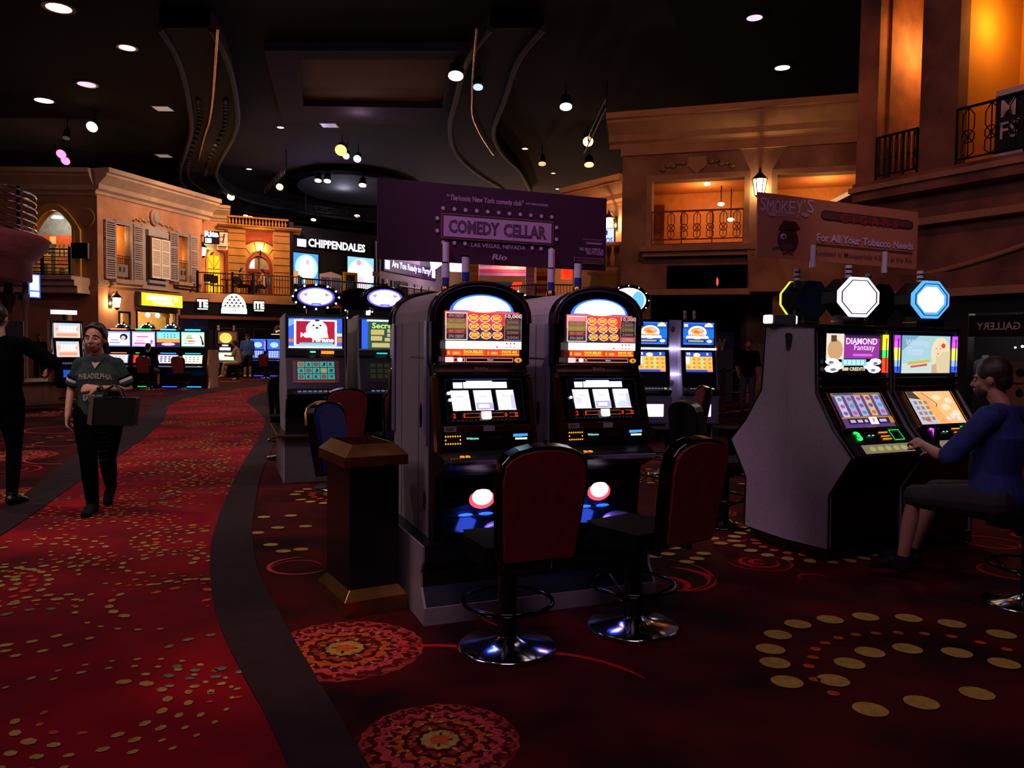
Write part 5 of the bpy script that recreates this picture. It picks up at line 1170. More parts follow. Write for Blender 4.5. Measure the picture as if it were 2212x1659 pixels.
    b = MB(); b.lathe([(.01, 0), (.028, 0)], BLACK, T=Matrix.Translation((-.2825, -.25, 1.1)) @ Matrix.Rotation(R(90), 4, 'Y'), n=20, sx=2.6); b.build('side_vent', t); b = MB(); b.lathe([(.01, 0), (.028, 0)], BLACK, T=Matrix.Translation((-.2825, -.34, .62)) @ Matrix.Rotation(R(90), 4, 'Y'), n=20, sx=2.0); b.build('side_vent', t)
    b = MB(); b.lathe([(.03, 0), (.03, .04), (.026, .045)], GOLD, (0, -.2 if not back else -.2, 1.835), 16); b.build('candle_base', t)
    b = MB(); b.cyl((0, -.2, 1.88), (0, -.2, 1.935), .023, mat('blue_lens', '#28347c', .2, var=.1), 16); b.cyl((0, -.2, 1.936), (0, -.2, 1.936+tube_h*.45), .024, GLASS, 16); b.cyl((0, -.2, 1.938+tube_h*.45), (0, -.2, 1.945+tube_h*.45), .026, DCHROME, 16); b.build('candle_lens', t)
    return t
A0 = G(915, 1352); FA = Fr((A0.x, A0.y), 22)
# stand
t = thing('machine_stand', 'long black stand with grey kickboard under the two round-top slot machines', 'stand', tuple(A0), 22)
sp = [(0, .0), (0, .095), (.07, .19), (.075, .27), (.04, .33), (.035, .42), (1.19, .42), (1.19, .33), (1.15, .27), (1.16, .19), (1.22, .095), (1.22, 0)]
b = MB(); b.prism([(p, q) for p, q in sp], 'x', .012, 1.43, BLACK); b.build('body', t)
for x in (0, 1.43): b = MB(); b.prism([(p-.004 if p < .6 else p+.004, q) for p, q in sp], 'x', x, x+.013, GREYL); b.build('end_panel', t)
b = MB(); b.box(.0, 1.44, -.008, .0, 0, .095, GREYL); b.box(.72, .722, -.0085, -.007, 0, .095, BLACK); b.box(.0, 1.44, 1.22, 1.228, 0, .095, GREYL); b.build('kickboard', t)
n0 = .62
for i, (s_, lb) in enumerate(((.36, 'round-top slot machine on the left, red paytable glowing over three white reels'), (1.10, 'round-top slot machine on the right, red paytable glowing over three white reels'))):
    slot_round(lb, tuple(FA.p(s_, n0)), 22, 'round-top slot machines on the centre stand', alt=bool(i))
slot_round('round-top slot machine behind the left front one, seen by its grey side', tuple(FA.p(.36, n0)), 202, 'round-top slot machines on the centre stand', back=True)
slot_round('round-top slot machine behind the right front one, mostly hidden', tuple(FA.p(1.10, n0)), 202, 'round-top slot machines on the centre stand', back=True)
for s_ in (.3, 1.05):
    light('AREA', 'tray_blue_light', tuple(FA.p(s_-.02, n0-.6, .60)), .55, (.05, .12, 1), tuple(FA.p(s_, n0-.56, .45)), .1)
# purple billboard on clear tubes
t = thing('billboard', 'wide dark purple comedy club billboard standing above the round-top machines', 'billboard', tuple(FA.p(0, .85, 0)), 22)
PUR = mat('billboard_purple', '#3c1230', .55, var=.12, scale=1.5); PKT = mat('billboard_pink', '#c08cb8', .6); PKL = mat('billboard_panel_pink', '#b884b4', .6); PTAN = mat('billboard_tan', '#a87870', .6)
W_, H_ = 1.605, .5; z0_ = 2.036
b = MB(); b.box(-.075, 1.53, 0, .012, z0_, z0_+H_, PUR); b.build('panel', t)
b = MB(); P = Pic(b, plane_T(-.075, -.0006, z0_), W_, H_, .0004)
def bp_(x, y):   # crop pixels of the sign to its own u,v (left edge taller than right edge)
    yt = 55 + (212-55)*(x-55)/(2015-55); yb = 742 + (815-742)*(x-55)/(2015-55); k = (x-55)/(2015-55); u = k*.872/(1-k*(1-.872)) if False else k*1.0/(1.14-k*.14)
    return u*1.0, 1-(y-yt)/(yb-yt)
def sq(x0, y0, x1, y1, m):
    a, b_ = bp_(x0, y0), bp_(x1, y1); P.rect(a[0], b_[1], b_[0], a[1], m)
def tx(s_, x0, yt0, yb0, x1, m, bold=.0, shear=0):
    u0, v1 = bp_(x0, yt0); _, v0 = bp_(x0, yb0); u1, _ = bp_(x1, yt0); P.text(s_, u0, v0, u1, v1, m, bold, shear)
tx('"', 655, 190, 210, 675, PKT); tx('The', 680, 192, 240, 745, PKT, .02, .15); tx('iconic New York comedy club"', 755, 196, 258, 1310, PKT, .02)
tx('-NY MAGAZINE', 1325, 252, 270, 1517, PKT, .02)
BUL = emi('#d8a8c8', .25)
PB = mat('bulb_pink', '#c898bc', .5)
def dots(L): 
    for (x, y) in L: u, v = bp_(x, y); P.ell(u, v, .0078, .025, PB, 16)
dots([(622, 308), (719, 315), (815, 322), (911, 328), (1005, 335), (1099, 341), (1190, 347), (1282, 353), (1372, 360), (1461, 366), (1549, 372), (571, 394), (571, 498), (622, 596), (719, 600), (811, 604), (1385, 632), (1461, 637), (1549, 642), (1589, 459), (1589, 557)])
a = bp_(605, 350); c_ = bp_(1562, 610); P.rect(a[0], c_[1], c_[0], a[1], PTAN).rect(a[0]+.002, c_[1]+.006, c_[0]-.002, a[1]-.006, PUR).rect(a[0]+.009, c_[1]+.028, c_[0]-.009, a[1]-.028, PKL)
tx('COMEDY', 668, 402, 518, 1104, mat('sign_ink', '#2c1030', .6), .045); tx('CELLAR', 1138, 432, 545, 1505, mat('sign_ink', '#2c1030'), .045)
# bulbs inside the letters
v_, f_ = text_mesh('COMEDY', 0.0)
for word, x0, yt0, yb0, x1 in (('COMEDY', 668, 402, 518, 1104), ('CELLAR', 1138, 432, 545, 1505)):
    u0, v1 = bp_(x0, yt0); _, v0 = bp_(x0, yb0); u1, _ = bp_(x1, yt0); v_, f_ = text_mesh(word, .045)
    tri = []
    bmx = bmesh.new(); bv = [bmx.verts.new((u0+(u1-u0)*a_, v0+(v1-v0)*q_, 0)) for a_, q_ in v_]
    for f in f_:
        try: bmx.faces.new([bv[k] for k in f])
        except ValueError: pass
    tree = BVHTree.FromBMesh(bmx); bmx.free(); L = []
    def hit(u, v): return tree.ray_cast(Vector((u, v, 1)), Vector((0, 0, -1)))[0] is not None
    nu, nv = 78, 12
    for j in range(nv):
        for i in range(nu):
            u = u0+(u1-u0)*(i+.5)/nu; v = v0+(v1-v0)*(j+.5)/nv; d = (u1-u0)/nu*.45; e = (v1-v0)/nv*.35
            if hit(u, v) and hit(u+d*1.5, v) and hit(u-d*1.5, v) and hit(u, v+e) and hit(u, v-e) and (i+j) % 2 == 0: L.append((u, v, .0014, .0045))
    P.ells(L, PKL, 6)
tx('LAS VEGAS, NEVADA', 862, 597, 636, 1327, PKT, .01)
tx('Rio', 1040, 688, 735, 1165, PKT, .03, .3)
tx('TICKETS AVAILABLE AT', 1806, 546, 558, 1978, PTAN); tx('ticketmaster', 1840, 572, 594, 1976, PKT, .02); tx('RIO BOX OFFICE at', 1786, 622, 648, 1982, PKT, .02); tx('702-777-2782', 1840, 655, 682, 1984, PKT, .02)
a = bp_(1738, 705); c_ = bp_(1984, 762); P.rect(a[0], c_[1], c_[0], a[1], PTAN).rect(a[0]+.002, c_[1]+.006, c_[0]-.002, a[1]-.006, PUR); tx('WWW.COMEDYCELLAR.COM', 1758, 724, 742, 1966, mat('sign_rust', '#a0503c', .6))
b.build('printed_face', t)
for s_ in (.36, 1.10):
    b = MB(); b.cyl((s_, -.03, 1.955), (s_, -.03, 2.16), .022, GLASS, 16); b.cyl((s_+.012, -.053, 2.0), (s_+.012, -.053, 2.155), .005, mat('rose_rod', '#a04858', .3), 6); b.build('support_tube', t)

# ------------------------------------------------------------------ generic video machine
def slot_video(label, loc, rz, group, W, D, z0, zt, up, low, deck, side, pics, strips=None, belly=None, under=None, bez=.03, logo=False, cat_name='slot_machine', sidew=.012):
    t = thing(cat_name, label, 'slot machine', loc, rz, group)
    yf = -D; yl0 = -D-.02; yl1 = -D-.16
    prof = [(0, z0), (yf+.1, z0), (yf+.06, deck-.3), (yf-.2, deck-.07), (yf-.24, deck-.02), (yf-.12, deck+.03), (yf-.02, low[1]+.03), (yf, low[1]+.06), (yf, zt), (0, zt)]
    b = MB(); b.prism(prof, 'x', -W/2+sidew, W/2-sidew, BLACK); b.build('body', t, .005)
    for sg in (-1, 1):
        b = MB(); x = sg*W/2; b.prism([(p, q) for p, q in ((0, z0), (yf+.08, z0), (yf+.04, deck-.3), (yf-.12, deck-.08), (yf-.12, deck+.0), (yf-.01, low[1]+.03), (yf+.01, zt-.01), (0, zt-.01))], 'x', min(x, x-sg*sidew), max(x, x-sg*sidew), side); b.build('side_panel', t)
    uw = W-2*bez-.02; uh = up[1]-up[0]
    b = MB(); P = Pic(b, plane_T(-uw/2, yf-.006, up[0]), uw, uh, .0008); pics[0](P); b.build('upper_screen', t)
    b = MB(); b.box(-W/2+.005, W/2-.005, yf-.012, yf, up[1], up[1]+.025, DCHROME); b.box(-W/2+.005, W/2-.005, yf-.012, yf, up[0]-.02, up[0], DCHROME); b.build('screen_trim', t, .003)
    dz = low[1]-low[0]; dy = .1*dz/(low[1]-deck-.03+1e-6); tl = math.degrees(math.atan2(dz, dy)); lw = uw*.86
    ylow = yf-.02-.1*(low[1]+.03-low[0])/(low[1]-deck)
    b = MB(); P = Pic(b, plane_T(-lw/2, ylow-.008, low[0], tl), lw, math.hypot(dz, dy), .0008); pics[1](P); b.build('lower_screen', t)
    for k, (x0, x1, z_a, z_b, mm) in enumerate(strips or ()):
        b = MB(); b.box(x0, x1, yf-.03, yf-.008, z_a, z_b, mm); b.build('light_strip', t, .003)
    b = MB(); b.prism([(yf-.22, deck-.03), (yf-.245, deck-.015), (yf-.13, deck+.035), (yf-.12, deck+.025)], 'x', -W/2+.03, W/2-.03, DCHROME if side is not CREAM else BLACK); b.build('button_deck', t, .003)
    dt = plane_T(-W*.35, yf-.235, deck-.008, math.degrees(math.atan2(.045, .11)))
    b = MB(); P = Pic(b, dt, W*.7, .1, .001); P.rects([(.05+.12*k, .3, .13+.12*k, .6) for k in range(7)], emi('#8c88c0', .6)).rect(.9, .2, 1, .7, emi('#c8d850', .8)); b.build('buttons', t)
    if belly: b = MB(); b.lathe([(.01, .01), (.09, .008), (.1, 0)], belly, T=Matrix.Translation((0, yf+.03, deck-.3)) @ Matrix.Rotation(R(90), 4, 'X'), n=20, sx=1.3, sy=.9); b.build('belly_light', t)
    if under:
        b = MB(); b.box(-W*.3, W*.3, yf+.07, yf+.085, z0+.03, z0+.06, emi(under[0], under[1])); b.build('floor_glow_strip', t)
    return t
def candle(t, x, y, z, h=.14, r=.02):
    b = MB(); b.cyl((x, y, z), (x, y, z+.03), r*1.15, GOLD, 12); b.cyl((x, y, z+.03), (x, y, z+h), r, GLASS, 12); b.cyl((x, y, z+h*.6), (x, y, z+h*.66), r*1.08, DCHROME, 12); b.build('candle', t)
# ---- left bank with the white dog game
FL = Fr((lb_o.x, lb_o.y), 20)
t = thing('machine_stand', 'grey stand with brass-edged black ledge under the left slot machines', 'stand', tuple(FL.o), 20)
b = MB(); b.box(0, 1.75, 0, 1.25, 0, .5, GREYD); b.box(0, .015, -.002, 1.25, 0, .5, GREYL); b.build('body', t)
b = MB(); b.box(-.07, 1.8, -.1, 1.3, .5, .53, BLACK); b.build('ledge', t, .006)
b = MB(); b.box(-.075, -.065, -.105, 1.3, .505, .525, GOLD); b.box(-.07, 1.8, -.108, -.1, .505, .525, GOLD); b.build('brass_edge', t)
def pic_dog(P):
    P.rect(0, 0, 1, 1, emi('#3c6cf0', 1.1)).rect(0, 0, 1, .06, emi('#d8e8ff', 1.8)).poly([(0, .95), (.3, 1), (0, .7)], emi('#6c9cff', 1.6)).rects([(.85, .2, 1, .35), (0, .2, .1, .3)], emi('#f08038', 1)).rects([(.88, .4, 1, .5)], emi('#f8d880', 1.3))
    P.rect(.1, .08, .9, .95, emi('#f0e4ec', 1.4)).rect(.14, .12, .86, .9, emi('#c01838', 1.0)).ell(.52, .62, .2, .32, emi('#fff4f4', 1.6), 24).poly([(.3, .35), (.74, .35), (.7, .7), (.35, .7)], emi('#fff4f4', 1.6))
    P.ells([(.46, .76, .022, .03), (.59, .76, .022, .03)], emi('#181020', .3), 10).ell(.525, .68, .03, .03, emi('#181020', .3)).rect(.49, .9, .57, .95, emi('#301828', .3))
    P.text('Maltese', .22, .36, .62, .52, emi('#ffe0f0', 1.6), .05).text('Fortune', .44, .2, .84, .36, emi('#ffe0f0', 1.6), .05).rect(.2, .1, .82, .18, emi('#70d8d8', 1.1))
def pic_cards(P):
    P.rect(0, 0, 1, 1, emi('#60141c', .6)).rect(.06, .1, .94, .97, emi('#0c2428', .5)).rect(.08, .0, .9, .08, emi('#a01c20', .6))
    s_ = ['9AQJK', 'AQJQ#', 'OKKOW']
    for r_ in range(3):
        for k in range(5):
            u = .1+.162*k; v = .7-.29*r_
            P.rect(u, v, u+.15, v+.25, emi('#48a8a0', .8))
            ch = s_[r_][k]
            if ch in 'OQ9': P.ell(u+.075, v+.125, .06, .1, emi(('#b87038', '#c8a858', '#806048')[(r_+k) % 3], .7), 12)
            else: P.text(ch, u+.04, v+.05, u+.115, v+.2, emi('#382c20', .4), .05)
def pic_secret(P):
    P.rect(0, 0, 1, 1, emi('#306858', .7)).rect(0, 0, .12, 1, emi('#2c60f0', 1.2)).rect(.1, .94, .6, 1, emi('#f0f8e8', 1.8)).text('Secrets', .2, .7, .72, .9, emi('#c8e878', 1.1), .03)
    for (u0, v0, u1, v1) in ((.18, .48, .44, .66), (.5, .56, .95, .68), (.18, .28, .4, .44), (.5, .42, .95, .52), (.45, .26, .95, .38), (.2, .05, .55, .2), (.6, .05, .95, .2)): P.rect(u0, v0, u1, v1, emi('#d8c078', 1.0))
def pic_dark(P): P.rect(0, 0, 1, 1, emi('#101014', .3)).rects([(.1+.16*k, .2+.25*j, .22+.16*k, .38+.25*j) for k in range(5) for j in range(3)], emi('#34401c', .35))
L1 = slot_video('video slot machine with a white dog picture under the bulb-ringed oval sign', tuple(FL.p(.36, .62)), 20, 'slot machines on the left stand', .66, .42, .53, 1.84, (1.46, 1.79), (1.08, 1.32), .98, GREYL, (pic_dog, pic_cards), [(-.06, .0, 1.41, 1.425, CYE), (.06, .2, 1.395, 1.43, emi('#e88c1c', 1.4))])
L2 = slot_video('video slot machine with a yellow-green map game, partly hidden', tuple(FL.p(1.16, .62)), 20, 'slot machines on the left stand', .66, .42, .53, 1.84, (1.46, 1.79), (1.08, 1.32), .98, GREYL, (pic_secret, pic_dark), [(-.12, .0, 1.4, 1.415, emi('#48e0d0', 1)), (.16, .26, 1.395, 1.43, emi('#e88c1c', 1.2))])
for s_, lb in ((.36, 'video slot machine back to back with the white dog game machine'), (1.16, 'video slot machine back to back with the yellow-green map game machine')):
    slot_video(lb, tuple(FL.p(s_, .625)), 200, 'slot machines on the left stand', .66, .42, .53, 1.82, (1.46, 1.78), (1.08, 1.32), .98, GREYL, (pic_secret, pic_dark))
def oval_sign(label, p, rz, pic, bulbs=True, back=False, w_=.27, h_=.145, dep=.1):
    t = thing('oval_sign', label, 'sign', tuple(p), rz)
    T = Matrix.Rotation(R(90), 4, 'X')
    b = MB(); b.lathe([(.8, -dep), (1, -dep*.4), (1.0, 0), (.86, .02), (.8, .015)], GLOSSB, T=T @ Matrix.Diagonal((w_, h_, 1, 1)), n=32); b.build('sign_case', t)
    b = MB(); T2 = plane_T(-w_, -.022, -h_); P = Pic(b, T2, 2*w_, 2*h_, .0015); pic(P); b.build('lit_face', t)
    if bulbs:
        b = MB()
        for k in range(12): a = 2*math.pi*k/12; b.ell((w_*.93*math.cos(a), -.022, h_*.93*math.sin(a)), (.011, .008, .011), emi('#fff4ff', 4), 8)
        o_ = b.build('bulbs', t); o_['kind'] = 'stuff'
    b = MB(); b.box(-.1, .1, .0, dep*.9, -h_-.09, -h_*.85, BLACK); b.build('neck', t)
    return t
def pic_oval(P):
    P.ell(.5, .5, .38, .36, emi('#6c58e0', 1.4), 28).ell(.5, .5, .33, .31, emi('#ffffff', 2.6), 28)
    P.poly([(.22, .6), (.34, .66), (.3, .5)], emi('#a890f0', 1.3)).poly([(.78, .6), (.66, .66), (.7, .5)], emi('#a890f0', 1.3)).rect(.4, .2, .6, .26, emi('#5868e8', 1.3)).rects([(.28, .36, .36, .4), (.62, .34, .74, .38)], emi('#f0b0e0', 1.3))
oval_sign('white and violet lit oval sign with bulbs on top of the white dog machine', FL.p(.37, .25, 2.03), 20, pic_oval)
oval_sign('white and violet lit oval sign on top of the yellow-green map machine', FL.p(1.14, .25, 2.04), 20, pic_oval, bulbs=False)
def pic_red(P): P.ell(.5, .5, .4, .4, emi('#fff0f8', 2.2), 24).ell(.3, .5, .18, .26, emi('#f04030', 1.4), 14)
oval_sign('bulb-ringed lit oval sign with red face between the two left machines, farther back', FL.p(1.0, 1.3, 1.93), 55, pic_red, w_=.25, h_=.2)
oval_sign('dark oval sign seen from behind over the left stand', FL.p(.95, .95, 2.05), 170, pic_oval, bulbs=False)
q = G(1100, 640, 1.5); r_ = ray(1098, 652); oval_sign('violet lit sign edge with white bulbs peeking between the round-top machines', Vector((r_.x/r_.y*9.2, 9.2, 1.5+(752-652)/1700*9.2)), 10, pic_oval, w_=.24, h_=.13)
slot_video('slot machine under the violet bulb sign, hidden behind the round-top machines', (r_.x/r_.y*9.2, 9.55, 0), 10, None, .62, .4, 0, 1.82, (1.4, 1.75), (1.0, 1.25), .85, GREYL, (pic_dark, pic_dark))
for s_, n_, rz, bk, lb, dg in ((.52, -.45, 205, REDF, 'red-backed stool in front of the white dog machine', 0), (1.12, -.5, 200, REDF, 'red-backed stool in front of the map machine, behind the trash bin', 0)):
    cp(sA, lb, tuple(FL.p(s_, n_)), rz)
sBl = make_stool('blue-backed stool with gold edge between the trash bin and the grey cabinet side', (-1.03, 5.8, 0), 70, back=BLUEF, edge=BRASSR)
cp(sM, 'dark stool beyond the left end of the white dog machine', (-2.98, 10.35, 0), 20)

# ------------------------------------------------------------------ right bank (slant machines)
RB = G(1787, 1218); FR = Fr((RB.x, RB.y), 26)
t = thing('machine_plinth', 'low black plinth under the right slot machine bank', 'plinth', tuple(RB), 26)
b = MB(); b.box(0.02, 1.62, .03, .79, 0, .085, BLACK); b.build('base', t)
profR = [(.42, .085), (0, .1), (.006, .485), (-.18, .77), (-.016, .945), (.15, 1.195), (.177, 1.672), (.42, 1.672)]
def pic_diamond(P):
    P.rect(0, 0, 1, 1, emi('#201828', .5)).rect(0, .35, .32, 1, emi('#f0d8c0', 1.2)).ell(.16, .6, .14, .26, emi('#d8a878', 1.0), 14).rect(.08, .8, .18, .96, emi('#806040', .5)).rect(.32, .38, .98, .96, emi('#a038a8', 1.0)).rect(.34, .9, .98, .96, emi('#503060', .6))
    P.text('DIAMOND', .35, .74, .93, .9, emi('#f4ecf8', 1.4), .01).text('Fantasy', .5, .55, .88, .74, emi('#f0d8f8', 1.3), .0).rect(.48, .44, .84, .5, emi('#d070d8', 1.1))
    P.rect(.0, 0, 1, .36, emi('#141018', .3)).ells([(.1, .3, .13, .09), (.1, .12, .14, .1), (.22, .2, .1, .1), (.9, .3, .12, .09), (.88, .1, .13, .1), (.77, .2, .1, .1)], emi('#e8ecf4', 1.3), 8)
    P.ells([(.08, .28, .05, .04), (.12, .1, .06, .04), (.9, .26, .05, .04), (.86, .08, .05, .04)], emi('#8c94b0', .8), 6)
    P.rect(.27, .2, .72, .36, emi('#80c8d8', 1.1)).rects([(.3+.08*k, .22, .36+.08*k, .34) for k in range(5)], emi('#b8e8f0', 1.2)).text('888 CREDITS', .28, .07, .7, .16, emi('#f0e0b8', 1.1), .03)
def pic_reels5(P):
    P.rect(0, 0, 1, 1, emi('#6a4488', .8)).rect(.0, .94, 1, 1, emi('#a08050', .8)).rect(.05, .95, .45, .99, emi('#2840a0', 1)).rect(0, .26, 1, .3, emi('#c88830', .9)).rect(0, .9, 1, .94, emi('#b89060', .8))
    for k in range(5):
        u = .05+.18*k; P.rect(u, .3, u+.17, .9, emi(('#d0c8e8', '#b0a8d0', '#c0b4dc', '#e0b890', '#a8b0e0')[k], 1.0)).rect(u+.125, .3, u+.17, .9, emi('#6c5c90', .7))
        for j in range(3): P.ell(u+.062, .4+.2*j, .045, .06, emi((('#8868b0', '#c860a8', '#50a8c8'), ('#e08030', '#7858a8', '#c04880'))[k == 3][(k+j) % 3], .9), 8)
    P.rect(.04, .06, .96, .22, emi('#38285c', .6)).rects([(.08, .1, .18, .18), (.22, .1, .32, .18), (.36, .1, .42, .18), (.66, .1, .8, .18)], emi('#d8d0f0', .8)).rect(.46, .04, .62, .24, emi('#ffffff', 1.5)).text('7', .51, .08, .57, .2, REDE, .05).rect(.86, .06, .94, .22, emi('#d89030', .9))
def pic_blonde(P):
    P.rect(0, 0, 1, 1, emi('#a8d0d8', 1.1)).poly([(0, 0), (1, 0), (1, .35), (0, .25)], emi('#c8dcd8', 1.1)).poly([(.0, 1), (.35, 1), (.0, .6)], emi('#7cb0c8', 1)).ell(.8, .55, .2, .42, emi('#e8d8b0', 1.15), 22).poly([(.68, 0), (1, 0), (1, .6), (.7, .55)], emi('#dccca4', 1.1))
    P.ell(.74, .62, .085, .17, emi('#f0cdb4', 1.15), 18).ell(.845, .74, .045, .07, emi('#e84030', 1.1), 10).ells([(.7, .66, .014, .01), (.775, .66, .014, .01)], emi('#605048', .5), 8).ell(.735, .52, .02, .014, emi('#d06868', .9)).poly([(.6, 0), (.72, 0), (.7, .26), (.6, .22)], emi('#d8b090', 1))
    P.text('Winning', .05, .68, .52, .9, emi('#c0c8f0', 1.2), .01, .1).text('Fate', .1, .48, .42, .7, emi('#c0c8f0', 1.2), .01, .1).poly([(.1, .22), (.56, .3), (.56, .36), (.1, .3)], emi('#d8c040', 1)).poly([(.16, .14), (.5, .2), (.5, .26), (.16, .2)], emi('#d86058', 1))
def pic_sand(P):
    P.rect(0, 0, 1, 1, emi('#f0bc80', 1.15)).poly([(0, .0), (.38, 0), (.18, .75), (0, .8)], emi('#c8c8e0', 1.0)).poly([(0, 1), (.15, 1), (.25, .75), (0, .8)], emi('#685850', .6)).poly([(.2, 1), (.36, 1), (.66, 0), (.42, 0)], emi('#f4ac68', 1.15))
    P.ells([(.72, .5, .1, .1), (.85, .7, .08, .09), (.62, .8, .1, .08), (.88, .3, .09, .1)], emi('#f8d8b8', 1.2), 10).rects([(.05+.11*k, .12+.16*j, .12+.11*k, .22+.16*j) for k in range(3) for j in range(4)], emi('#a89890', .8)).rects([(.72, .15, .8, .28), (.84, .08, .92, .2), (.6, .1, .67, .2)], emi('#e8e0f0', 1.1))
    P.poly([(.32, .95), (.335, .95), (.55, .6), (.53, .6)], emi('#805030', .5)).poly([(.53, .6), (.55, .6), (.5, .5), (.48, .5)], emi('#805030', .5)).poly([(.1, .1), (.2, .05), (.22, .16), (.12, .2)], emi('#d86838', 1))
def slot_slant(label, loc, rz, up, lo, stripL, stripR, dig, mirror=False, W=.76):
    t = thing('slot_machine', label, 'slot machine', loc, rz, 'slant-front slot machines of the right bank')
    b = MB(); b.prism([(p-.42+(.012 if p < .4 else 0), q) for p, q in profR], 'x', -W/2+.02, W/2-.02, BLACK); b.build('body', t, .004)
    for sg in (-1, 1):
        b = MB(); x = sg*W/2; b.prism([(p-.42, q) for p, q in profR], 'x', min(x, x-sg*.02), max(x, x-sg*.02), GREYL); b.build('side_panel', t)
        b = MB(); b.tube([(x, p-.42, q) for p, q in profR[1:-1]], .009, BLACK, 6); b.build('panel_edging', t)
    y1 = .177-.42
    b = MB(); b.box(-W/2, W/2, y1-.03, y1+.24, 1.655, 1.69, BLACK); b.build('top_cap', t, .004)
    b = MB(); P = Pic(b, plane_T(-.28, y1-.012, 1.335), .56, .29, .0008); up(P); b.build('upper_screen', t)
    b = MB(); b.box(-W/2+.02, W/2-.02, y1-.04, y1, 1.285, 1.305, DCHROME); b.box(-W/2+.02, W/2-.02, y1-.05, y1-.01, 1.235, 1.25, GOLD); b.build('mid_trim', t, .004)
    ang = math.degrees(math.atan2(1.195-.945, .15+.016)); T = plane_T(-.255, -.016-.42+.012-.01, .955, ang)
    b = MB(); P = Pic(b, T, .51, .285, .0008); lo(P); b.build('lower_screen', t)
    b = MB()
    for x in (-.285, .275): b.box(x-.012, x+.012, -.005, .3, -.0, .014, GOLD, T @ Matrix.Translation((.255, 0, 0)))
    b.box(-.29, .29, -.02, -.004, 0, .014, GOLD, T @ Matrix.Translation((.255, 0, 0))); b.build('screen_frame', t, .004)
    for x, cols in ((-.335, stripL), (.335, stripR)):
        if cols:
            b = MB(); n = len(cols)
            for k, cc in enumerate(cols): b.box(x-.024, x+.024, y1-.022, y1-.008, 1.34+.285*k/n, 1.34+.285*(k+1)/n, emi(cc, 1.8))
            b.box(x-.003, x+.003, y1-.026, y1-.02, 1.35, 1.6, BLACK); b.build('light_strip', t)
    # deck
    a2 = math.degrees(math.atan2(.945-.77, .18-.016)); T = plane_T(-.33, -.18-.42+.012-.006, .775, a2)
    b = MB(); P = Pic(b, T, .66, .23, .0012); P.rect(0, .0, 1, .42, mat('deck_dark', '#2c2830', .3, .2)).rect(.0, .42, 1, .98, BLACK)
    P.rects([(.16, .08, .92, .4)], emi('#b8a088', .5)).ells([(.3+.12*k, .24, .045, .09) for k in range(5)], emi('#98c850' if not mirror else '#a8a0c0', .8), 12).ells([(.3+.12*k, .24, .03, .055) for k in range(5)], emi('#c8b068', .8), 12)
    P.frame(.72, .52, .88, .92, .006, emi('#20e048', 1.6)); P.rects([(.54, .55, .68, .6), (.54, .8, .68, .85), (.54, .66, .68, .7)], emi('#ff8c1c', 1.3)); P.text('3', .16, .55, .25, .9, dig, .06).rects([(.35, .7, .38, .74), (.41, .7, .44, .74)], CYE)
    b.build('button_deck', t)
    b = MB(); b.box(-.34, .34, -.02, .02, -.012, .0, DCHROME, T @ Matrix.Translation((.33, 0, 0))); b.build('deck_edge', t)
    return t
slot_slant('slant slot machine with a purple diamond game and white-framed octagon above', tuple(FR.p(.385, .42)), 26, pic_diamond, pic_reels5, None, ['#ff3c20', '#f04020', '#40d060', '#ffe040', '#ffd820'], emi('#28f058', 1.8))
slot_slant('slant slot machine with a blonde woman picture, played by the seated man', tuple(FR.p(1.185, .42)), 26, pic_blonde, pic_sand, ['#2c50ff', '#80a0ff', '#ffd84c', '#ffe060', '#d050f0', '#b040ff'], ['#2c50ff', '#80a0ff', '#ffd84c', '#ffe060', '#d050f0', '#b040ff'], emi('#e050ff', 1.8), mirror=True)
slot_slant('slant slot machine backing the purple diamond game machine', tuple(FR.p(.385, .422)), 206, pic_dark, pic_dark, None, None, emi('#28f058', 1.2))
slot_slant('slant slot machine backing the blonde woman picture machine', tuple(FR.p(1.185, .422)), 206, pic_dark, pic_dark, None, None, emi('#28f058', 1.2))
t = thing('inlay_plaque', 'black and gold keyhole-shaped plaque at the top of the grey side panel', 'plaque', tuple(FR.p(-.001, .42, 1.5)), 26)
T = Matrix.Rotation(R(-90), 4, 'Z')
b = MB(T); b.prism([(-.03, .12)] + ell_pts(0, .1, .035, .03, 180, 0, 8) + [(.02, .02), (-.02, .02)], 'y', -.006, 0, BLACK); b.build('plaque', t)
b = MB(T); b.prism([(-.018, .05), (.018, .05), (.012, .0), (-.012, .0)], 'y', -.008, -.006, GOLD); b.build('gold_inlay', t)
def octa(w_, h_, c_=.3): return [(-w_, -h_*c_), (-w_, h_*c_), (-w_*.42, h_), (w_*.42, h_), (w_, h_*c_), (w_, -h_*c_), (w_*.42, -h_), (-w_*.42, -h_)]
def octo_sign(label, p, rz, edge, core, rim):
    t = thing('octagon_sign', label, 'sign', tuple(p), rz)
    b = MB(); b.prism(octa(.185, .14), 'y', .0, .16, BLACK); b.build('sign_case', t, .006)
    b = MB(); b.ring(octa(.19, .145), octa(.135, .1), 'y', -.02, .0, emi(edge, 1.6)); b.build('lit_rim', t, .006)
    b = MB(); b.ring(octa(.163, .124), octa(.155, .118), 'y', -.024, -.018, rim); b.prism(octa(.138, .104), 'y', -.014, -.008, emi('#7c60c0', .9)); b.build('inner_rim', t)
    b = MB(); b.prism(octa(.13, .097), 'y', -.02, -.012, emi(core, 3.0)); b.build('lit_face', t)
    b = MB(); b.box(-.09, .09, .03, .14, -.21, -.13, BLACK); b.box(-.1, .1, .02, .15, -.18, -.17, GOLD); b.build('neck', t)
    return t
octo_sign('octagon sign glowing white with a white frame over the diamond game machine', FR.p(.40, .16, 1.895), 20, '#f0e4ff', '#ffffff', mat('rim_violet', '#50406c', .4))
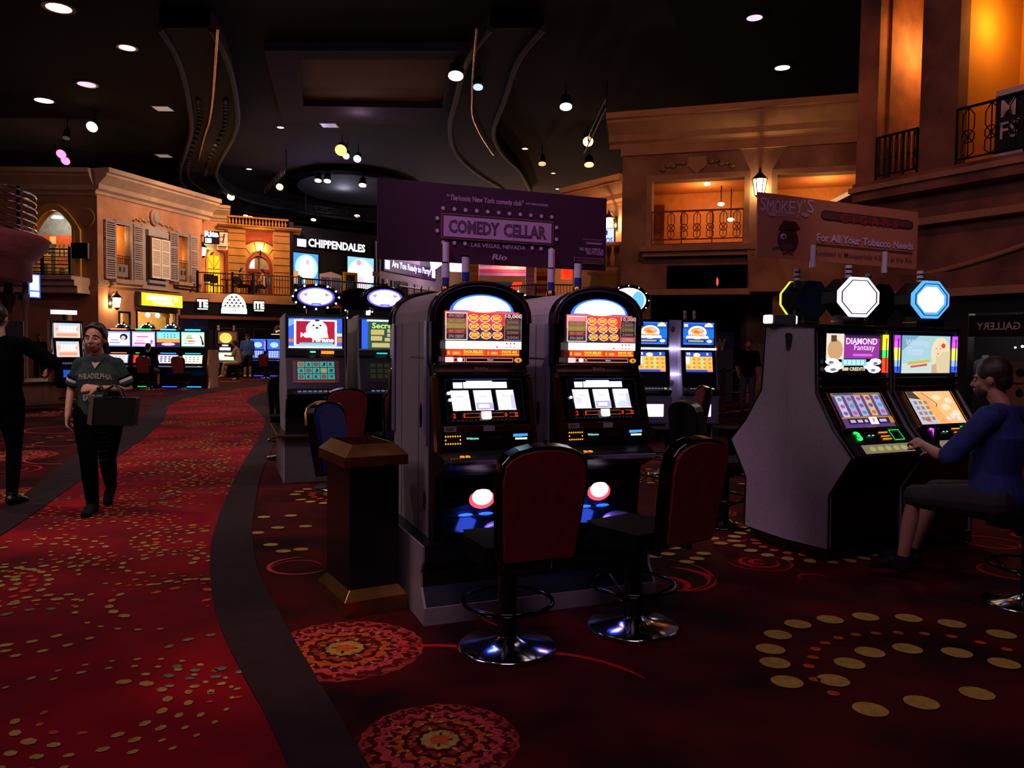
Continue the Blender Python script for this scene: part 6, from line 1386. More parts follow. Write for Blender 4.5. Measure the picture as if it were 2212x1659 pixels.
octo_sign('octagon sign glowing white inside a bright blue frame, rightmost', FR.p(1.19, .16, 1.905), 20, '#4c9cff', '#d8f4ff', mat('rim_blue', '#2850a0', .4))
octo_sign('dark octagon sign seen from behind at the left end of the right bank', FR.p(.38, .72, 1.90), 212, '#c8d83c', '#e8f0a0', mat('rim_violet', '#50406c'))
octo_sign('dark octagon sign seen from behind, between the two lit octagons', FR.p(1.16, .72, 1.91), 210, '#c8d83c', '#e8f0a0', mat('rim_violet', '#50406c'))
t = thing('topper_box', 'small pale box topper with lit round ends on the right bank', 'box', tuple(FR.p(.05, .56, 1.69)), 26)
b = MB(); b.box(-.115, .115, -.05, .05, 0, .08, mat('topper_grey', '#4a4248', .6)); b.build('case', t, .01); b = MB(); b.box(-.135, -.115, -.045, .045, .01, .075, emi('#f4f0ff', 1.6)); b.box(.115, .135, -.045, .045, .01, .075, emi('#f4f0ff', 1.6)); b.build('lit_ends', t, .01)
for k, (s_, n_) in enumerate(((.40, .245), (1.19, .245), (.27, .62), (1.06, .62))):
    t = thing('signal_candle', ['short striped signal candle over the white-framed octagon', 'short striped signal candle over the blue-framed octagon', 'striped signal tube on the left back octagon, under the cigar sign', 'striped signal tube on the right back octagon, under the cigar sign'][k], 'signal light', tuple(FR.p(s_, n_, 2.03)), 0)
    b = MB(); hh = .13 if k < 2 else .13
    for j in range(3): b.cyl((0, 0, .035*j), (0, 0, .035*j+.012), .026, BLACK, 14); b.cyl((0, 0, .035*j+.012), (0, 0, .035*j+.035), .024, mat('candle_white', '#b8a8b4', .4), 14)
    b.build('lens_stack', t)
    b = MB(); b.cyl((0, 0, -.3), (0, 0, 0), .02, BLACK, 10); b.build('stem', t)
# cigar sign
t = thing('cigar_sign', 'pinkish tan cigar lounge billboard above the right slot machines', 'billboard', tuple(FR.p(0, .5, 0)), 26)
SA = mat('sign_salmon', '#b46a54', .6, var=.1, scale=2); SP = mat('sign_pink', '#c88890', .6); SD = mat('sign_brown', '#4a1c1c', .6); SR = mat('sign_red', '#b81824', .6); SL = mat('sign_lilac', '#c8a8d0', .6); SG = mat('sign_greybrown', '#583438', .6)
w_, h_ = 1.74, .47; T0_ = (-.26, 0, 2.185)
b = MB(); b.box(-.26, -.26+w_, 0, .012, 2.185, 2.185+h_, SA); b.build('panel', t)
b = MB(); P = Pic(b, plane_T(-.26, -.0006, 2.185), w_, h_, .0004)
def cr(x, y):
    k = (x-848)/(1668-848); yt = 505+(590-505)*k; yb = 838+(888-838)*k; return k/(1.13-k*.13), 1-(y-yt)/(yb-yt)
def tx2(s_, x0, y0, y1, x1, m, bold=0, shear=0, slope=0): u0, v1 = cr(x0, y0); _, v0 = cr(x0, y1); u1, _ = cr(x1, y0); P.text(s_, u0, v0, u1, v1, m, bold, shear, slope)
for k, ch in enumerate("SMOKEY'S"):
    x = 858+37*k-(18 if k > 6 else 0); dy = [0, 10, 14, 16, 17, 15, 8, 8][k]; tx2(ch, x, 530+dy, (598 if ch != "'" else 548)+dy, x+(33 if ch != "'" else 7), SL, .0)
tx2('LOUNGE', 950, 597, 628, 1062, SP, .0)
for x in (920, 1088): u, v = cr(x, 618); P.ell(u, v, .024, .04, SP, 12)
a = cr(1168, 590); c_ = cr(1642, 690)
u0, v0, u1, v1 = a[0], c_[1]+.03, c_[0], a[1]+.0
rr_ = .025
def rrect(u0, v0, u1, v1, rr, m):
    ry = (v1-v0)/2
    P.poly([(u0+rr+rr*math.cos(R(x)), (v0+v1)/2+ry*math.sin(R(x))) for x in range(90, 271, 15)] + [(u1-rr+rr*math.cos(R(x)), (v0+v1)/2+ry*math.sin(R(x))) for x in range(-90, 91, 15)], m)
rrect(u0, v0, u1, v1, .03, SD); rrect(u0+.005, v0+.018, u1-.005, v1-.018, .027, SG)
tx2('C-I-G-A-R-S', 1268, 605, 652, 1560, SR, .01)
tx2('For All Your Tobacco Needs', 1150, 710, 752, 1645, SL, .035); a = cr(1148, 768); c_ = cr(1642, 776); P.rect(a[0], a[1]-.01, c_[0], a[1]+.01, SD)
tx2('Located in Masquerade Village at the Rio', 1150, 797, 830, 1642, SG, .005)
# generic dark hatted face with bow tie
u, v = cr(1003, 740); P.ell(u, v-.03, .06, .2, SD, 20).ell(u+.005, v+.17, .05, .06, BLACK, 16).poly([(u-.06, v+.12), (u+.07, v+.16), (u+.04, v+.27), (u-.03, v+.27)], SD).ell(u-.028, v+.02, .018, .045, SL, 12).ell(u-.024, v+.015, .009, .022, BLACK, 10).ell(u-.01, v-.14, .04, .05, SG, 12).poly([(u-.03, v-.26), (u, v-.22), (u+.03, v-.26), (u+.03, v-.2), (u, v-.22), (u-.03, v-.2)], SR).poly([(u-.09, v-.2), (u-.05, v-.17), (u-.055, v-.15), (u-.09, v-.18)], SG)
b.build('printed_face', t)
for s_ in (.27, 1.06):
    b = MB(); b.cyl((s_, -.03, 2.13), (s_, -.03, 2.3), .022, GLASS, 14); b.build('support_tube', t)
# ------------------------------------------------------------------ brass-rimmed trash bin
BRM = mat('brushed_bronze', '#9a6a3a', .32, .9, var=.25, scale=14)
t = thing('trash_bin', 'black square trash bin with flared brushed bronze rim and base beside the machine stand', 'trash bin', (-.9, 4.235, 0), 30)
def sqr(i): return [(i, i), (.37-i, i), (.37-i, .5-i), (i, .5-i)]
def frus(mb, i0, z0, i1, z1, m):
    a = sqr(i0); c_ = sqr(i1); mb.add([(x, y, z0) for x, y in a]+[(x, y, z1) for x, y in c_], [(0, 1, 5, 4), (1, 2, 6, 5), (2, 3, 7, 6), (3, 0, 4, 7)], m)
b = MB(); b.prism(sqr(.04), 'z', .02, .7, BLACK); frus(b, .04, .7, .04, .832, BLACK); b.build('body', t, .004)
b = MB(); frus(b, 0, 0, 0, .09, BRM); frus(b, 0, .09, .045, .15, BRM); b.add([(x, y, .15) for x, y in sqr(.045)]+[(x, y, 0.0) for x, y in sqr(0)], [(0, 1, 2, 3), (4, 5, 6, 7)], BRM); b.build('base_flare', t, .003)
b = MB(); frus(b, .03, .83, 0, .832, BRM); frus(b, 0, .832, 0, .888, BRM); frus(b, 0, .888, .06, .95, BRM); frus(b, .06, .95, .065, .948, BRM); frus(b, .065, .948, .075, .72, BRM); b.add([(x, y, .72) for x, y in sqr(.075)], [(0, 1, 2, 3)], BLACK); b.build('rim', t, .003)

# ------------------------------------------------------------------ blue reward machines
def pic_reward(P):
    P.rect(0, 0, 1, 1, emi('#1858c8', 1.2)).rect(0, .3, 1, .7, emi('#1e74e0', 1.2)).rect(0, .94, 1, .97, emi('#5090f0', 1.2))
    P.ell(.46, .55, .3, .3, emi('#ffe8d0', 1.6), 24).poly([(.12, .4), (.8, .4), (.84, .28), (.08, .28)], emi('#ffe8d0', 1.6)).ell(.46, .62, .22, .15, emi('#f0a050', 1.3), 20).ell(.44, .58, .1, .07, emi('#e07828', 1.2), 12).ell(.54, .66, .1, .06, emi('#d8c8c8', 1.2), 12)
    P.text('REWARD', .2, .38, .72, .47, emi('#d87048', 1.0), .04).rect(.2, .33, .7, .36, emi('#fff0d8', 1.5))
    P.poly([(.68, .8), (.96, .8), (.94, .92), (.7, .92)], emi('#ffd8a0', 1.4)).ell(.82, .93, .08, .05, emi('#ffd8a0', 1.4)).poly([(.02, .8), (.15, .8), (.14, .92), (.02, .92)], emi('#ffd8a0', 1.3)).rect(.12, .12, .7, .2, emi('#181008', .4)).rect(.16, .14, .66, .19, emi('#f0c070', 1.3)).ell(.85, .16, .09, .07, emi('#ffd8b8', 1.4)).rect(.02, .03, .9, .05, emi('#78a8f0', 1.2))
def pic_slots_y(P):
    P.rect(0, 0, 1, 1, emi('#2c50c0', 1.2)).rect(0, .12, 1, .78, emi('#ffb050', 1.4)).text('75', .03, .84, .18, .97, emi('#ffe8e8', 1.3), .05).ell(.42, .86, .13, .1, emi('#ffe0c0', 1.5)).text('3', .78, .84, .86, .97, emi('#ffe8e8', 1.3), .05)
    P.rects([(.2, .2, .28, .7), (.55, .2, .68, .7)], emi('#b8e090', 1.2))
    P.ells([(.1+.2*k, .24+.2*j, .06, .06) for k in range(5) for j in range(3)], emi('#f08838', 1.2), 10).rect(.8, .02, 1, .12, emi('#ff9060', 1.2)).rect(0, .4, .14, .75, emi('#ffe8f0', 1.6))
LPAN = mat('lilac_panel', '#b0a8c4', .5, var=.06)
FD2 = Fr((1.93, 12.62), 8)
WBAR = emi('#e8dcff', 6)
for k, (s_, lb) in enumerate(((.3, 'blue-screened reward slot machine next to the right round-top machine'), (1.09, 'blue-screened reward slot machine farther right, behind a dark stool'))):
    t = slot_video(lb, tuple(FD2.p(s_, .45)), 8, 'blue-screened machines in the middle distance', .6, .45, 0, 1.97, (1.57, 1.93), (1.13, 1.45), .86, LPAN, (pic_reward, pic_slots_y),
        [(-.3, .3, 1.49, 1.515, WBAR), (-.3, .3, 1.075, 1.1, WBAR), (-.2, -.08, 1.0, 1.015, emi('#60e8e0', 1.4)), (.1, .24, .975, 1.02, emi('#ff9a1c', 1.6))])
    b = MB(); b.box(-.16, .16, -.66, -.645, .42, .62, emi('#f4f0ff', 2.6)); b.build('belly_light', t, .02)
    b = MB(); b.box(-.3, .3, -.655, -.4, .3, .75, mat('lilac_door', '#6a6080', .4, .2)); b.build('lower_door', t, .02)
    for x in (-.04, .12):
        if k: candle(t, x-.1, -.2, 1.97, .16, .025)
t = thing('spacer_panel', 'tall pale lilac panel with star emblems between the two reward machines', 'panel', tuple(FD2.p(.695, .3)), 8)
b = MB(); b.box(-.1, .1, -.2, .2, 0, 1.97, LPAN); b.build('panel', t)
b = MB(); b.box(-.1, .1, -.26, -.2, 1.49, 1.515, WBAR); b.box(-.1, .1, -.26, -.2, 1.075, 1.1, WBAR); b.build('light_bars', t)
b = MB(); P = Pic(b, plane_T(-.1, -.202, 0), .2, 1.97, .001)
for v in (.92, .48):
    P.ell(.5, v, .17, .022, BLACK, 16); 
    for a in range(0, 360, 72): P.ell(.5+.09*math.cos(R(a)), v+.011*math.sin(R(a)), .04, .005, LPAN, 6)
b.build('star_emblem', t)
oval_sign('bulb-ringed oval sign, half orange half blue, above the reward machines', (2.22, 15.2, 2.42), 0, lambda P: P.ell(.5, .5, .4, .4, emi('#ffffff', 2.4), 24).ell(.3, .5, .16, .3, emi('#ffb050', 1.6), 14).ell(.72, .5, .14, .3, emi('#60b0e8', 1.5), 14), w_=.42, h_=.3)
slot_video('slot machine carrying the orange and blue bulb sign, hidden behind the reward machines', (2.2, 15.5, 0), 0, None, .62, .4, 0, 2.02, (1.4, 1.75), (1.0, 1.25), .85, GREYL, (pic_dark, pic_dark))
sR = cp(sA, 'red-backed stool turned left before the reward machines, its grey seat showing', (1.87, 9.3, 0), 272)
make_stool('red stool with gold-edged back, half hidden by the right bank side panel', (2.66, 9.45, 0), 268, edge=BRASSR)

# ------------------------------------------------------------------ left counter with the curved chrome machine
FCt = Fr((-11.35, 16.0), 62)
CRB = mat('cream_stone', '#b48c68', .8, var=.15, scale=4)
t = thing('machine_counter', 'cream stone counter with brass top edge under the curved chrome machine', 'counter', tuple(FCt.o), 62)
b = MB(); b.box(0, 2.9, 0, 1.6, .08, .55, CRB); b.build('body', t)
for k in range(5): b = MB(); b.box(.1+.58*k, .62+.58*k, -.012, 0, .13, .5, CRB); b.build('front_panel', t, .006)
b = MB(); b.box(-.05, 2.95, -.08, 1.65, .55, .6, BLACK); b.build('top', t, .01); b = MB(); b.box(-.05, 2.97, -.1, -.08, .555, .6, GOLD); b.build('brass_edge', t, .004)
b = MB(); b.box(0, 2.9, .03, 1.5, 0, .08, mat('toe_stone', '#6a5848', .8)); b.build('toe_kick', t)
def pic_white(P):
    P.rect(0, 0, 1, 1, emi('#d8c8c0', 1.3)).rect(.1, .1, .9, .3, emi('#e8a080', 1.2)).rects([(.2+.14*k, .4, .3+.14*k, .8) for k in range(5)], emi('#ffffff', 1.8)).rect(.1, .85, .9, .95, emi('#a8c0f0', 1.4)).ells([(.12, .6, .05, .1), (.88, .6, .05, .1)], emi('#f0a0a0', 1.2), 8)
t = slot_video('tall slot machine with curved chrome edges on the cream counter at left', (-10.05, 17.6, 0), 42, None, .6, .4, .6, 1.96, (1.58, 1.9), (1.16, 1.5), 1.02, CREAM, (pic_white, pic_white), [(-.1, .12, 1.03, 1.07, BLE)])
for sg in (-1, 1):
    b = MB(); b.tube([(sg*.3, -.42, 1.95), (sg*.31, -.44, 1.6), (sg*.31, -.47, 1.3), (sg*.31, -.6, 1.08), (sg*.31, -.68, .98), (sg*.31, -.55, .85), (sg*.3, -.45, .64)], .028, CHROME, 8); b.build('chrome_edge', t)
b = MB(); b.box(-.12, .12, -.6, -.58, .72, .88, emi('#2858d0', .9)); b.build('note_window', t)
b = MB(); b.box(-.25, .25, -.2, -.1, 2.1, 2.19, emi('#f4f4ff', 2)); b.box(-.02, .02, -.18, -.12, 1.96, 2.1, DARKM); b.build('top_sign', t)
t = slot_video('pale grey slot machine cabinet with card labels behind the left man', (-10.95, 17.1, 0), 215, None, .6, .5, .6, 1.94, (1.58, 1.9), (1.16, 1.5), 1.02, CREAM, (pic_dark, pic_dark))
cp(sM, 'dark stool standing at the cream counter right of the chrome machine', (-10.2, 19.3, 0), 30)
make_stool('gold-edged dark stool just left of the walking woman', (-9.85, 17.5, 0), 60, back=BLKF, edge=BRASSR)

# ------------------------------------------------------------------ row of four wide machines
FE4 = Fr((-13.1, 25.7), 4)
def pic_w(cols, face):
    def f(P):
        P.rect(0, 0, 1, 1, emi(cols[0], 1.5)).rect(.04, .08, .96, .9, emi(cols[1], 1.7)).rects([(.1, .2, .55, .3), (.15, .38, .5, .46)], emi(cols[2], 1.3))
        if face == 1: P.ell(.72, .62, .17, .22, emi('#20304c', .6), 14).ell(.7, .56, .1, .15, emi('#e8c8c0', 1.1), 12)
        elif face == 2: P.rects([(.1, .15, .9, .25), (.2, .6, .7, .7)], emi('#d070c8', 1.3)).ell(.85, .35, .06, .1, emi('#5080e0', 1.3))
        elif face == 3: P.rect(0, .3, 1, .55, emi('#f0a048', 1.2)).rect(0, 0, 1, .3, emi('#502868', .9)).rects([(.3+.15*k, .62+.15*j, .36+.15*k, .68+.15*j) for k in range(4) for j in range(2)], emi('#283860', .6)).ell(.5, .18, .3, .1, emi('#e8c0f0', 1.4))
        else: P.poly([(.78, .85), (.88, .7), (.98, .2), (.9, .1), (.86, .5)], emi('#182018', .5)).rects([(.2, .55, .5, .65), (.25, .7, .45, .78)], emi('#88b040', 1.2)).rect(.3, .35, .6, .43, emi('#e05860', 1.2)).rect(0, 0, 1, .07, emi('#287858', 1))
    return f
defs = (('#6c80ff', '#e8ecff', '#a898e8', 1, '#ff7838', 'first of the four wide-screen machines, woman picture, behind the walking woman'),
        ('#b088f0', '#f4ecff', '#e0a0e0', 2, '#38e070', 'second of the four wide-screen machines, lilac white screen with green light bar'),
        ('#60c0f0', '#80d0e8', '#d8f0f0', 3, '#48a8ff', 'third of the four wide-screen machines, orange and blue sunset screen'),
        ('#88e0a0', '#f4fff0', '#a0c8a0', 4, '#30c0ff', 'fourth of the four wide-screen machines, white screen with green edge'))
lows = (('#90b0f0', '#e0d8f0', '#f0b080', 1), ('#a01818', '#e04028', '#601010', 0), ('#d0a0f0', '#f0f0ff', '#302860', 2), ('#e0f0c8', '#fffff0', '#a0a880', 4))
def pic_l(c_, k):
    def f(P):
        P.rect(0, 0, 1, 1, emi(c_[0], 1.2)).rect(.05, .1, .95, .9, emi(c_[1], 1.5))
        if c_[3] == 0: P.ell(.6, .5, .25, .3, emi('#701010', .8), 12)
        else: P.rects([(.12+.2*a, .2+.24*j, .24+.2*a, .34+.24*j) for a in range(4) for j in range(3)], emi(c_[2], 1.1))
    return f
for k, (c0_, c1_, c2_, fc, bar, lb) in enumerate(defs):
    t = slot_video(lb, tuple(FE4.p(.2+.79*k, .62)), 4, 'wide-screen machines in a row of four', .78, .5, 0, 1.92, (1.36, 1.86), (.82, 1.1), .72, BLACK, (pic_w((c0_, c1_, c2_), fc), pic_l(lows[k], k)),
        [(-.25, .25, 1.905, 1.95, emi(bar, 2.2)), (-.25, .25, 1.14, 1.165, emi(bar, 1.8)), (.31, .35, .84, 1.1, emi(('#ff7838', '#405848', '#50a0ff', '#30c0ff')[k], 1.4)), (-.3, -.2, .78, .8, emi('#a090ff', 1.6))], bez=.01, under=(('#101010', .1), ('#20c040', 1.6), ('#2050ff', 2.5), ('#2090ff', 2.5))[k])
    b = MB()
    if k < 3:
        b.lathe([(.22, 0), (.21, .06), (.15, .14), (.05, .17), (.03, .22)], BLACK, (.05, -.2, 1.95), 14); b.build('topper_dome', t)
        b = MB()
        for j in range(5): b.ell((.05+.17*math.cos(R(20+35*j)), -.41, 1.98+.12*math.sin(R(20+35*j))), (.03, .012, .02), emi('#f4f8ff', 2.4), 8)
        b.build('topper_lights', t)
    else:
        b.box(-.42, .38, -.25, -.23, 1.95, 2.3, mat('navy_topper', '#282c58', .5, var=.4, scale=6)); b.build('topper_board', t)
t = thing('bank_end_panel', 'cream curved end panel closing the row of four machines', 'panel', tuple(FE4.p(3.07, .62)), 4)
CRP = mat('peach_laminate', '#d8a484', .6, var=.1)
for y0, sg in ((-.01, -1), (.01, 1)):
    b = MB(); b.prism([(y0, 0), (y0+sg*.52, 0), (y0+sg*.42, .2), (y0+sg*.42, .35), (y0+sg*.6, .78), (y0+sg*.5, 1.1), (y0+sg*.5, 1.28), (y0, 1.28)], 'x', -.02, .03, CRP); b.build('panel_half', t)
b = MB(); b.box(-.04, -.0, -.58, -.5, 1.3, 1.95, CHROME); b.box(-.05, .02, -.5, .5, 1.28, 1.95, BLACK); b.box(.0, .05, -.04, .04, 1.3, 1.95, CHROME); b.build('upper_frame', t)
for k in range(4): pass
cp(sA, 'red-backed stool under the seated man with the cap', tuple(FE4.p(1.45, -.75)), 184)
cp(sA, 'empty red-backed stool in front of the fourth wide-screen machine', tuple(FE4.p(2.55, -.7)), 176)
# ------------------------------------------------------------------ far machines on the left
t = slot_video('distant grey slot machine with a glowing yellow round top beside the seated woman', (-12.85, 35.3, 0), 20, None, 1.0, .5, 0, 2.05, (1.5, 1.98), (.75, 1.1), .68, CREAM, (lambda P: P.rect(0, 0, 1, 1, CRP).ell(.5, .5, .28, .48, emi('#e8c850', 1.4), 20).rects([(.35, .2, .65, .24), (.35, .5, .65, .54)], emi('#fff0b0', 1.6)), lambda P: P.rect(0, 0, 1, 1, emi('#c8e0a0', 1.2)).ell(.5, .5, .4, .4, emi('#fffff0', 2))), [(-.25, .2, 1.2, 1.32, emi('#f4f4ff', 2)), (-.15, .1, 1.38, 1.44, emi('#f4f4ff', 2))])
candle(t, -.3, -.2, 2.05, .25, .05); candle(t, .35, -.2, 2.05, .25, .05)
for k, x in enumerate((-11.6, -10.86)):
    t = slot_video(['distant blue-lit slot machine behind the man in the blue shirt', 'distant blue-lit slot machine beside the peach bank end'][k], (x, 36.3, 0), 4, None, .7, .5, 0, 1.72, (1.25, 1.66), (.85, 1.2), .75, BLACK, (lambda P: P.rect(0, 0, 1, 1, emi('#3860f0', 1.4)).ell(.5, .5, .3, .3, emi('#a0c8ff', 1.5)), lambda P: P.rect(0, 0, 1, 1, emi('#5070e0', 1.2)).rects([(.1+.2*a, .15+.28*j, .24+.2*a, .36+.28*j) for a in range(4) for j in range(3)], emi('#b0c0ff', 1.4))), [(.3, .34, .85, 1.64, emi('#c080ff', 1.8)), (-.34, .34, 1.68, 1.71, emi('#4080ff', 2))], under=('#3040ff', 2.5))
t = thing('bank_end_panel', 'distant peach end panel of the blue-lit machine row', 'panel', (-10.45, 36.1, 0), 4)
b = MB(); b.prism([(-.5, 0), (-.5, .5), (-.7, .9), (-.45, 1.2), (-.45, 1.72), (.5, 1.72), (.5, 1.2), (.6, .9), (.5, 0)], 'x', -.02, .6, CRP); b.build('panel', t)
t = thing('globe_topper', 'bronze globe topper with a glowing palm tree shape above the distant machines', 'topper', (-10.35, 36.0, 1.98), 0)
b = MB(); b.ell((0, 0, .12), (.6, .3, .33), mat('bronze_globe', '#4a2c18', .35, .7, var=.2), 20); b.build('globe', t)
b = MB(); P = Pic(b, plane_T(-.55, -.33, -.08), 1.1, .45, .01); PL = emi('#ffc890', 1.5)
P.ell(.45, .35, .3, .16, PL, 14).ell(.45, .3, .24, .12, mat('bronze_globe', '#4a2c18'), 14).poly([(.52, .2), (.56, .2), (.6, .8), (.56, .8)], PL)
for a in (20, 60, 120, 160): P.poly([(.58, .78), (.58+.3*math.cos(R(a)), .78+.2*math.sin(R(a))), (.58+.26*math.cos(R(a-12)), .72+.16*math.sin(R(a-12)))], PL)
P.rect(0, .05, .9, .12, PL); b.build('palm_emblem', t)
for s_, p in (('blue-backed stool beside the distant yellow-topped machine', (-13.3, 33.2, 0)),): make_stool(s_, p, 190, back=BLUEF)
cp(sA, 'distant red-backed stool in front of the blue-lit machines', (-10.7, 34.2, 0), 180)
# arrow stanchion
q = G(152, 842); t = thing('sign_post', 'slim black stand with a small white arrow sign near the left wall', 'sign', tuple(G(131, 850)), 0)
b = MB(); b.cyl((0, 0, 0), (0, 0, 1.2), .03, BLACK, 8); b.lathe([(.2, 0), (.18, .03), (.03, .05)], BLACK, n=12); b.build('post', t)
b = MB(); b.box(-.16, .16, -.02, .02, 1.2, 1.75, BLACK); b.build('frame', t)
b = MB(); P = Pic(b, plane_T(-.12, -.024, 1.26), .24, .42, .002); P.rect(0, 0, 1, 1, emi('#e8e0d0', .9)).rect(.42, .2, .58, .6, BLACK).poly([(.25, .55), (.75, .55), (.5, .85)], BLACK); b.build('arrow_face', t)
t = thing('wall_sconce', 'small dark box sconce on the wall above the arrow sign', 'wall lamp', (-17.6, 30.9, 2.35), 0)
b = MB(); b.box(-.35, .35, -.3, .0, -.25, .25, STB); b.box(-.25, .25, -.2, 0, -.5, -.25, STB); b.build('box', t, .02)
# pale lion medallion on the balcony base is left as plain wall
# ------------------------------------------------------------------ people
def limb(mb, pts, rad, m, n=14, ref=(0, -1, 0)):
    P = [Vector(p) for p in pts]; rad = [(r, r) if not isinstance(r, (tuple, list)) else r for r in rad]; ref = Vector(ref)
    # rounded ends
    t0 = (P[1]-P[0]).normalized(); t1 = (P[-1]-P[-2]).normalized()
    Q = []; Rr = []
    for k in (0.0, .4, .75): f_ = math.sqrt(max(0, 1-(1-k)**2)); Q.append(P[0]-t0*min(rad[0])*(1-k)); Rr.append((rad[0][0]*max(f_, .12), rad[0][1]*max(f_, .12)))
    Q += P; Rr += rad
    for k in (.75, .4, 0.0): f_ = math.sqrt(max(0, 1-(1-k)**2)); Q.append(P[-1]+t1*min(rad[-1])*(1-k)); Rr.append((rad[-1][0]*max(f_, .12), rad[-1][1]*max(f_, .12)))
    vs = []; N = len(Q)
    for i in range(N):
        a = Q[max(i-1, 0)]; c_ = Q[min(i+1, N-1)]; t = (c_-a).normalized()
        rr = ref if abs(t.dot(ref)) < .92 else Vector((0, 0, 1))
        s = t.cross(rr).normalized(); f = s.cross(t).normalized()
        vs += [Q[i] + s*Rr[i][0]*math.cos(2*math.pi*k/n) + f*Rr[i][1]*math.sin(2*math.pi*k/n) for k in range(n)]
    fs = []
    for i in range(N-1): fs += [(i*n+k, i*n+(k+1) % n, (i+1)*n+(k+1) % n, (i+1)*n+k) for k in range(n)]
    fs += [tuple(range(n))[::-1], tuple(range((N-1)*n, N*n))]
    mb.add(vs, fs, m, True)
def remesh(mb, name, parent, vox, smooth=3):
    o = mb.build('tmp'); m1 = o.modifiers.new('r', 'REMESH'); m1.mode = 'VOXEL'; m1.voxel_size = vox; m1.use_smooth_shade = True
    if smooth: m2 = o.modifiers.new('s', 'SMOOTH'); m2.factor = .5; m2.iterations = smooth
    dg = bpy.context.evaluated_depsgraph_get(); dg.update()
    me = bpy.data.meshes.new_from_object(o.evaluated_get(dg)); me.name = name
    if not me.materials: me.materials.append(mb.mats[0])
    me.polygons.foreach_set('use_smooth', [True]*len(me.polygons)); me.polygons.foreach_set('material_index', [0]*len(me.polygons))
    old = o.data; bpy.data.objects.remove(o); bpy.data.meshes.remove(old)
    r = bpy.data.objects.new(name, me); COL.objects.link(r)
    if parent: r.parent = parent
    return r
def hand(mb, wrist, d, nrm, m, curl=.35, side=1, s=1.0):
    """palm plus four unequal fingers and a thumb; d along the hand, nrm out of the back of the hand"""
    w_ = Vector(wrist); d = Vector(d).normalized(); nrm = Vector(nrm); nrm = (nrm-d*nrm.dot(d)).normalized(); x = d.cross(nrm)*side
    limb(mb, [w_-d*.02, w_+d*.035*s, w_+d*.08*s], [(.024*s, .019*s), (.036*s, .016*s), (.04*s, .014*s)], m, 10, ref=tuple(nrm))
    for k, (off, L) in enumerate(((.031, .066), (.0105, .074), (-.0105, .069), (-.031, .054))):
        p = w_+d*.078*s+x*off*s; pts = [p]; a = 0.0; dd = d+x*off*1.6
        for j in range(3):
            a += curl*(.7+.3*j); q = (dd.normalized()*math.cos(a)-nrm*math.sin(a)); pts.append(pts[-1]+q*L*s*(.45, .32, .23)[j])
        limb(mb, pts, [.0098*s, .0092*s, .0085*s, .0072*s], m, 8, ref=tuple(nrm))
    p = w_+d*.028*s+x*.03*s
    limb(mb, [p, p+(x*.65+d*.6-nrm*.35).normalized()*.036*s, p+(x*.65+d*.6-nrm*.35).normalized()*.04*s+(x*.2+d*.9-nrm*.5).normalized()*.03*s], [.0125*s, .011*s, .0085*s], m, 8, ref=tuple(nrm))
def lerp(a, b, t): return tuple(x+(y-x)*t for x, y in zip(a, b))
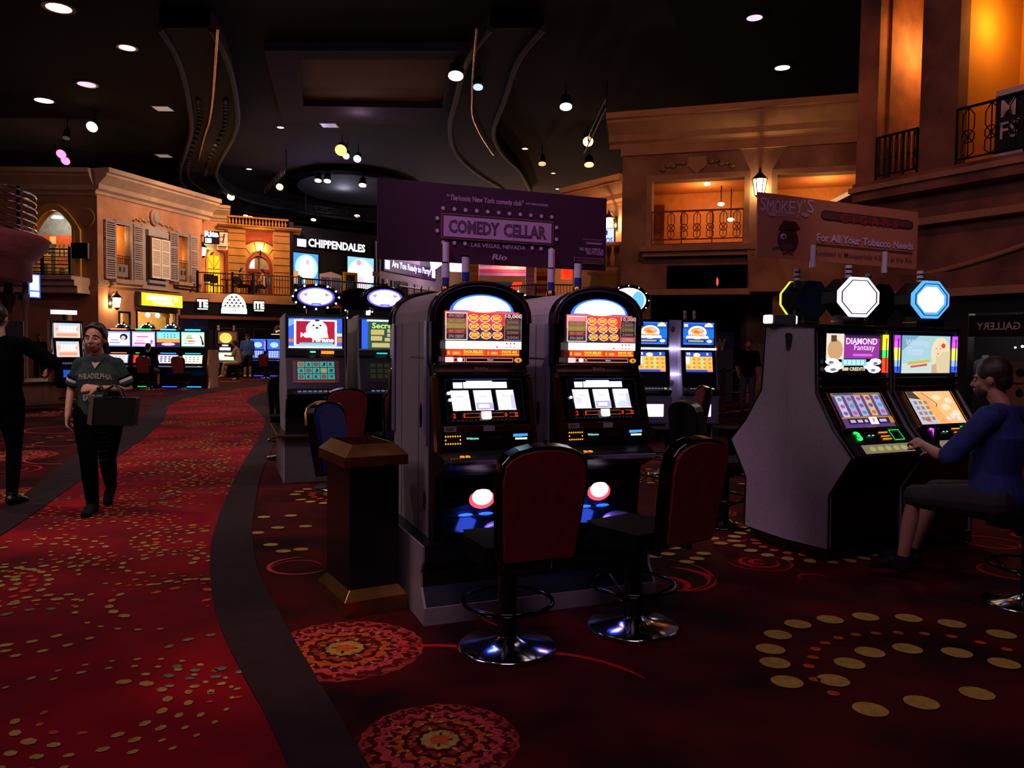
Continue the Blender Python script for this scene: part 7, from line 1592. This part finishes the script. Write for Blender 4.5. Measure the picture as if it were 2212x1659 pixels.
def person(name, label, loc, rz, J, skin=SKIN, shirt=None, sleeve=.5, pants=None, short=False, shoes=BLACK, hair=None, cap=None, vox=.012, face=False, group=None, fat=1.0, beard=None, scale=1.0, armf=1.0, hs=1.0, legf=1.0):
    t = thing(name, label, 'person', loc, rz, group); t.scale = (scale,)*3
    hd, yaw = Vector(J['head']), J.get('yaw', 0)
    pit = J.get('pitch', 0)
    sh, el, wr = J['shoulder'], J['elbow'], J['wrist']; hp, kn, an, to = J['hip'], J['knee'], J['ankle'], J['toe']
    pel, wa, ch, nb = J['pelvis'], J['waist'], J['chest'], J['neck']
    f = fat
    def torso(mb, m, e):
        limb(mb, [pel, wa, ch, lerp(ch, nb, .62)], [(.165*f+e, .125*f+e), (.15*f+e, .115*f+e), (.17*f+e, .12*f+e), (.115+e, .075+e)], m, 20)
        for k in (0, 1): limb(mb, [lerp(ch, nb, .7), lerp(lerp(ch, nb, .7), sh[k], .85)], [.055*armf+e, .052*armf+e], m)
    def arm(mb, m, k, e, t1=1.0):
        if t1 >= 1: limb(mb, [sh[k], lerp(sh[k], el[k], .5), el[k], lerp(el[k], wr[k], .35), wr[k]], [.054*f*armf+e, .047*f*armf+e, .038*armf+e, .037*armf+e, .024+e], m)
        else: limb(mb, [sh[k], lerp(sh[k], el[k], .4*t1*2), lerp(sh[k], el[k], min(1, t1*2))], [.056*f*armf+e, .052*f*armf+e, .05*f*armf+e], m)
    def leg(mb, m, k, e, end=1.0):
        P = [hp[k], lerp(hp[k], kn[k], .5), kn[k], lerp(kn[k], an[k], .35), an[k]]
        if end < 1: P = P[:3]; limb(mb, P, [(.098*f*legf+e, .1*f*legf+e), .082*f*legf+e, .066*legf+e*1.2], m)
        else: limb(mb, P, [(.098*f*legf+e, .1*f*legf+e), .08*f*legf+e, .058*legf+e, .056*legf+e, .04*legf+e], m)
    b = MB()
    torso(b, skin, -.012)
    limb(b, [lerp(ch, nb, .6), nb, tuple(hd-Vector((0, .0, .06)))], [.07, .052, .05], skin)
    HT = Matrix.Translation(hd) @ Matrix.Rotation(R(yaw), 4, 'Z') @ Matrix.Rotation(R(pit), 4, 'X') @ Matrix.Scale(hs, 4)
    hb = MB(HT)
    hb.ell((0, .012, .02), (.075, .092, .098), skin, 20); hb.ell((0, -.022, -.045), (.056, .062, .066), skin, 18); hb.ell((0, -.045, -.083), (.026, .026, .022), skin, 12)
    for sg in (-1, 1):
        hb.ell((sg*.036, -.055, -.03), (.026, .026, .026), skin, 10); hb.ell((sg*.077, .012, -.01), (.011, .02, .032), skin, 10); hb.ell((sg*.032, -.072, .022), (.028, .014, .01), skin, 10)
    limb(hb, [(0, -.078, .01), (0, -.092, -.012), (0, -.103, -.03)], [.009, .012, .014], skin, 8)
    for sg in (-1, 1): hb.ell((sg*.012, -.09, -.032), (.01, .012, .009), skin, 8)
    hb.ell((0, -.082, -.057), (.026, .012, .008), skin, 10); hb.ell((0, -.08, -.068), (.022, .012, .008), skin, 10)
    off = len(b.v); b.v += hb.v; i_ = b.idx(skin)
    b.f += [[x+off for x in q] for q in hb.f]; b.mi += [i_]*len(hb.f); b.sm += hb.sm
    for k in (0, 1):
        arm(b, skin, k, 0); leg(b, skin, k, -.006)
        limb(b, [an[k], lerp(an[k], to[k], .5), to[k]], [.034, (.04, .03), (.038, .022)], skin)
        hdir, hn, cu = J.get('hand', ((None, None, .35),)*2)[k] if J.get('hand') else (None, None, .35)
        if hdir is None: hdir = Vector(wr[k])-Vector(el[k]); hn = (-1 if k == 0 else 1, 0, 0)
        hand(b, wr[k], hdir, hn, skin, cu, side=1 if k == 0 else -1)
    body = remesh(b, 'body', t, vox, 2)
    if shirt:
        b = MB(); torso(b, shirt, .012)
        lo = lerp(pel, wa, -.1)
        limb(b, [lo, lerp(pel, wa, .6)], [(.172*f+.008, .13*f+.008), (.16*f+.01, .122*f+.01)], shirt, 20)
        for k in (0, 1): arm(b, shirt, k, .012, sleeve if sleeve < 1 else 1.0)
        so = remesh(b, 'shirt', t, vox, 3)
    else: so = None
    if pants:
        b = MB(); limb(b, [lerp(pel, wa, -.45), lerp(pel, wa, .05)], [(.155*f, .12*f), (.158*f+.004, .122*f+.004)], pants, 18)
        for k in (0, 1): leg(b, pants, k, .006, .5 if short else 1.0)
        remesh(b, 'trousers' if not short else 'shorts', t, vox, 3)
    for k in (0, 1):
        b = MB(); a_ = Vector(an[k]); q = Vector(to[k]); dz = Vector((0, 0, -.02))
        limb(b, [a_+(a_-q).normalized()*.03+dz*2, lerp(a_, q, .4), q+(q-a_).normalized()*.02], [(.042, .045), (.047, .04), (.044, .028)], shoes); b.cyl(tuple(a_+Vector((0, 0, -.03))), tuple(a_+Vector((0, 0, .04))), .045, shoes)
        remesh(b, 'shoe', t, max(vox, .008), 2)
    if hair:
        b = MB(HT); hair(b); remesh(b, 'hair', t, max(.006, vox*.8), 2)
    if cap:
        b = MB(HT); b.ell((0, .012, .045), (.084, .1, .085), cap, 18); b.ell((0, -.1, .045), (.06, .055, .01), cap, 14); remesh(b, 'cap', t, max(.006, vox*.8), 1)
    if face:
        EW = mat('eye_white', '#d8d0cc', .3); EI = mat('eye_dark', '#2a1a14', .2); BR = mat('brow_hair', '#2c1810', .8); LP = mat('lips', '#9c4040', .5)
        for sg in (-1, 1):
            b = MB(HT); b.ell((sg*.032, -.079, .002), (.0135, .007, .0065), EW, 12); ey = b.build('eye', t); b = MB(HT); b.ell((sg*.032, -.0845, .002), (.006, .003, .006), EI, 10); b.build('iris', ey)
            b = MB(HT); limb(b, [(sg*.014, -.088, .022), (sg*.034, -.088, .028), (sg*.052, -.076, .022)], [.0028, .0036, .002], BR, 6); b.build('eyebrow', t)
        b = MB(HT); limb(b, [(-.024, -.086, -.06), (0, -.096, -.0585), (.024, -.086, -.06)], [.002, .0045, .002], LP, 8); limb(b, [(-.018, -.087, -.067), (0, -.094, -.068), (.018, -.087, -.067)], [.002, .005, .002], LP, 8); b.build('mouth', t)
    if beard:
        b = MB(HT); b.ell((0, -.035, -.075), (.056, .058, .042), beard, 16); b.ell((0, -.08, -.045), (.03, .014, .006), beard, 10); remesh(b, 'beard', t, max(.006, vox*.8), 2)
    return t, body, so
def pose_stand(**kw):
    J = dict(head=(0, -.02, 1.63), neck=(0, .01, 1.49), chest=(0, 0, 1.3), waist=(0, 0, 1.08), pelvis=(0, 0, .95), shoulder=((-.185, .01, 1.42), (.185, .01, 1.42)), elbow=((-.23, .03, 1.14), (.23, .03, 1.14)), wrist=((-.24, -.05, .9), (.24, -.05, .9)),
             hip=((-.09, 0, .93), (.09, 0, .93)), knee=((-.1, -.02, .51), (.1, -.02, .51)), ankle=((-.1, .02, .09), (.1, .02, .09)), toe=((-.12, -.15, .03), (.12, -.15, .03)))
    J.update(kw); return J
def pose_sit(**kw):
    J = dict(head=(0, -.09, 1.345), neck=(0, -.03, 1.2), chest=(0, -.02, 1.0), waist=(0, .02, .79), pelvis=(0, .04, .66), shoulder=((-.185, -.02, 1.12), (.185, -.02, 1.12)), elbow=((-.25, -.1, .86), (.25, -.1, .86)), wrist=((-.15, -.34, .88), (.15, -.34, .88)),
             hip=((-.1, .02, .62), (.1, .02, .62)), knee=((-.16, -.43, .58), (.16, -.43, .58)), ankle=((-.15, -.5, .14), (.15, -.5, .14)), toe=((-.16, -.66, .06), (.16, -.66, .06)))
    J.update(kw); return J
def hair_short(m):
    def f(b): b.ell((0, .022, .04), (.086, .099, .1), m, 20); b.ell((0, .06, -.01), (.07, .06, .07), m, 16)
    return f
def hair_back(m):
    def f(b):
        b.ell((0, .026, .034), (.084, .094, .1), m, 20); b.ell((0, .06, -.02), (.072, .06, .075), m, 16)
        limb(b, [(.0, -.05, .1), (-.05, -.04, .085), (-.08, .0, .02)], [.018, .018, .012], m, 8); limb(b, [(.0, -.05, .1), (.055, -.04, .085), (.082, .0, .0)], [.018, .02, .014], m, 8)
        limb(b, [(0, .11, .02), (.02, .14, -.05), (.03, .13, -.13)], [.03, .032, .015], m, 10)
    return f
HB = mat('dark_brown_hair', '#241410', .45, var=.2, scale=60); HBK = mat('black_hair', '#0c0a0a', .5, var=.2, scale=60); HR = mat('auburn_hair', '#2e180e', .5, var=.2, scale=60)
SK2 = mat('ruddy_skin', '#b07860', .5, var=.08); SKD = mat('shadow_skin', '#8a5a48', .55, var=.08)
# --- walking woman
WGR = mat('green_jersey', '#35423d', .9, var=.2, scale=40, bump=.05, spec=.1); BJ = mat('black_jeans', '#060709', .95, var=.4, scale=30, spec=.03)
Jw = pose_stand(head=(-.01, -.05, 1.53), yaw=-8, neck=(0, -.02, 1.395), chest=(0, 0, 1.22), waist=(.01, .01, 1.03), pelvis=(.01, 0, .91),
    shoulder=((-.142, 0, 1.305), (.147, 0, 1.305)), elbow=((-.235, .03, 1.07), (.25, .01, 1.08)), wrist=((-.235, -.07, .85), (.05, -.24, 1.1)),
    hip=((-.09, 0, .86), (.09, 0, .86)), knee=((-.05, -.16, .47), (.06, .02, .46)), ankle=((-.02, -.16, .075), (.03, .26, .17)), toe=((-.03, -.32, .03), (.035, .12, .05)),
    hand=(((.05, -.35, -1), (-1, 0, 0), .4), ((-1, -.12, .06), (.1, -.8, .6), .45)))
wl = G(203, 1112)
wt, wbody, wshirt = person('person', 'young woman in a dark green jersey with white sleeve bands walking along the aisle', (wl.x-.06, wl.y+.22, 0), 14, Jw, shirt=WGR, sleeve=.36, pants=BJ, shoes=mat('dark_shoe', '#0c0a09', .8, spec=.1), hair=hair_back(HB), vox=.0065, face=True, fat=1.08, armf=.84, hs=1.09, legf=1.12)
def drape(mb_, target, dist=.003, d=Vector((0, 1, 0)), start=-.6):
    bmx = bmesh.new(); bmx.from_mesh(target.data); tr = BVHTree.FromBMesh(bmx); bmx.free()
    out = []
    for v in mb_.v:
        h = tr.ray_cast(Vector((v.x, start, v.z)), d)
        out.append(h[0]-d*dist if h[0] is not None else Vector((v.x, 0, v.z)))
    mb_.v = out
def sub_text(s, x0, z0, x1, z1, m, bold=.02, arc=0.0):
    b = MB(); v, f = text_mesh(s, bold)
    b.add([(x0+(x1-x0)*a, 0, z0+(z1-z0)*q+arc*math.sin(math.pi*a)) for a, q in v], f, m); return b
SIL = mat('jersey_print', '#9a9486', .7, var=.3, scale=60)
b = sub_text('PHILADELPHIA', -.135, 1.165, .135, 1.215, SIL, .05, .012); drape(b, wshirt, .007); b.build('shirt_lettering', wt)
b = sub_text('EAGLES', -.1, .985, .06, 1.04, SIL, .05); drape(b, wshirt, .007); b.build('shirt_lettering', wt)
b = MB(); n_ = 22; arcp = [(.0+.1*math.cos(R(a)), 0, 1.09+.045*math.sin(R(a))) for a in range(0, 181, 9)]; arci = [(.0+.085*math.cos(R(a)), 0, 1.09+.032*math.sin(R(a))) for a in range(0, 181, 9)]
b.add(arcp+arci, [(k, k+1, len(arcp)+k+1, len(arcp)+k) for k in range(len(arcp)-1)], mat('print_dark', '#4a4038', .7)); drape(b, wshirt); b.build('shirt_print', wt)
b = MB(); b.add([(-.07, 0, 1.385), (.07, 0, 1.385), (.042, 0, 1.32), (0, 0, 1.265), (-.042, 0, 1.32)], [(0, 1, 2, 3, 4)], SKIN); drape(b, wshirt, .004); b.build('neckline', wt)
b = MB()
for s0, s1 in (((0, -.004, 1.258), (-.078, -.004, 1.385)), ((0, -.004, 1.258), (.078, -.004, 1.385))):
    pts = [lerp(s0, s1, k/6) for k in range(7)]; q = MB(); q.add([(p[0], 0, p[2]) for p in pts], [], WGR); drape(q, wshirt, .004); b.tube([tuple(v) for v in q.v], .005, mat('collar_green', '#20342f', .8), 6)
b.build('collar', wt)
for k, lab in ((0, ''), (1, '')):
    a_, e_ = Vector(Jw['shoulder'][k]), Vector(Jw['elbow'][k]); d_ = (e_-a_).normalized()
    b = MB(); b.cyl(tuple(a_+d_*(.145)), tuple(a_+d_*.17), .0655, mat('band_white', '#d8d0cc', .7), 24, r1=.064); b.build('sleeve_band', wt)
    b = MB(); b.cyl(tuple(a_+d_*(.125)), tuple(a_+d_*.145), .0655, BJ, 24); b.cyl(tuple(a_+d_*(.17)), tuple(a_+d_*.2), .0645, WGR, 24, r1=.063); b.build('sleeve_cuff', wt)
b = MB(); a_, e_ = Vector(Jw['wrist'][1]), Vector(Jw['elbow'][1]); d_ = (e_-a_).normalized(); b.cyl(tuple(a_+d_*.0), tuple(a_+d_*.03), .031, BLACK, 16); b.ell(tuple(a_+d_*.015+Vector((0, -.03, .0))), (.018, .008, .018), BLACK, 10); b.build('wristwatch', wt)
b = MB()
for k in range(7): b.tube([(.02+.01*(k % 2), -.19-.006*k, .7-.04*k), (.06, -.205-.004*k, .695-.04*k), (.095, -.19-.003*k, .7-.04*k)], .0035, mat('ripped_thread', '#4a4c54', .8), 5)
drape(b, [c for c in wt.children if c.name.startswith('trousers')][0], .002); b.build('ripped_knee', wt)
# handbag on her forearm
LEA = mat('black_leather', '#14110f', .4, var=.3, scale=12); 
t = thing('handbag', 'black boxy leather handbag hanging on the walking woman\'s forearm', 'handbag', tuple(wt.location+Vector((.26, -.24, .78))), 10); t.scale = (.82, .82, .82)
b = MB(); b.prism([(-.24, .02), (.2, .0), (.235, .3), (-.2, .3)], 'y', -.075, .075, LEA); b.build('bag_body', t, .015, 3)
b = MB(); b.prism([(-.245, .03), (-.2, .01), (-.175, .3), (-.215, .3)], 'y', -.085, .08, mat('tan_gusset', '#5c4a30', .5)); b.build('gusset', t, .006)
b = MB(); b.tube([(-.09, -.06, .29), (-.07, -.05, .38), (.0, -.03, .43), (.07, -.05, .38), (.09, -.06, .29)], .009, LEA); b.build('handle', t)
b = MB(); b.tube([(-.09, .06, .29), (-.07, .05, .38), (.0, .03, .43), (.07, .05, .38), (.09, .06, .29)], .009, LEA); b.build('handle', t)
b = MB(); b.box(-.0, .02, -.085, -.07, .3, .33, CHROME); b.box(.03, .05, -.085, -.07, .3, .33, CHROME); b.build('clasp', t)
# --- man at the left edge
TSB = mat('black_tshirt', '#050407', .9, var=.2, spec=.05); DJ = mat('dark_jeans', '#08070c', .95, var=.2, spec=.05)
ml = G(4, 1092)
Jm = pose_stand(head=(.02, -.03, 1.7), neck=(0, .0, 1.55), chest=(0, 0, 1.34), shoulder=((-.2, 0, 1.47), (.21, 0, 1.47)), elbow=((-.44, -.08, 1.29), (.26, .02, 1.17)), wrist=((-.3, -.3, 1.22), (.22, -.08, .95)), hip=((-.09, 0, .95), (.09, 0, .95)), knee=((-.1, -.03, .52), (.1, .02, .52)), ankle=((-.1, .03, .09), (.1, .12, .09)), toe=((-.12, -.14, .03), (.12, -.03, .03)))
person('person', 'man in a black t-shirt and dark jeans cut off by the left edge', (ml.x, ml.y, 0), 188, Jm, skin=SK2, shirt=TSB, sleeve=.49, pants=DJ, shoes=BLACK, hair=hair_short(HBK), vox=.009, fat=1.12)
# --- seated man at right
NVY = mat('navy_shirt', '#232c6e', .85, var=.25, scale=30)
Js = pose_sit(head=(0, -.07, 1.36), yaw=8, pitch=6, neck=(0, -.01, 1.22), chest=(0, .0, 1.02), waist=(0, -.03, .79), pelvis=(0, -.01, .655), shoulder=((-.2, -.0, 1.14), (.2, -.0, 1.14)), elbow=((-.3, -.16, .9), (.27, -.2, .87)), wrist=((-.17, -.4, .86), (.1, -.4, .92)),
    hand=(((.1, -1, -.1), (0, 0, 1), .25), ((-.3, -1, .3), (.5, 0, .8), .7)), knee=((-.16, -.43, .6), (.17, -.42, .6)), ankle=((-.13, -.56, .16), (.14, -.5, .16)), toe=((-.13, -.72, .11), (.16, -.66, .11)))
person('person', 'bearded man in a dark blue short-sleeved shirt seated at the blonde picture machine', (2.98, 4.77, -.02), 219, Js, skin=SK2, shirt=NVY, sleeve=.46, pants=mat('dark_shorts', '#1c1216', .8), short=True, shoes=mat('grey_shoe', '#18161c', .8, spec=.1), hair=hair_short(HR), beard=mat('beard_brown', '#3a2018', .7, var=.2, scale=60), vox=.0075, face=True, fat=1.08)
q = Vector((3.08, 4.80, 0)); 
t = thing('phone', 'small dark phone held in the seated man\'s hand', 'phone', (2.79, 5.14, .93), 219)
b = MB(); b.box(-.035, .035, -.006, .006, -.06, .07, BLACK); b.build('case', t, .004); b = MB(); P = Pic(b, plane_T(-.02, -.0065, .05), .04, .012, .001); P.rect(0, 0, 1, 1, emi('#60f0e0', 1.2)); b.build('screen_glow', t)
# --- middle and far people
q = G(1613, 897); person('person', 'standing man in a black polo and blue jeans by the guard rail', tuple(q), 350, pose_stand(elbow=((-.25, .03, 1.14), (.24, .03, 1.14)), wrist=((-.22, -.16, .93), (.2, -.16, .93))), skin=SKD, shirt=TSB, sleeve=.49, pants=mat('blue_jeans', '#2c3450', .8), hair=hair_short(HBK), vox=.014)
q = FE4.p(1.45, -.78); person('person', 'seated man in a black shirt and pale cap at the four wide-screen machines', tuple(q), 184, pose_sit(), skin=SK2, shirt=TSB, sleeve=.49, pants=mat('dark_shorts', '#1c1216'), short=True, cap=mat('pale_cap', '#b8a090', .8), hair=hair_short(HB), vox=.015, fat=1.25)
q = G(535, 816); person('person', 'standing man in a bright blue t-shirt, dark shorts and cap, seen from behind', (q.x, q.y, 0), 185, pose_stand(), skin=SK2, shirt=mat('bright_blue_shirt', '#3c66c0', .85), sleeve=.49, pants=mat('dark_shorts', '#1c1216'), short=True, shoes=WHITEP, cap=mat('navy_cap', '#1c2444', .8), vox=.02, scale=1.1, fat=1.15)
q = G(512, 819); person('person', 'distant seated woman in a light top and white trousers, seen from the side', (q.x, q.y, 0), -85, pose_sit(), skin=SK2, shirt=mat('beige_top', '#b09080', .85), sleeve=.4, pants=mat('cream_trousers', '#c8a890', .8), shoes=WHITEP, hair=hair_back(HB), vox=.02, scale=1.12)
cp(sM, 'distant dark stool under the seated woman in white trousers', (q.x, q.y, 0), -85)
person('person', 'distant man in a bright red shirt behind the seated woman', (-14.6, 41.5, 0), 10, pose_stand(), skin=SK2, shirt=mat('bright_red_shirt', '#c81c20', .8), sleeve=.49, pants=BJ, hair=None, vox=.022, scale=1.08)
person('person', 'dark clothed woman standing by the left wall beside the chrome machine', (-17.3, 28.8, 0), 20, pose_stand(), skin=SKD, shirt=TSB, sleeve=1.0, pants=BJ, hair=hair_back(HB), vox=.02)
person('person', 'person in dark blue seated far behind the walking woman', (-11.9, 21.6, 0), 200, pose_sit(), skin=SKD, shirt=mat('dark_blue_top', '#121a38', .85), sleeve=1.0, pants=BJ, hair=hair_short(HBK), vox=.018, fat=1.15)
cp(sM, 'dark stool under the person in dark blue', (-11.9, 21.6, 0), 200)
for k, (s_, rz, c_, lb) in enumerate(((1.72, 100, '#3c2418', 'terrace guest in dark brown seated at the left of the small table'), (2.78, 265, '#c8a08c', 'terrace guest in a pale top seated at the right of the small table'))):
    q = FD.p(s_, -1.6, TZ); person('person', lb, (q.x, q.y, TZ-.14), rz, pose_sit(knee=((-.12, -.4, .6), (.12, -.4, .6)), ankle=((-.12, -.42, .23), (.12, -.42, .23)), toe=((-.12, -.56, .17), (.12, -.56, .17))), skin=SK2, shirt=mat('guest_top_%d' % k, c_, .85), sleeve=.5, pants=BJ, hair=hair_back(HB), vox=.025)
    cafe_chair(q, rz, ['cafe chair under the dark brown terrace guest', 'cafe chair under the pale-topped terrace guest'][k])
